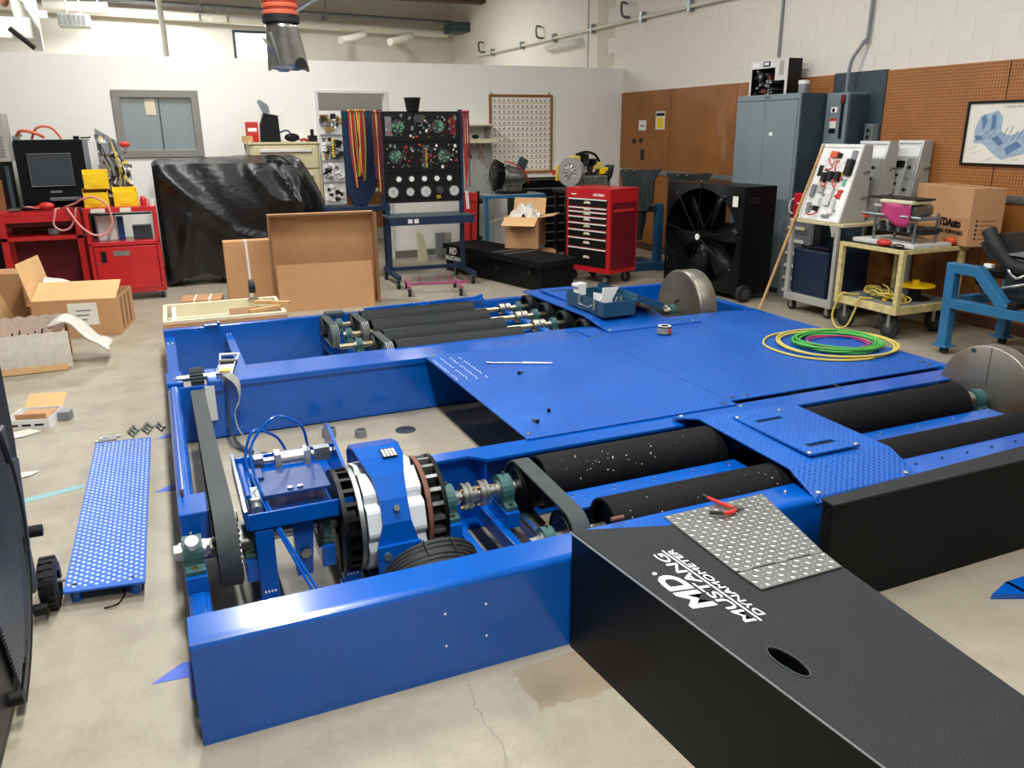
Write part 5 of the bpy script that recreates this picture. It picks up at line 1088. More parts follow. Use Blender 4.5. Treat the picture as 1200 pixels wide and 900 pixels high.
# ============================================================ centre background
# gauge board trainer on a wheeled stand, facing the room
rg = random.Random(11)
def gauge_board(t, M, w, h, rows, dense=1.):
    # dark board in local x (width), z (height), facing -y ; rows: list of (z0,z1,kind)
    MB().box(-w/2, w/2, 0, .06, 0, h, M=M).build('board', 'ink', t, .004)
    MB().box(-w/2-.03, -w/2, -.02, .08, -.08, h+.02, M=M).build('upright', 'navy', t, .003); MB().box(w/2, w/2+.03, -.02, .08, -.08, h+.02, M=M).build('upright', 'navy', t, .003)
    for (z0, z1, kind) in rows:
        MB().box(-w/2, w/2, -.012, 0, z0-.008, z0, M=M).build('shelf_lip', 'ink', t)
        if kind == 'gauges':
            for i in range(5): x = -w*.32+i*w*.165; g_ = MB().cyl((x, 0, z1-.07), (x, -.022, z1-.07), .034, n=18, M=M).build('small_gauge', 'steel', t); MB().cyl((x, -.022, z1-.07), (x, -.0235, z1-.07), .027, n=18, M=M).build('dial', 'ink_white', g_)
            for x, r in ((-w*.40, .062), (-w*.18, .048), (.02, .062), (w*.40, .060)):
                g_ = MB().cyl((x, 0, z0+.11), (x, -.025, z0+.11), r, n=22, M=M).build('gauge', 'galv', t); MB().cyl((x, -.025, z0+.11), (x, -.027, z0+.11), r*.86, n=22, M=M).build('dial', 'alu_face', g_)
                MB().box(x-.002, x+.002, -.029, -.027, z0+.10, z0+.10+r*.7, M=M).build('needle', 'ink', g_)
            MB().cyl((w*.21, 0, z0+.12), (w*.21, -.03, z0+.12), .04, n=18, M=M).build('knob', 'plastic_gray', t)
            for i in range(6): MB().box(w*.17+.018*(i % 3), w*.17+.012+.018*(i % 3), -.005, 0, z0+.03+.02*(i//3), z0+.045+.02*(i//3), M=M).build('yellow_tag', 'yellow', t)
        else:
            cs = [(-w*.30, 1), (w*.22, 1)] if kind == 'a' else [(-w*.34, 1), (w*.28, 1)]
            for (cx_, _) in cs:
                zc = (z0+z1)/2+.0
                MB().cyl((cx_, 0, zc), (cx_, -.008, zc), .075, n=20, M=M).build('cell_plate', 'plastic_gray', t)
                for i in range(22):
                    a, r = rg.uniform(0, 2*PI), .065*math.sqrt(rg.random()); x, z = cx_+r*math.cos(a), zc+r*math.sin(a)
                    MB().cyl((x, -.008, z), (x, -.014, z), .009, n=8, M=M).build('green_cell', 'green_board', t)
            for i in range(int(85*dense)):
                x, z = rg.uniform(-w*.45, w*.45), rg.uniform(z0+.03, z1-.03)
                if any(math.hypot(x-c0, z-(z0+z1)/2) < .09 for c0, _ in cs): continue
                s_ = rg.uniform(.005, .014); mt = rg.choice(['white_plastic', 'galv', 'plastic_gray', 'gray_mid', 'galv', 'red_plastic', 'brass'])
                if rg.random() < .6: MB().cyl((x, 0, z), (x, -.012-rg.uniform(0, .02), z), s_, n=8, M=M).build('terminal', mt, t)
                else: MB().box(x-s_, x+s_, -.015, 0, z-s_*1.3, z+s_*1.3, M=M).build('switch', mt, t)
            if kind == 'a': MB().box(-w*.46, -w*.38, -.012, 0, z0+.05, z1-.04, M=M).build('meter_panel', 'gray_mid', t); MB().box(w*.36, w*.45, -.014, 0, z0+.06, z1-.05, M=M).build('red_block', 'dark_red', t); MB().box(-.07, .02, -.03, 0, z1-.10, z1-.02, M=M).build('transformer', 'plastic_gray', t)
            else:
                MB().box(.0, .06, -.012, 0, z0+.03, z1-.04, M=M).build('fuse_strip', 'plastic_gray', t)
                for i in range(8): MB().box(.035, .052, -.018, -.012, z0+.045+.026*i, z0+.062+.026*i, M=M).build('yellow_fuse', 'yellow', t)
            for i in range(5):
                x = rg.uniform(-w*.4, w*.4); z = (z0+z1)/2; MB().tube([M @ Vector(q) for q in smooth_path([(x, -.01, z-.08), (x+.04, -.05, z), (x+.09, -.01, z+.07)], 4)], .004, 5).build('wire', rg.choice(['ink', 'plastic_gray', 'dark_red']), t)
def leads(t, M, x, z, n, ln, cols, spread=.035):
    MB().tube([M @ Vector((x-spread, -.02, z)), M @ Vector((x+spread, -.02, z))], .008, 6).build('lead_hook', 'steel', t)
    for i in range(n):
        xx = x-spread+2*spread*i/max(1, n-1); l_ = ln*rg.uniform(.78, 1.05)
        MB().tube([M @ Vector(q) for q in smooth_path([(xx, -.035, z+.02), (xx+rg.uniform(-.01, .01), -.05, z-l_*.5), (xx*.6+x*.4+rg.uniform(-.01, .01), -.045, z-l_)], 4)], .0065, 5).build('test_lead', cols[i % len(cols)], t)
        MB().ball(M @ Vector((xx, -.04, z+.02)), .014, 6, 5).build('plug', cols[(i+1) % len(cols)], t)
t = thing('gauge_trainer', 'black gauge trainer board on wheeled blue stand facing the room', 'trainer', (2.77, 8.75, 0), math.radians(-3))
M0 = T(0, .15, .90)
gauge_board(t, M0, .88, .965, [(.66, .95, 'a'), (.33, .65, 'b'), (.0, .32, 'gauges')])
leads(t, M0, -.50, .94, 7, .85, ['dark_red', 'dark_red', 'brown_board', 'yellow_cable', 'dark_red'], .04); leads(t, M0, .50, .94, 7, .80, ['dark_red', 'red_plastic', 'dark_red'], .035)
for i in range(2): MB().tube([(.49+.02*i, .13, 1.0), (.50+.02*i, .12, .80)], .008, 6).build('test_lead', 'white_plastic', t)
MB().box(-.48, .48, -.20, .28, .745, .765).build('table_top', 'gray_dark', t, .003); MB().box(-.48, .48, -.21, -.19, .68, .765).build('table_rail', 'navy', t)
for x in (-.28, -.21): B(x, x+.05, -.213, -.21, .70, .745).build('outlet_plate', 'white_plastic', t)
for x in (-.45, .41):
    MB().box(x, x+.045, .10, .15, .15, .90).build('leg', 'navy', t, .003); MB().box(x, x+.045, -.32, .42, .10, .15).build('foot_rail', 'navy', t, .003)
    for y in (-.27, .37): caster(t, x+.02, y, .10, .048)
B(-.42, .42, .10, .14, .14, .18).build('lower_rail', 'navy', t)
# plant pot on the board
MB().lathe([(.066, 0), (.092, .14), (.084, .14), (.062, .02), (0, .02)], (2.70, 8.94, 1.866), n=20).build('black_pot', 'ink', label='black plastic pot standing on top of the gauge board', cat='pot')
# pink frame on castors under the board
t = thing('pink_dolly', 'pink painted steel dolly frame on castors before gauge stand', 'dolly', (2.66, 8.15, 0), math.radians(-12))
MB().box(-.33, .33, -.015, .015, .09, .115).box(-.33, -.30, -.2, .28, .09, .115).box(.20, .23, -.28, .25, .09, .115).build('frame_tube', 'pink_paint', t, .003)
for x in (-.2, .0, .12): MB().cyl((x, 0, .115), (x, 0, .20), .008, n=8).build('pin', 'pink_paint', t)
for x, y in ((-.315, -.18), (-.315, .24), (.215, -.26), (.215, .22)): caster(t, x, y, .09, .04)
# second board seen from the side, with hanging leads
t = thing('gauge_trainer', 'blue framed trainer board with bright test leads hanging at end', 'trainer', (2.06, 9.36, 0), 0)
M1 = T(-.30, .02, .86) @ rot('Z', -8)
MB().box(0, .24, .0, .03, 0, 1.02, M=M1).build('board', 'alu_face', t)
rows = [(.78, 1.0), (.50, .76), (.27, .48), (.02, .25)]
for k, (a, b) in enumerate(rows):
    MB().box(0, .24, -.02, 0, a-.02, a-.005, M=M1).build('shelf_lip', 'gray_mid', t)
    for i in range(26):
        x, z = rg.uniform(.02, .22), rg.uniform(a+.03, b-.03); s_ = rg.uniform(.012, .03)
        if k >= 2: MB().cyl((x, 0, z), (x, -.03, z), s_, n=12, M=M1).build('dial', rg.choice(['white_plastic', 'alu_face', 'ink']), t)
        else: MB().box(x-s_, x+s_, -.03, 0, z-s_, z+s_, M=M1).build('module', rg.choice(['gray_mid', 'ink', 'white_plastic', 'brass', 'steel_dark', 'ink']), t)
for i in range(7): MB().box(.115, .135, -.036, -.03, .53+.03*i, .55+.03*i, M=M1).build('yellow_fuse', 'yellow', t)
MB().prism([(-.06, .15), (.28, .15), (.28, 1.02), (-.06, 1.02)], 'y', -.02, .05, M=T(0, 0, .86)).prism([(.03, -.02), (.17, -.02), (.28, .15), (-.06, .15)], 'y', -.02, .05, M=T(0, 0, .86)).build('end_panel', 'navy', t, .003)
leads(t, T(0, -.03, .86), .10, 1.0, 13, .78, ['red_plastic', 'yellow_cable', 'red_paint', 'red_plastic', 'green_cable', 'red_paint', 'yellow'], .085)
MB().box(-.32, .42, -.1, .15, .78, .84).build('table_top', 'navy', t, .003); MB().box(.09, .11, -.06, -.02, 0, .86).build('post', 'ink', t)
for x in (-.30, .38): B(x, x+.04, .08, .12, 0, .78).build('leg', 'navy', t, .003)
# things in the little room
t = thing('black_printer', 'black office machine on table seen through the doorway', 'printer', (2.86, 12.55, 1.50)); MB().box(-.18, .18, -.12, .2, 0, .32).build('printer_body', 'ink', t, .03); B(-.08, .04, -.125, -.12, .07, .11).build('badge', 'galv', t)
MB().prism([(-.18, 0), (.18, 0), (.12, -.12), (-.12, -.12)], 'y', .0, .1).build('stand_neck', 'ink', t)
t = thing('storage_table', 'dark table stacked with folded blue goods beyond the doorway', 'table', (2.85, 12.45, 0)); B(-.5, .6, -.1, .4, .92, .96).build('table_top', 'ink', t); B(-.3, .45, -.1, .38, .96, 1.08).build('blue_pile', 'blue_dark', t, .02); B(-.1, .4, -.08, .36, 1.08, 1.16).build('blue_pile', 'navy', t, .02); B(-.05, .1, 0, .3, 1.16, 1.38).build('stand', 'ink', t); B(-.2, .3, -.11, -.1, .79, .84).build('white_strip', 'white_plastic', t)
for x in (-.48, .55): B(x, x+.05, 0, .05, 0, .92).build('leg', 'ink', t)
# chart board of key tags
t = thing('chart_board', 'wood framed board of small tags hung on the white partition', 'board', (4.795, YP, 1.08), 0)
w_, h_ = .48, 1.05
MB().box(-w_+.03, w_-.03, -.02, 0, .03, h_-.03).build('backing', 'paper', t); MB().box(-w_, -w_+.035, -.03, 0, 0, h_).build('frame_rail', 'wood_frame', t, .003); MB().box(w_-.035, w_, -.03, 0, 0, h_).build('frame_rail', 'wood_frame', t, .003); MB().box(-w_+.035, w_-.035, -.03, 0, h_-.035, h_).build('frame_rail', 'wood_frame', t, .003); MB().box(-w_+.035, w_-.035, -.03, 0, 0, .035).build('frame_rail', 'wood_frame', t, .003)
tagm = None; ntag = 0
for r in range(13):
    z = .06+.074*r
    MB().box(-w_+.04, w_-.04, -.026, -.02, z-.007, z-.002).build('tag_rail', 'cardboard_lite', t)
    for c_ in range(13):
        x = -w_+.075+.0695*c_
        if tagm is None:
            tagm = MB().box(-.022, .022, -.004, 0, 0, .05).build('tag', 'paper', t); o = tagm
            hk = MB().box(-.006, .008, -.008, -.004, .012, .036).build('tag_mark', 'plastic_gray', tagm)
        else: o = dup(tagm, t)
        o.location = (x, -.02, z); ntag += 1
for x in (-w_+.04, w_-.05): MB().cyl((x, -.01, h_), (x, -.01, h_+.03), .006, n=6).build('hang_pin', 'ink', t)
# wall shelf
t = thing('wall_shelf', 'cream two tier wall shelf with hooks beside the chart board', 'shelf', (4.10, YP, 1.5))
B(-.24, .208, -.30, 0, .22, .245).build('shelf_board', 'cream', t, .003); B(-.24, .212, -.32, 0, .0, .055).build('shelf_board', 'cream', t, .003); B(-.22, -.20, -.3, 0, .055, .22).build('divider', 'cream', t); B(.14, .16, -.28, 0, .055, .22).build('divider', 'gray_sheet', t)
for i in range(6): MB().cyl((-.2+.08*i, -.31, 0), (-.2+.08*i, -.31, -.03), .005, n=6).build('hook', 'steel', t)
MB().cyl((3.94, YP-.2, 1.555), (3.94, YP-.2, 1.61), .035, n=14).build('white_jar', 'white_plastic', label='small white jar on the cream wall shelf', cat='jar')
MB().ball((4.035, YP-.2, 1.583), (.05, .03, .03)).build('black_grip_tool', 'ink', label='small black tool lying beside the white jar', cat='tool')
for k, x in enumerate((3.90, 4.06)):
    t = thing('hanging_pliers', ['dark pliers hanging open below the wall shelf', 'red gripped pliers hanging below the wall shelf'][k], 'pliers', (x, YP-.31, 1.30))
    MB().tube(smooth_path([(0, 0, .17), (-.01, 0, .1), (-.035, 0, 0)], 4), .009, 6).build('handle', 'ink' if k == 0 else 'rust', t); MB().tube(smooth_path([(0, 0, .17), (.01, 0, .1), (.035, 0, 0)], 4), .009, 6).build('handle', 'ink' if k == 0 else 'rust', t); MB().cyl((0, -.008, .17), (0, .008, .17), .016, n=10).build('jaws', 'steel_dark', t)
# grey angled sheet standing against the wall
MB().box(-.20, .22, -.01, .01, 0, 1.49, M=T(4.12, YP-.1, 0) @ rot('X', -2)).build('leaning_sheet', 'gray_sheet', label='pale grey sheet standing against partition under wall shelf', cat='sheet')
t = thing('low_wood_frame', 'low grey wooden frame lying along the partition base', 'frame', (3.55, 10.35, 0)); MB().prism([(-.42, 0), (-.30, 0), (-.36, .36), (-.44, .40)], 'y', -.04, .04).build('wedge', 'cream', t); B(-.30, .45, .0, .06, 0, .06).build('rail', 'gray_sheet', t); B(-.18, -.06, -.02, .02, .06, .36).build('panel', 'gray_mid', t); B(-.06, .03, -.04, .03, .06, .36).build('panel', 'gray_sheet', t)
# red creeper leaning upright
t = thing('mechanic_creeper', 'red padded mechanic creeper standing upright beside the gauge board', 'creeper', (3.60, 9.70, 0), math.radians(12))
M_ = rot('X', -6) @ rot('Y', 6)
MB().box(-.10, .10, -.03, 0, .12, .80, M=M_).build('pad', 'red_plastic', t, .012); MB().box(-.10, .10, -.04, 0, .80, .92, M=M_).build('head_rest', 'red_plastic', t, .015); MB().box(-.135, -.105, -.02, .02, .05, .94, M=M_).build('side_rail', 'ink', t); MB().box(.105, .135, -.02, .02, .05, .94, M=M_).build('side_rail', 'ink', t)
MB().box(-.015, .02, -.032, -.03, .24, .60, M=M_).build('print_stripe', 'dark_red', t)
for z in (.15, .36, .82): MB().ball(M_ @ Vector((.165, .0, z)), .035, 8, 6).build('wheel', 'rubber', t)
# blue steel table carrying a gearbox
t = thing('steel_table', 'blue steel work table carrying a gearbox', 'table', (4.255, 9.90, 0))
MB().box(-.43, .43, -.22, .24, .83, .868).build('table_top', 'teal_blue', t, .004); B(-.41, .41, -.20, .22, .868, .873).build('top_sheet', 'gray_sheet', t)
for x in (-.42, .375):
    for y in (-.21, .185): B(x, x+.045, y, y+.045, 0, .83).build('leg', 'teal_blue', t, .003)
B(-.345, .345, -.21, -.18, .60, .63).build('rail', 'teal_blue', t) if False else None
def lobes(t, prof, o, d, n=24, mat='cast_alu', nm='case', ribs=0, rl=(0, .1), rr_=(.1, .1)):
    ob = MB().lathe(prof, o, d, n).build(nm, mat, t)
    dv = Vector(d).normalized(); a = dv.orthogonal().normalized(); b = dv.cross(a)
    for i in range(ribs):
        an = 2*PI*i/ribs; u = a*math.cos(an)+b*math.sin(an); wv = dv.cross(u)
        p0 = Vector(o)+dv*rl[0]+u*rr_[0]; p1 = Vector(o)+dv*rl[1]+u*rr_[1]
        MB().strip([p0, p1], wv*.008, .03).build('rib', mat, ob)
    return ob
t = thing('gearbox', 'silver automatic gearbox with black bell housing on blue table', 'gearbox', (4.22, 9.87, .875))
t.scale = (1.08, 1.08, 1.08)
lobes(t, [(.0, .0), (.15, 0), (.175, .02), (.17, .05), (.13, .12), (.11, .15)], (-.20, 0, .22), (1, -.12, -.10), mat='ink', nm='bell_housing', ribs=12, rl=(.02, .13), rr_=(.178, .13))
lobes(t, [(.12, .13), (.125, .16), (.115, .20), (.12, .22), (.105, .28), (.11, .30), (.085, .36), (.06, .42), (.03, .44), (0, .44)], (-.20, 0, .22), (1, -.12, -.10), mat='cast_alu', nm='main_case', ribs=10, rl=(.16, .34), rr_=(.13, .10))
MB().box(-.10, .16, -.10, .10, .02, .12).build('oil_pan', 'cast_alu', t, .02); MB().box(-.12, .20, -.13, .13, 0, .025).build('base_block', 'ink', t); MB().tube(smooth_path([(-.05, -.05, .38), (.08, -.1, .33), (.2, -.1, .22), (.24, -.08, .12)], 5), .008, 6).build('cooler_line', 'red_plastic', t)
MB().box(-.02, .10, -.01, .01, .30, .46, M=rot('Y', 24)).build('shift_plate', 'gray_dark', t, .004)
for i in range(10): a = 2*PI*i/10; MB().hexa((-.205, .155*math.cos(a), .22+.155*math.sin(a)), (-1, .1, .1), .012, .012).build('bolt', 'steel', t)
MB().box(-.24, -.21, -.06, -.03, .0, .12).tube([(-.26, -.05, .16), (-.2, -.05, .10)], .012, 6).build('lever', 'galv', t)
# black roller cabinet behind
t = thing('roller_cabinet', 'black tool cabinet with many drawers behind the blue table', 'cabinet', (5.08, 10.24, 0))
MB().box(-.51, .37, .02, .46, 0, 1.045).build('cabinet_body', 'black_smooth', t, .005); MB().box(-.52, .38, 0, .47, 1.045, 1.06).build('top_mat', 'paper', t)
for i in range(8):
    z = .08+.12*i; d_ = MB().box(-.48, .34, 0, .02, z, z+.11).build('drawer', 'black_smooth', t, .004); MB().box(-.46, .32, -.014, 0, z+.088, z+.104).build('pull', 'galv', d_)
    MB().cyl((-.30, -.004, z+.06), (-.30, .002, z+.06), .008, n=8).build('lock', 'steel', d_)

MB().box(5.15, 5.30, 10.35, 10.45, 1.062, 1.13).box(5.30, 5.36, 10.36, 10.45, 1.062, 1.10).build('parts_tray', 'red_plastic', label='small red parts box lying on the black cabinet', cat='box')
# red drawer chest
a_ = math.radians(108); ux_ = Vector((math.cos(a_), math.sin(a_), 0)); ud = Vector((math.sin(a_), -math.cos(a_), 0))
t = thing('tool_chest', 'red rolling tool chest with black drawers beside black ramp', 'tool chest', (4.47, 7.65, 0), math.radians(18))
# local: front faces -x ; width along +y
MB().box(0, .46, 0, .66, .13, 1.035).build('chest_body', 'red_paint', t, .006); MB().box(-.006, .465, -.004, .664, 1.035, 1.05).build('lid', 'red_paint', t, .005); MB().box(-.006, .02, -.004, .664, .94, 1.035).build('lid_front', 'red_paint', t, .004)
zs = [.94, .845, .80, .745, .675, .60, .51, .40, .19]
for i in range(8):
    z1, z0 = zs[i]-.006, zs[i+1]+.006
    d_ = MB().box(-.008, .0, .045, .615, z0, z1).build('drawer', 'ink', t); MB().box(-.016, -.006, .045, .615, z1-.013, z1).build('drawer_trim', 'white_plastic', d_); zc = (z0+z1)/2
    MB().prism([(.28, zc-.012), (.385, zc-.012), (.365, zc+.014), (.30, zc+.014)], 'x', -.014, -.007).build('label_tag', 'cream', d_)
text('CRAFTSMAN', 'lettering', 'ink_white', frame((-.0065, .25, .965), (0, -1, 0), (0, 0, 1)), .16, .03, t, .2, .001, bold=.02)
MB().box(-.0075, -.006, .50, .58, .97, .985).build('label_tag', 'cream', t); MB().cyl((-.008, .33, .985), (-.004, .33, .985), .01, n=8).build('lock', 'steel', t)
MB().box(.06, .40, -.008, 0, .80, .83).build('side_handle', 'red_plastic', t); MB().box(.03, .43, -.003, 0, .18, .90).build('side_panel', 'dark_red', t)
for x, y in ((.06, .07), (.40, .07), (.06, .58), (.40, .58)): caster(t, x, y, .13, .058, rim='gray_mid')
# valve body / small engine on top of the cabinet behind red chest
t = thing('torque_assembly', 'cutaway transmission with round drum standing behind red tool chest', 'transmission', (4.74, 8.55, 0))
MB().box(-.35, .35, 0, .35, .95, .985).build('support_shelf', 'ink', t)
for x in (-.33, .29):
    for y in (.02, .29): MB().box(x, x+.04, y, y+.04, 0, .95).build('support_leg', 'ink', t)
lobes(t, [(0, 0), (.03, 0), (.035, .02), (.09, .02), (.10, .0), (.165, .0), (.17, .03), (.165, .08), (.13, .09)], (-.25, .10, 1.185), (.85, .5, 0), 32, 'alu', 'drum', 10, (.0, .015), (.05, .09))
MB().box(-.18, .28, .05, .28, .985, 1.14).build('lower_case', 'cast_alu', t, .015)
for i in range(7): MB().box(-.15+.06*i, -.13+.06*i, .035, .05, 1.0, 1.13).build('rib', 'cast_alu', t)
for i in range(3): MB().lathe([(.05, 0), (.09, .005), (.09, .035), (.05, .04)], (-.10+.1*i, .18, 1.22), (.85, .5, 0), 18).build('clutch_pack', 'steel_dark', t)
for (x, z, mt) in ((-.16, 1.34, 'yellow_cable'), (-.05, 1.36, 'ink'), (.06, 1.30, 'ink'), (.14, 1.26, 'yellow_cable'), (.0, 1.30, 'cast_dark'), (.22, 1.2, 'yellow')): MB().box(x-.06, x+.06, .1, .2, z-.05, z+.03).build('cut_section', mt, t, .012)
MB().tube(smooth_path([(-.16, .12, 1.38), (-.05, .08, 1.41), (.08, .1, 1.38), (.16, .12, 1.3)], 5), .015, 7).build('hose', 'ink', t); MB().prism([(.22, 1.16), (.33, 1.26), (.30, 1.12), (.24, 1.06)], 'y', .05, .25).build('tail_case', 'cast_dark', t, .01)
MB().box(-.31, -.26, .30, .34, 1.08, 1.26).build('yellow_bracket', 'yellow', t)
# dark gearboxes on blue stands near the board wall
for k, (x, y, hgt, lab) in enumerate(((5.40, 8.55, 1.20, 'dark upright gearbox case on blue stand behind tool chest'), (5.80, 8.12, 1.16, 'dark gearbox case on blue stand behind the drum fan'))):
    t = thing('gearbox', lab, 'gearbox', (x, y, 0), math.radians(15*k))
    MB().prism([(-.24, hgt), (-.20, hgt-.13), (-.17, hgt-.42), (-.10, hgt-.48), (.10, hgt-.48), (.16, hgt-.40), (.17, hgt-.13), (.25, hgt+.005), (.1, hgt-.01)], 'y', -.13, .13, M=rot('Z', -38)).build('bell_housing', 'cast_dark', t, .03)
    for i in range(6): MB().box(-.14+.05*i, -.125+.05*i, -.145, -.13, hgt-.42, hgt-.1, M=rot('Z', -38)).build('rib', 'cast_dark', t)
    MB().lathe([(.10, 0), (.09, -.15), (.06, -.3), (.055, -.38), (0, -.38)], (0, 0, hgt-.46), (0, 0, 1), 18).build('tail_case', 'cast_dark', t)
    MB().box(-.16, .22, -.05, .05, hgt-.50, hgt-.43, M=rot('Z', -38)).build('clamp_arm', 'ink', t, .006)
    p_ = Vector((.19, -.15, 0)); MB().box(p_.x-.045, p_.x+.045, p_.y-.045, p_.y+.045, .05, hgt-.42).build('stand_post', 'teal_dark', t, .005); MB().cyl((p_.x, p_.y, hgt-.42), (p_.x, p_.y, hgt-.40), .05, n=12).build('post_cap', 'teal_dark', t)
    MB().box(-.30, .26, p_.y-.05, p_.y+.05, 0, .10).build('stand_foot', 'teal_dark', t, .005); MB().box(p_.x-.05, p_.x+.05, -.28, .3, 0, .10).build('stand_foot', 'teal_dark', t, .005)
    for i in range(8): a = 2*PI*i/8; MB().ball((.2*math.cos(a), .13*math.sin(a), hgt-.02), .018, 6, 5).build('bolt_boss', 'steel_dark', t)
# open carton with packing on the rear ramp
t = carton('packing_carton', 'open carton full of clear packing standing on the rear black ramp', .40, .40, .36, (3.98, 8.78, .3365), math.radians(-38), (('f', .20, -24), ('b', .20, 70), ('r', .18, 8), ('l', .2, -20)))
mb = MB(); V = []
for j in range(10):
    for i in range(10): u, v = i/9-.5, j/9-.5; V.append((.38*u, .38*v, .35+.13*max(0, 1-4*(u*u+v*v))+.03*math.sin(7*u*3+j)+.025*math.sin(v*19+i)))
mb.add(V, [(j*10+i, j*10+i+1, (j+1)*10+i+1, (j+1)*10+i) for j in range(9) for i in range(9)], 0, True).build('packing', 'bubble', t); B(.16, .202, -.17, .17, .02, .30).build('dark_side_sheet', 'cardboard_dark', t)  # darker sheet covering most of the carton's right side
carton('flat_carton', 'brown carton wedged between the packing carton and tool chest', .24, .22, .30, (4.19, 8.70, .0), math.radians(-12), closed=True)
# rear black ramp
t = thing('loading_ramp', 'long black ramp with white logo parked before the tool chest', 'ramp', (3.9, 8.6, 0))
C0, C1, C2, C3 = (3.62, 7.58), (3.20, 9.55), (3.72, 9.68), (4.16, 7.75)
MB().prism([(3.66, 7.66), (4.12, 7.80), (3.70, 9.64), (3.23, 9.53)], 'z', 0, .27).build('ramp_body', 'black_smooth', t, .008, world=True)
MB().prism([C0, C3, C2, C1], 'z', .27, .33).build('ramp_top', 'black_coat', t, .006, world=True)
dv = (Vector((*C1, 0))-Vector((*C0, 0))).normalized()
for k in range(3): q = Vector((3.645, 7.62, .15+.04*(k == 0)))+dv*(.22+.62*k); MB().box(-.035, .035, -.02, .004, -.022, .022, M=frame(q+Vector((-.004, 0, 0)), -dv, (0, 0, 1)) @ rot('X', 90)).build('hand_hole', 'dark_void', t, world=True)
FM = frame(Vector((3.205, 9.50, .20))+Vector((-.006, 0, 0)), -dv, (0, 0, 1))
text('MD', 'lettering', 'ink_white', FM @ T(.13, .02, .004), .16, .085, t, .2, .001, True, bold=.04); text('MUSTANG', 'lettering', 'ink_white', FM @ T(.04, -.055, .004), .38, .055, t, .1, .001, True, bold=.03)
q0 = Vector((*C0, .333)); sx_ = (Vector((*C3, 0))-Vector((*C0, 0))).normalized()
MB().box(0, .5, -.02, .0, 0, .004, M=frame(q0+dv*.95+sx_*.02, sx_, dv)).build('edge_strip', 'gray_mid', t, world=True); MB().box(0, .5, -.01, .0, 0, .004, M=frame(q0+dv*.72+sx_*.02, sx_, dv)).build('edge_strip', 'gray_mid', t, world=True); MB().box(0, .5, -.22, .0, -.001, .002, M=frame(q0+dv*.94+sx_*.02, sx_, dv)).build('recess', 'dark_void', t, world=True)
# notices on the hardboard wall
for k, (y, z, w_, h_, mt, lab) in enumerate(((10.12, 1.66, .16, .10, 'paper', 'white printed notice pinned to the brown hardboard wall'), (9.68, 1.67, .19, .20, 'yellow', 'yellow and white safety notice pinned to hardboard wall'))):
    t = thing('wall_notice', lab, 'notice', (XW-.022, y, z)); B(-.003, 0, -w_/2-.015, w_/2+.015, -.015, h_+.02).build('sheet', 'paper', t)
    if k: B(-.005, -.003, -w_/2+.02, w_/2-.02, .0, .14).build('yellow_panel', 'yellow', t); B(-.005, -.003, -w_/2, w_/2, .16, .20).build('black_band', 'ink', t)
    else: B(-.005, -.003, -.05, .05, .035, .06).build('print_line', 'gray_mid', t)
for k, (y, z, h_) in enumerate(((10.33, 1.50, .06), (10.15, 1.51, .06), (10.10, 1.32, .14))):
    B(XW-.03, XW-.02, y-.035, y+.035, z-h_/2, z+h_/2).build('wall_switch', 'ink', label=['small dark outlet cover on hardboard wall beside the corner', 'dark square outlet cover below the white notice', 'tall dark switch cover below the other outlet covers'][k], cat='switch')
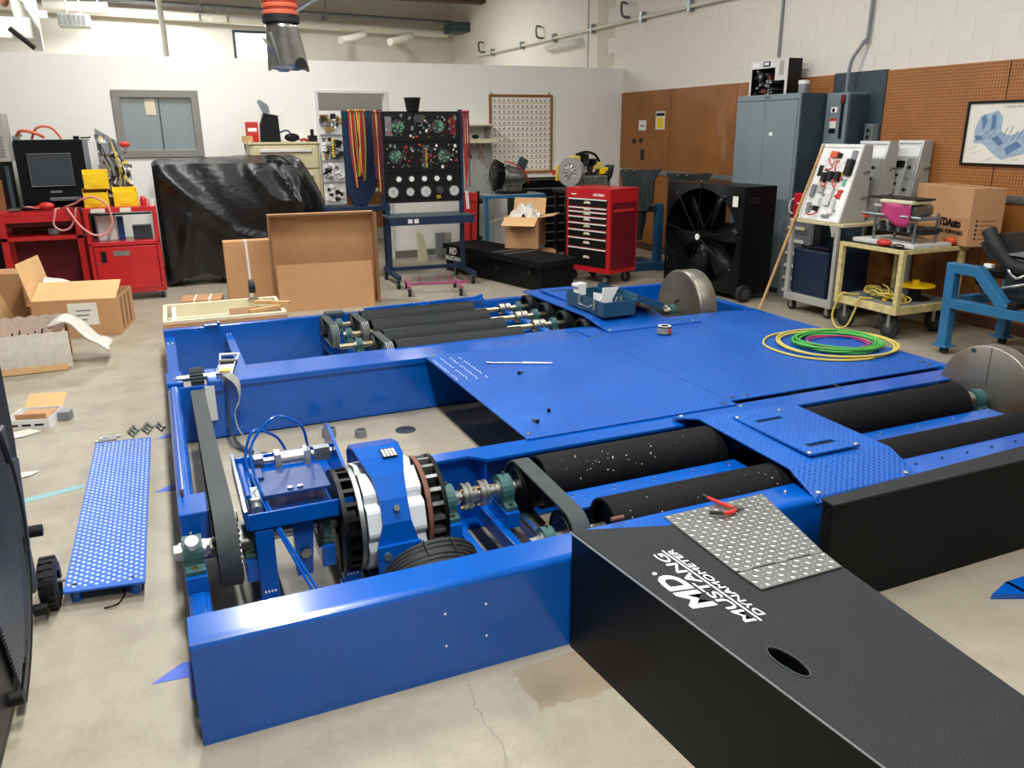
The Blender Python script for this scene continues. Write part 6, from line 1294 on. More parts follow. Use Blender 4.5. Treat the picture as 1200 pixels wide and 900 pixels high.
# ============================================================ right background
# big drum fan
def drum_fan(name, lab, loc, rz, side, depth, hgt):
    # local: front faces -x, width along y (0..side), base z=0
    t = thing(name, lab, 'fan', loc, rz)
    r = side*.47; cy_, cz = side/2, .06+(hgt-.06)/2; n = 48
    # front panel with round opening
    ring = []; V = []; F = []
    for i in range(n):
        a = 2*PI*i/n; ca, sa = math.cos(a), math.sin(a); k = 1/max(abs(ca), abs(sa)); hy, hz = side/2, (hgt-.06)/2
        V.append((0, cy_+hy*max(-1, min(1, ca*k)), cz+hz*max(-1, min(1, sa*k)))); V.append((-.03, cy_+r*ca, cz+r*sa*(hz/hy)*.98)); V.append((depth*.45, cy_+r*.93*ca, cz+r*.93*sa*(hz/hy)*.98))
    for i in range(n): j = (i+1) % n; F += [(3*i, 3*i+1, 3*j+1, 3*j), (3*i+1, 3*i+2, 3*j+2, 3*j+1)]
    MB().add(V, F, 0, True).build('front_panel', 'black_smooth', t)
    MB().box(0, depth, 0, .012, .06, hgt).build('side_panel', 'black_smooth', t, .01); MB().box(0, depth, side-.012, side, .06, hgt).build('side_panel', 'black_smooth', t, .01)
    MB().box(0, depth, .012, side-.012, hgt-.012, hgt).build('top_panel', 'black_smooth', t, .006); MB().box(0, depth, .012, side-.012, .06, .072).build('bottom_panel', 'black_smooth', t, .006)
    MB().box(depth-.01, depth, .012, side-.012, .072, .70).build('darkening_panel', 'black_smooth', t); MB().box(depth-.01, depth, side*.60, side-.012, .70, hgt-.012).build('darkening_panel', 'black_smooth', t); MB().box(depth-.01, depth, .012, side*.30, .70, hgt-.012).build('darkening_panel', 'black_smooth', t)  # rear panels added to darken the view through the fan opening
    MB().box(.05, .20, -.02, .0, hgt-.16, hgt-.10).build('side_grip', 'ink', t, .012)
    hb = MB().cyl((-.05, cy_, cz), (.12, cy_, cz), .06, n=20).build('hub', 'ink', t); MB().cyl((-.056, cy_, cz), (-.05, cy_, cz), .032, n=18).build('badge', 'ink_white', hb)
    for i in range(6):
        a = 2*PI*i/6+.35; M_ = T(.10, cy_, cz) @ Matrix.Rotation(a, 4, 'X')
        MB().add([(-.03, -.03, .05), (.03, .04, .05), (-.05, -.08, r*.55), (.05, .10, r*.55), (-.05, -.10, r*.88), (.05, .13, r*.86)], [(0, 1, 3, 2), (2, 3, 5, 4)], 0, True, M_).build('blade', 'fan_black', t).modifiers.new('thick', 'SOLIDIFY').thickness = .006
    for i in range(9):
        a = 2*PI*i/9+.17
        MB().tube([(-.045, cy_+.06*math.cos(a), cz+.06*math.sin(a)), (-.05, cy_+r*.5*math.cos(a), cz+r*.5*math.sin(a)), (-.03, cy_+r*1.01*math.cos(a), cz+r*1.01*math.sin(a)*.98)], .008, 6).build('guard_spoke', 'black_smooth', t)
        MB().cyl((-.036, cy_+r*1.02*math.cos(a), cz+r*1.01*math.sin(a)), (-.044, cy_+r*1.02*math.cos(a), cz+r*1.01*math.sin(a)), .010, n=8).build('screw', 'galv', t)
    for y in (.10, side-.10):
        for x in (.10, depth-.1): MB().cyl((x, y-.02, .07), (x, y+.02, .07), .065, n=18).build('foot_wheel', 'rubber', t) if x < .2 else None
    return t
t = drum_fan('drum_fan', 'large black square drum fan standing before the grey cabinet', (5.20, 6.36, 0), math.radians(4), 1.18, .42, 1.12)
B(-.034, -.028, .05, .12, .93, 1.03).build('rating_label', 'paper', t)
for y in (-.03,):
    MB().cyl((.05, y-.025, .085), (.05, y+.02, .085), .085, n=24).build('wheel', 'rubber', t); MB().cyl((.05, y-.03, .085), (.05, y+.02, .085), .05, n=20).build('wheel_hub', 'plastic_gray', t)
# the same kind of fan close by at the left, seen along its flank
t = thing('drum_fan', 'black drum fan with ribbed guard and treaded wheel beside blue step', 'fan', (-.84, 2.45, 0))
fx = -.565
MB().prism([(1.75, .08), (2.78, .06), (3.02, .30), (3.13, .62), (3.16, 1.16), (1.75, 1.16)], 'x', fx-.46, fx).build('housing', 'black_smooth', t, .03, world=True)
for i in range(26):
    rr2 = .10+.018*i
    pts = [(fx+.012, 2.30+rr2*math.cos(a), .50+rr2*.9*math.sin(a)) for a in [math.radians(-75+150*k/14) for k in range(15)]]
    MB().tube([q for q in pts if q[1] < 2.86 and q[2] > .1], .006, 5).build('guard_wire', 'plastic_gray', t, world=True)
MB().tube([(fx+.015, 2.30+.60*math.cos(a), .50+.46*math.sin(a)) for a in [math.radians(-80+160*k/20) for k in range(21)]], .012, 8).build('guard_rim', 'ink', t, world=True)
MB().box(fx-.005, fx+.02, 2.86, 2.92, .15, .75).build('side_rib', 'plastic_gray', t, .008, world=True); MB().prism([(2.55, .10), (2.95, .30), (3.05, .58), (3.0, .60), (2.88, .34), (2.52, .16)], 'x', fx, fx+.015).build('side_rib', 'plastic_gray', t, .006, world=True)
for (y, z) in ((3.09, .28), (2.92, .055), (2.35, .10)): MB().cyl((fx-.01, y, z), (fx+.035, y, z), .022, n=14).build('lock_knob', 'ink', t, world=True)
wh = MB().lathe([(.04, -.03), (.075, -.03), (.088, -.02), (.092, 0), (.088, .02), (.075, .03), (.04, .03)], (fx+.035, 3.03, .096), (1, 0, 0), 30).build('wheel', 'rubber', t, world=True)
for i in range(20):
    a = 2*PI*i/20
    for s_ in (-1, 1): MB().box(-.022, .0, -.010, .010, .088, .096, M=T(fx+.035+.012*s_+.011, 3.03, .096) @ Matrix.Rotation(a+.15*s_, 4, 'X')).build('tread_block', 'ink', wh, world=True)
MB().cyl((fx+.03, 3.03, .096), (fx+.055, 3.03, .096), .06, n=20).build('wheel_hub', 'plastic_gray', wh, world=True); MB().cyl((fx+.05, 3.03, .096), (fx+.085, 3.03, .096), .009, n=10).build('axle_end', 'steel', wh, world=True)

# grey two-door cabinet
t = thing('storage_cabinet', 'tall grey two door steel cabinet against the pegboard wall', 'cabinet', (5.85, 6.44, 0))
MB().box(.02, .53, 0, .95, 0, 1.985).build('cabinet_body', 'gray_dark', t, .006); MB().box(0, .02, 0, .95, 1.93, 1.985).box(0, .02, 0, .025, 0, 1.93).box(0, .02, .925, .95, 0, 1.93).build('front_frame', 'gray_paint', t, .003)
for (a, b) in ((.03, .49), (.494, .92)): d_ = MB().box(-.004, .018, a, b, .06, 1.925).build('door', 'gray_paint', t, .003)
MB().ball((-.005, .38, 1.60), (.004, .03, .02)).build('white_magnet', 'ink_white', t); MB().box(-.025, -.004, .505, .53, .95, 1.10).build('handle', 'galv', t, .004); B(-.002, .0, .44, .52, 1.95, 1.965).build('badge', 'gray_dark', t)
# open computer on the cabinet
t = thing('computer_case', 'open desktop computer case on top of the grey cabinet', 'computer', (6.13, 6.97, 1.987))
MB().box(.0, .18, 0, .005, 0, .36).box(0, .18, .585, .59, 0, .36).box(0, .18, .005, .585, .355, .36).box(0, .18, .005, .585, 0, .005).box(.17, .18, .005, .585, .005, .355).build('case_shell', 'ink', t)
MB().box(-.004, 0, 0, .59, .28, .36).box(-.004, 0, 0, .19, .15, .28).box(-.004, 0, .56, .59, 0, .28).box(-.004, 0, 0, .035, 0, .15).build('case_front', 'alu_face', t)
MB().box(-.007, -.004, .44, .55, .30, .335).build('port_plate', 'ink_white', t, .004); MB().box(-.007, -.004, .27, .38, .295, .345).build('fan_cutout', 'ink', t, .01); MB().box(-.009, -.007, .29, .36, .31, .335).build('fan_badge', 'ink_white', t); MB().box(-.006, -.004, .06, .13, .20, .34).build('drive_bay', 'gray_sheet', t)
for i in range(40):
    y, z = rg.uniform(.2, .54), rg.uniform(.02, .26); s_ = rg.uniform(.008, .028); MB().box(.02, .16, y-s_, y+s_, z-s_*.6, z+s_*.6).build('component', rg.choice(['ink', 'ink', 'plastic_gray', 'galv', 'white_plastic', 'dark_red', 'steel_dark']), t)
MB().cyl((.0, .42, .20), (.05, .42, .20), .05, n=18).build('cpu_fan', 'ink', t); MB().cyl((-.004, .42, .20), (.0, .42, .20), .018, n=14).build('fan_hub', 'galv', t)
MB().lathe([(.05, 0), (.052, .1), (.048, .11), (0, .11)], (6.2, 6.80, 1.987), n=18).build('gray_canister', 'gray_mid', label='grey canister with white lid beside the computer case', cat='canister')
MB().lathe([(.055, .0), (.055, .035), (.0, .04)], (6.2, 6.80, 2.086), n=18).build('canister_lid', 'ink_white', label='white round lid sitting on the grey canister', cat='lid')
# disconnect box, outlet
t = thing('disconnect_switch', 'grey electrical disconnect box with lever on dark wall panel', 'switch box', (6.16, 6.14, 1.42))
MB().box(0, .24, 0, .28, 0, .56).build('box_body', 'gray_paint', t, .006); B(.0, .238, -.03, .0, .02, .54).build('side_cover', 'gray_dark', t); MB().box(-.02, 0, .045, .07, .14, .50).build('lever', 'ink', t, .005); MB().box(-.028, 0, .035, .075, .46, .54).build('lever_knob', 'dark_red', t, .008)
for (z0, z1, mt) in ((.38, .43, 'ink_white'), (.30, .325, 'red_plastic'), (.235, .30, 'paper'), (.185, .23, 'ink')): B(-.002, 0, .13, .21, z0, z1).build('warning_label', mt, t)
MB().cyl((-.0025, .175, .40), (-.002, .175, .40), .018, n=12).build('label_mark', 'ink', t); B(-.002, 0, .1, .2, .005, .03).build('name_plate', 'paper', t)
t = thing('wall_outlet', 'grey wall outlet box with conduit on dark panel', 'outlet', (XW-.10, 5.96, 1.52)); B(0, .078, 0, .10, 0, .17).build('box_body', 'gray_paint', t, .004); B(-.004, 0, .008, .092, .01, .16).build('cover', 'galv', t)
for z in (.05, .11): MB().cyl((-.006, .05, z), (-.003, .05, z), .02, n=12).build('socket', 'ink', t)
MB().tube([(.04, .05, 0), (.04, .06, -.3)], .012, 8).build('conduit_stub', 'pale_pvc', t)
# framed engine print
t = thing('engine_print', 'black framed blue engine drawing hung on the pegboard wall', 'picture', (XW-.022, 4.60, 1.345))
MB().box(-.022, 0, -.44, .43, 0, .02).box(-.022, 0, -.44, .43, .495, .515).box(-.022, 0, .41, .43, .02, .495).box(-.022, 0, -.44, -.42, .02, .495).build('frame', 'ink', t, .002); B(-.008, -.001, -.42, .41, .02, .495).build('sheet', 'paper', t)
def shape(pts, mt, d_, nm='drawing'): MB().prism(pts, 'x', -.009-d_, -.009-d_+.0006).build(nm, mt, t)
shape([(.33, .18), (.34, .28), (.30, .40), (.20, .42), (.15, .44), (.10, .38), (.10, .27), (.02, .24), (-.15, .30), (-.30, .36), (-.33, .30), (-.30, .18), (-.12, .10), (.06, .05), (.16, .11), (.25, .18)], 'paper_blue', .0002)
for (pts) in ([(.29, .38), (.26, .41), (.23, .36), (.26, .28)], [(.20, .40), (.16, .41), (.15, .30), (.19, .28)], [(.05, .14), (-.05, .20), (-.10, .16), (.02, .09)], [(-.14, .22), (-.24, .27), (-.26, .22), (-.16, .17)], [(.31, .20), (.33, .24), (.27, .24), (.25, .21)], [(.12, .24), (.18, .22), (.10, .16), (.06, .18)]): shape(pts, 'paper_blue_dark', .0008)
for i in range(12): MB().tube([(-.0105, .30-.05*i, .20+.02*math.sin(i)), (-.0105, .22-.045*i, .30-.02*math.cos(i*2))], .0018, 4).build('drawing_line', 'paper_blue_dark', t)
for (y, z) in ((.10, .08), (.15, .06), (.26, .12), (.30, .15), (-.1, .07)): MB().tube([(-.0098, y, z), (-.0098, y+.08, z-.03)], .0008, 4).build('drawing_line', 'cardboard_dark', t)
text('HYDRA-MATIC 4T80-E', 'lettering', 'gray_mid', frame((-.0092, .10, .455), (0, -1, 0), (0, 0, 1)), .30, .018, t, 0, .0004)
# wooden stick leaning on the cart
P0, P1 = Vector((5.19, 6.0, .004)), Vector((5.577, 5.79, 1.515)); MB().cyl(P0, P1, .0135, n=12).build('wooden_stick', 'wood_light', label='long wooden broom stick leaning against the white trainer panel', cat='stick')
# grey cart with trainer panels
t = thing('utility_cart', 'grey steel cart carrying white trainer panels before the cabinet', 'cart', (5.42, 5.35, 0))
MB().box(0, .95, -.05, .60, .83, .855).build('cart_top', 'tan_steel', t, .003); MB().box(0, .95, 0, .60, .10, .165).build('cart_base', 'gray_sheet', t, .004)
for x in (0, .91):
    for y in (0, .56): MB().box(x, x+.03, y, y+.04, .165, .83).build('post', 'gray_sheet', t, .003)
MB().prism([(.02, .83), (.10, .83), (.07, .74), (.05, .74)], 'x', -.003, .003).build('gusset', 'gray_sheet', t)
for x in (.06, .89):
    for y in (.06, .52): caster(t, x, y, .10, .045)
t = thing('fuel_tank', 'dark blue steel tank box on the grey cart shelf', 'tank', (5.47, 5.42, .165)); MB().box(0, .5, .06, .50, 0, .42).build('tank_body', 'navy_deep', t, .012)
for (x, y) in ((.08, .15), (.08, .36), (.3, .3)): MB().cyl((x, y, .42), (x, y, .455), .025, n=12).build('cap', 'ink', t)
MB().tube([(.04, .1, .44), (.04, .44, .44)], .012, 6).build('pipe_run', 'ink', t)
t = thing('drawer_unit', 'grey drawer unit with cream handles beside the grey cart', 'drawers', (5.78, 6.02, 0)); MB().box(0, .06, 0, .42, 0, .80).box(.06, .10, 0, .42, .0, .80).build('unit_body', 'gray_mid', t, .003)
for i in range(6): d_ = MB().box(-.006, 0, .02, .40, .04+.125*i, .155+.125*i).build('drawer', 'gray_mid', t, .003); MB().box(-.03, -.006, .09, .33, .075+.125*i, .105+.125*i).build('handle', 'cream' if i % 2 else 'white_plastic', d_, .004)
t = thing('red_can', 'red metal can with wire handle beside the trainer panel', 'can', (5.80, 6.12, .802)); MB().box(-.05, .05, 0, .18, 0, .25).build('can_body', 'red_paint', t, .012); MB().tube(smooth_path([(-.05, .17, .2), (-.07, .20, .16), (-.07, .20, .08), (-.05, .17, .05)], 5), .006, 6).build('handle', 'white_plastic', t)
for z in (.06, .09, .15): B(-.053, -.05, .05, .12, z, z+.012).build('print_line', 'ink_white', t)
# three slanted trainer cabinets
for k in range(3):
    lab = ['white slanted trainer panel covered with relays and red wiring', 'middle slanted grey trainer cabinet with round push buttons', 'rear slanted grey trainer cabinet beside the large carton'][k]
    Yo = (5.40, 5.47, 5.31)[k]; Xo = (5.475, 5.90, 6.165)[k]; zz = .855
    t = thing('relay_trainer', lab, 'trainer', (Xo, Yo, zz), 0, group='slanted trainer cabinets')
    hh, sl, dp_ = (.66, .685, .69)[k], (.20, .15, .12)[k], .30; wd = (.50, .34, .28)[k]
    def q(y, z, off=0): return (sl*z/hh+off, y, z)
    # slanted wedge body: front leans back with height
    V = [q(0, 0), q(wd, 0), q(wd, hh), q(0, hh), (sl+.09, 0, 0), (sl+.09, wd, 0), (sl+.09, wd, hh), (sl+.09, 0, hh)]
    MB().add(V, [(0, 3, 2, 1), (4, 5, 6, 7), (0, 1, 5, 4), (2, 3, 7, 6), (0, 4, 7, 3), (1, 2, 6, 5)]).build('cabinet_body', 'gray_sheet', t, .004)
    FMx = frame(q(wd, 0, -.004), (0, -1, 0), (sl, 0, hh)); L = math.hypot(sl, hh)
    MB().box(.02, wd-.02, .02, L-.02, 0, .006, M=FMx).build('face_plate', 'ink_white' if k == 0 else 'alu_face', t)
    for (a0, a1, b0, b1) in ((0, wd, 0, .025), (0, wd, L-.03, L), (0, .025, .025, L-.03), (wd-.025, wd, .025, L-.03)): MB().box(a0, a1, b0, b1, 0, .016, M=FMx).build('frame_rail', 'white_plastic' if k == 0 else 'alu', t, .003)
    for zz_ in (.20, .42): MB().tube([(sl+.01, -.002, zz_*hh/.66), (sl+.045, -.02, zz_*hh/.66+.02), (sl+.08, -.002, zz_*hh/.66+.01)], .006, 6).build('side_latch', 'plastic_gray', t)
    if k == 0:
        def pc(x0, x1, y0, y1, h0, mt, nm='component', bev=.003): MB().box(x0*wd, x1*wd, y0*L, y1*L, .006, .006+h0, M=FMx).build(nm, mt, t, bev)
        pc(.34, .50, .82, .90, .03, 'orange', 'red_switch'); pc(.49, .58, .82, .88, .025, 'ink', 'switch'); pc(.66, .80, .76, .84, .01, 'alu_face', 'switch'); pc(.80, .91, .80, .92, .015, 'gray_mid'); pc(.80, .92, .60, .80, .05, 'ink', 'contactor'); pc(.70, .80, .60, .66, .012, 'yellow', 'warning_label')
        pc(.12, .22, .58, .72, .008, 'ink', 'instruction_label'); pc(.30, .40, .50, .62, .04, 'ink', 'contactor'); pc(.43, .53, .52, .64, .04, 'ink', 'contactor'); pc(.60, .70, .52, .64, .04, 'ink', 'contactor'); pc(.78, .86, .47, .56, .01, 'green_board', 'label'); pc(.74, .84, .30, .42, .008, 'red_plastic', 'warning_label')
        pc(.28, .42, .36, .46, .03, 'gray_sheet'); pc(.30, .44, .18, .30, .04, 'white_paint'); pc(.52, .66, .20, .44, .03, 'alu'); pc(.54, .64, .34, .40, .035, 'paper'); pc(.14, .22, .30, .46, .03, 'gray_mid'); pc(.16, .24, .10, .22, .03, 'gray_mid'); pc(.34, .42, .12, .18, .045, 'ink'); pc(.70, .78, .14, .28, .03, 'alu'); pc(.68, .80, .10, .16, .035, 'white_plastic', 'lever'); pc(.56, .72, .05, .09, .02, 'gray_mid')
        for i in range(14): x, y = rg.uniform(.12, .86), rg.uniform(.1, .7); pc(x, x+.05, y, y+.03, .02, rg.choice(['ink', 'gray_mid', 'galv', 'red_plastic']), 'terminal')
        for pts in ([(.36, .80), (.42, .74), (.50, .68), (.36, .64)], [(.62, .78), (.56, .72), (.60, .64)], [(.34, .52), (.36, .46), (.44, .44), (.48, .5)], [(.62, .54), (.64, .46), (.70, .44), (.68, .52)], [(.22, .08), (.30, .06), (.42, .07), (.5, .10)], [(.48, .7), (.52, .76), (.62, .76)]):
            MB().tube([FMx @ Vector((x*wd, y*L, .045)) for x, y in [(p.x, p.y) for p in smooth_path([(a, b, 0) for a, b in pts], 5)]], .006, 6).build('red_wire', 'red_plastic', t)
    else:
        MB().box(.05*wd, .95*wd, .80*L, .92*L, .006, .010, M=FMx).build('title_strip', 'ink_white', t); MB().box(.10*wd, .45*wd, .66*L, .74*L, .006, .03, M=FMx).build('display', 'ink', t, .003); MB().box(.55*wd, .90*wd, .08*L, .78*L, .006, .02, M=FMx).build('side_module', 'alu', t, .003)
        for i in range(5): MB().cyl(FMx @ Vector((.25*wd, (.12+.11*i)*L, .006)), FMx @ Vector((.25*wd, (.12+.11*i)*L, .02)), .012, n=12).build('push_button', 'ink', t); MB().cyl(FMx @ Vector((.7*wd, (.1+.14*i)*L, .02)), FMx @ Vector((.7*wd, (.1+.14*i)*L, .03)), .016, n=12).build('push_button', rg.choice(['ink', 'gray_mid', 'alu_face']), t)
# yellow cart with cables
t = thing('utility_cart', 'worn yellow steel cart with cables on its lower shelf', 'cart', (5.31, 4.55, 0))
MB().box(0, .74, 0, .66, .70, .735).build('cart_top', 'cart_yellow', t, .003); B(.02, .68, .02, .64, .735, .738).build('top_mat', 'ink', t); MB().box(0, .70, 0, .66, .215, .28).build('cart_shelf', 'cart_yellow', t, .003); B(.02, .68, .02, .64, .28, .283).build('shelf_sheet', 'gray_mid', t)
for x in (0, .66):
    for y in (0, .62): MB().box(x, x+.04, y, y+.04, .28, .70).build('post', 'cart_yellow', t, .002)
for x in (.08, .60):
    for y in (.09, .56): caster(t, x, y, .215, .092, rim='plastic_gray')
import numpy as np
CB = []                                     # six loosely looped cords, relaxed until none passes through another
for k in range(6):
    rr_ = random.Random(20+k); c0 = Vector((5.46+.05*(k % 2), 4.68+.075*k, .31)); pts = []; r0 = rr_.uniform(.07, .12); tl = rr_.uniform(-.5, .5)
    for i in range(13): a = i*.75+k; r1 = r0*(1+.18*math.sin(i*1.3)); pts.append((c0.x+r1*.7*math.cos(a)+.005*i, c0.y+r1*math.sin(a)-.006*i, max(.2895, .2895+.006*k+r1*.45*(1+math.sin(a+tl*3))*(.2+.5*rr_.random()))))
    P_ = smooth_path(pts, 16); L_ = [0]
    for p0, p1 in zip(P_, P_[1:]): L_.append(L_[-1]+(p1-p0).length)
    n_ = int(L_[-1]/.009); tt = np.linspace(0, L_[-1], n_); A = np.array([tuple(p) for p in P_]); CB.append(np.stack([np.interp(tt, L_, A[:, c]) for c in range(3)], 1))
CI = np.concatenate([np.full(len(c), k) for k, c in enumerate(CB)]); CP = np.concatenate(CB); rr0 = np.random.RandomState(3); CP += rr0.normal(0, .0006, CP.shape)
idx = np.concatenate([np.arange(len(c)) for c in CB]); RC = .0065
def relax(soft):
    D = CP[:, None, :]-CP[None, :, :]; d = np.linalg.norm(D, axis=2)+1e-9
    near = (d < 2*RC+.0025) & ((CI[:, None] != CI[None, :]) | (np.abs(idx[:, None]-idx[None, :]) > 5))
    np.fill_diagonal(near, False); w_ = np.where(near, (2*RC+.0025-d)/d*.5, 0); mv = (D*w_[:, :, None]).sum(1)/np.maximum(1, near.sum(1))[:, None]; CP[:] += mv*1.2
    if soft:
        for k in range(6):
            m_ = np.where(CI == k)[0]; q_ = CP[m_]; q2 = q_.copy(); q2[1:-1] = q_[1:-1]*.7+.15*(q_[:-2]+q_[2:]); CP[m_] = q2
    CP[:, 2] = np.maximum(CP[:, 2], .283+RC-.0008); CP[:, 0] = np.clip(CP[:, 0], 5.37, 5.93); CP[:, 1] = np.clip(CP[:, 1], 4.61, 5.15)
    for (ox, oy, orad) in ((5.72, 4.74, .152+RC), (5.45, 4.785, .034+RC)):
        v_ = CP[:, :2]-np.array([ox, oy]); dd = np.linalg.norm(v_, axis=1)+1e-9; hit_ = dd < orad; CP[hit_, :2] += (v_/dd[:, None]*(orad-dd)[:, None])[hit_]
    for (ya_, yb_) in ((5.05, 5.15), (4.87, 4.93)):      # room for the cord that runs down to the floor
        hit_ = (CP[:, 0] < 5.455) & (CP[:, 1] > ya_) & (CP[:, 1] < yb_) & (CP[:, 2] < .31); CP[hit_, 2] += .004
for it in range(260): relax(it < 200)
for k in range(6):
    MB().tube([tuple(p) for p in CP[CI == k]], RC, 6).build('extension_cable', 'yellow_cable', label='pale yellow extension cord tangled on the yellow cart shelf', cat='cord', group='yellow cords on the cart')
MB().tube(smooth_path([(5.44, 5.06, .2915), (5.37, 5.09, .293), (5.312, 5.12, .302), (5.284, 5.14, .24), (5.265, 5.16, .10), (5.262, 5.09, .012), (5.268, 4.99, .05), (5.284, 4.935, .2), (5.296, 4.915, .294), (5.335, 4.90, .2935), (5.40, 4.88, .2915)], 7), .009, 6).build('extension_cable', 'yellow_cable', label='yellow cord looping down off the yellow cart to floor', cat='cord')
MB().lathe([(.12, 0), (.12, .012), (.05, .012), (.05, .10), (.12, .10), (.12, .112), (.0, .112), (.0, .0)], (5.72, 4.74, .283), n=24).build('cable_reel', 'ink', label='black cable reel under a yellow disc on cart shelf', cat='reel')
MB().lathe([(.15, .0), (.15, .012), (.03, .016), (.03, .05), (0, .05), (0, 0), (.15, 0)], (5.72, 4.74, .395), n=24).build('yellow_disc', 'yellow', label='yellow reel disc lying on top of the black reel', cat='disc')
MB().cyl((5.452, 4.795, .283), (5.448, 4.775, .35), .022, n=10).build('yellow_plug', 'yellow', label='bright yellow power plug among the cords on cart', cat='plug')
# cylinder head on rack with pink cloth
t = thing('head_stand', 'cylinder head rack on white board with silver posts', 'rack', (5.42, 4.56, .737))
MB().box(0, .42, 0, .62, 0, .03).build('base_board', 'white_paint', t, .003)
for y in (.06, .46):
    for x in (.06, .30): MB().cyl((x, y, .03), (x, y, .26), .012, n=10).build('post', 'galv', t)
MB().box(.05, .31, .04, .52, .21, .235).build('rail_plate', 'gray_mid', t, .004); MB().box(.08, .30, .02, .5, .10, .15).build('lower_head', 'cast_dark', t, .01)
for y in (.1, .2, .3, .4): MB().cyl((.04, y, .12), (.04, y, .19), .014, n=10).build('valve_stem', 'galv', t); MB().cyl((.02, y, .17), (.10, y, .17), .018, n=10).build('rocker', 'cast_alu', t)
MB().box(.06, .30, .10, .52, .235, .33).build('cylinder_head', 'cast_alu', t, .03); MB().prism([(.5, .24), (.62, .22), (.60, .27), (.45, .34)], 'x', .08, .26).build('manifold', 'cast_alu', t, .015); MB().cyl((.1, .60, .22), (.2, .64, .22), .03, n=12).build('orange_cap', 'orange', t)
MB().tube([(.02, -.02, .24), (.02, .56, .24)], .012, 8).build('cross_bar', 'galv', t)
mb = MB(); V = []
for j in range(6):
    for i in range(9): u, v = i/8, j/5; V.append((-.0+.02*math.sin(u*8)-.02*v*0, .08+.30*u, .34-.15*v*(1+.25*math.sin(u*6))))
mb.add(V, [(j*9+i, j*9+i+1, (j+1)*9+i+1, (j+1)*9+i) for j in range(5) for i in range(8)], 0, True); o = mb.build('shop_cloth', 'pink', t); o.modifiers.new('thick', 'SOLIDIFY').thickness = .006
MB().box(.0, .22, .07, .39, .335, .365).build('head_gasket', 'cream', t, .01); MB().box(.04, .25, .06, .55, .362, .378).build('valve_cover', 'ink', t, .01)
MB().ball((5.368, 4.80, .766), (.04, .07, .03)).build('red_valve', 'red_plastic', label='red round fitting lying before the white board', cat='fitting'); MB().ball((5.372, 4.66, .755), (.03, .05, .018)).build('steel_fitting', 'steel_dark', label='small steel fitting beside the red fitting on cart', cat='fitting')
MB().ball((5.884, 4.61, .772), (.04, .05, .035)).build('orange_clamp', 'orange', label='small orange clamp before the large printed carton', cat='clamp')
# large printed carton on the yellow cart
cx0 = Vector((5.62, 4.29, .742))
t = carton('printed_carton', 'large brown carton printed with black lettering on yellow cart', .75, .28, .455, (6.136, 4.786, .738), math.radians(-107.5), closed=True)
text('TDAuto', 'lettering', 'ink', frame((-.015, -.1408, .135), (1, 0, 0), (0, 0, 1)), .29, .07, t, 0, .001, bold=.06); text('MOVING FORWARD', 'lettering', 'ink', frame((-.115, -.1408, .08), (1, 0, 0), (0, 0, 1)), .43, .036, t, 0, .001, bold=.045)
for i in range(5): B(.3755, .377, -.05, .08, .20-.035*i, .206-.035*i).build('print_line', 'cardboard_dark', t); B(.3755, .377, -.085, -.07, .195-.035*i, .212-.035*i).build('print_mark', 'ink', t)
B(-.377, .377, -.012, .012, .455, .457).build('tape_seam', 'cardboard_dark', t)
# blue engine stand with engine
t = thing('engine_stand', 'light blue steel engine stand with angled gusset on castors', 'stand', (5.38, 3.9, 0))
yA = 4.19
MB().prism([(yA+.04, .02), (yA-.045, .02), (yA-.055, .30), (3.0, .30), (3.0, .40), (3.72, .40), (yA-.25, .69), (yA+.02, .69), (yA+.05, .40)], 'x', 5.38, 5.46).build('side_frame', 'teal_blue', t, .004, world=True) if False else None
BW = [0]
def bar(p0, p1, w_=.075):
    BW[0] += 1; hw = .037-.0006*(BW[0] % 5); w_ -= .0011*(BW[0] % 5)
    p0, p1 = Vector(p0), Vector(p1); d_ = (p1-p0); M_ = frame(p0, d_, (1, 0, 0) if abs(d_.normalized().x) < .9 else (0, 0, 1)); MB().box(-.0, d_.length, -hw, hw, -w_/2, w_/2, M=M_).build('frame_tube', 'teal_blue', t, .004, world=True)
for xx in (5.40, 6.05):
    bar((xx, 4.15, .06), (xx, 4.165, .69)); bar((xx, 4.20, .655), (xx, 3.94, .655)); bar((xx, 3.97, .67), (xx, 3.70, .42)); bar((xx, 4.18, .39), (xx, 2.9, .41))
bar((5.40, 4.15, .40), (6.05, 4.15, .40)); 
for xx in (5.40, 6.05): MB().box(xx-.06, xx+.06, 4.09, 4.21, .055, .068).build('foot_plate', 'teal_blue', t, .002, world=True)
for xx in (5.40, 6.05): MB().cyl((xx-.015, 4.14, .03), (xx+.015, 4.14, .03), .03, n=14).build('castor_wheel', 'rubber', t, world=True)
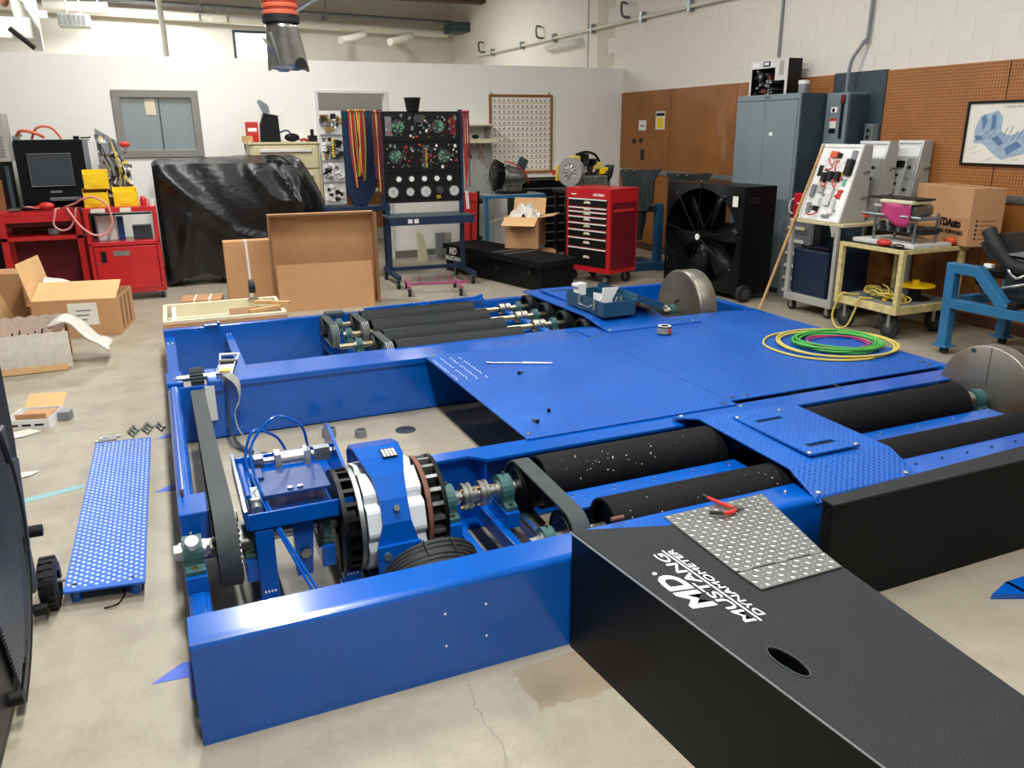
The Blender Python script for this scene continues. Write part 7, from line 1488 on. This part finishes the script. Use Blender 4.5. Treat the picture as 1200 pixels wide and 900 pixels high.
MB().box(5.38, 5.42, 2.9, 2.96, 0, .4).box(6.03, 6.07, 2.9, 2.96, 0, .4).build('frame_leg', 'teal_blue', t, world=True)
e = thing('car_engine', 'black and silver car engine mounted on the blue stand', 'engine', (5.75, 3.55, .42))
MB().box(-.26, .25, -.55, .28, .05, .36).build('engine_block', 'cast_dark', e, .03)
for y_ in (-.40, .10): MB().box(-.385, .325, y_-.03, y_+.03, .022, .062).build('mount_bar', 'ink', e, .004)
MB().prism([(.42, .30), (.52, .42), (.36, .52), (.18, .40)], 'x', -.24, .1).build('intake_hose', 'rubber', e, .03)
MB().box(-.20, .10, -.45, .16, .40, .45).build('valve_cover', 'gray_mid', e, .015)
for i in range(7): MB().box(-.21, .08, -.40+.07*i, -.36+.07*i, .45, .475).build('cover_rib', 'cast_alu', e, .006)
MB().prism([(.30, .37), (.18, .40), (-.50, .38), (-.5, .36)], 'x', -.28, .1).build('intake_plate', 'gray_mid', e, .006)
MB().tube(smooth_path([(-.26, .45, .52), (-.28, .36, .42), (-.26, .24, .30), (-.24, .10, .28)], 6), .05, 10).build('radiator_hose', 'rubber', e)
for i in range(8): a = i*.8; MB().cyl((-.30, .04-.05*(i % 3), .08+.035*i), (-.25, .04-.05*(i % 3), .08+.035*i), .03, n=12).build('pulley', rg.choice(['steel', 'cast_alu', 'galv']), e)
MB().tube(smooth_path([(-.28, .10, .25), (-.30, .16, .22), (-.30, .22, .26), (-.28, .22, .30)], 5), .010, 6).build('silver_pipe', 'steel', e); MB().tube(smooth_path([(-.28, .06, .20), (-.31, .14, .17), (-.31, .24, .14)], 5), .010, 6).build('silver_pipe', 'steel', e)
MB().tube(smooth_path([(-.28, .50, .20), (-.30, .40, .08), (-.30, .30, .04), (-.28, .2, .06)], 6), .008, 6).build('black_wire', 'ink', e); MB().box(-.30, -.26, .36, .42, .26, .29).build('sensor', 'ink_white', e, .004)
MB().box(-.33, -.28, -.30, -.10, .10, .40).build('belt_cover', 'cardboard_lite', e, .004); MB().box(-.2, .2, .2, .5, .18, .24).build('mount_bracket', 'ink', e, .01)
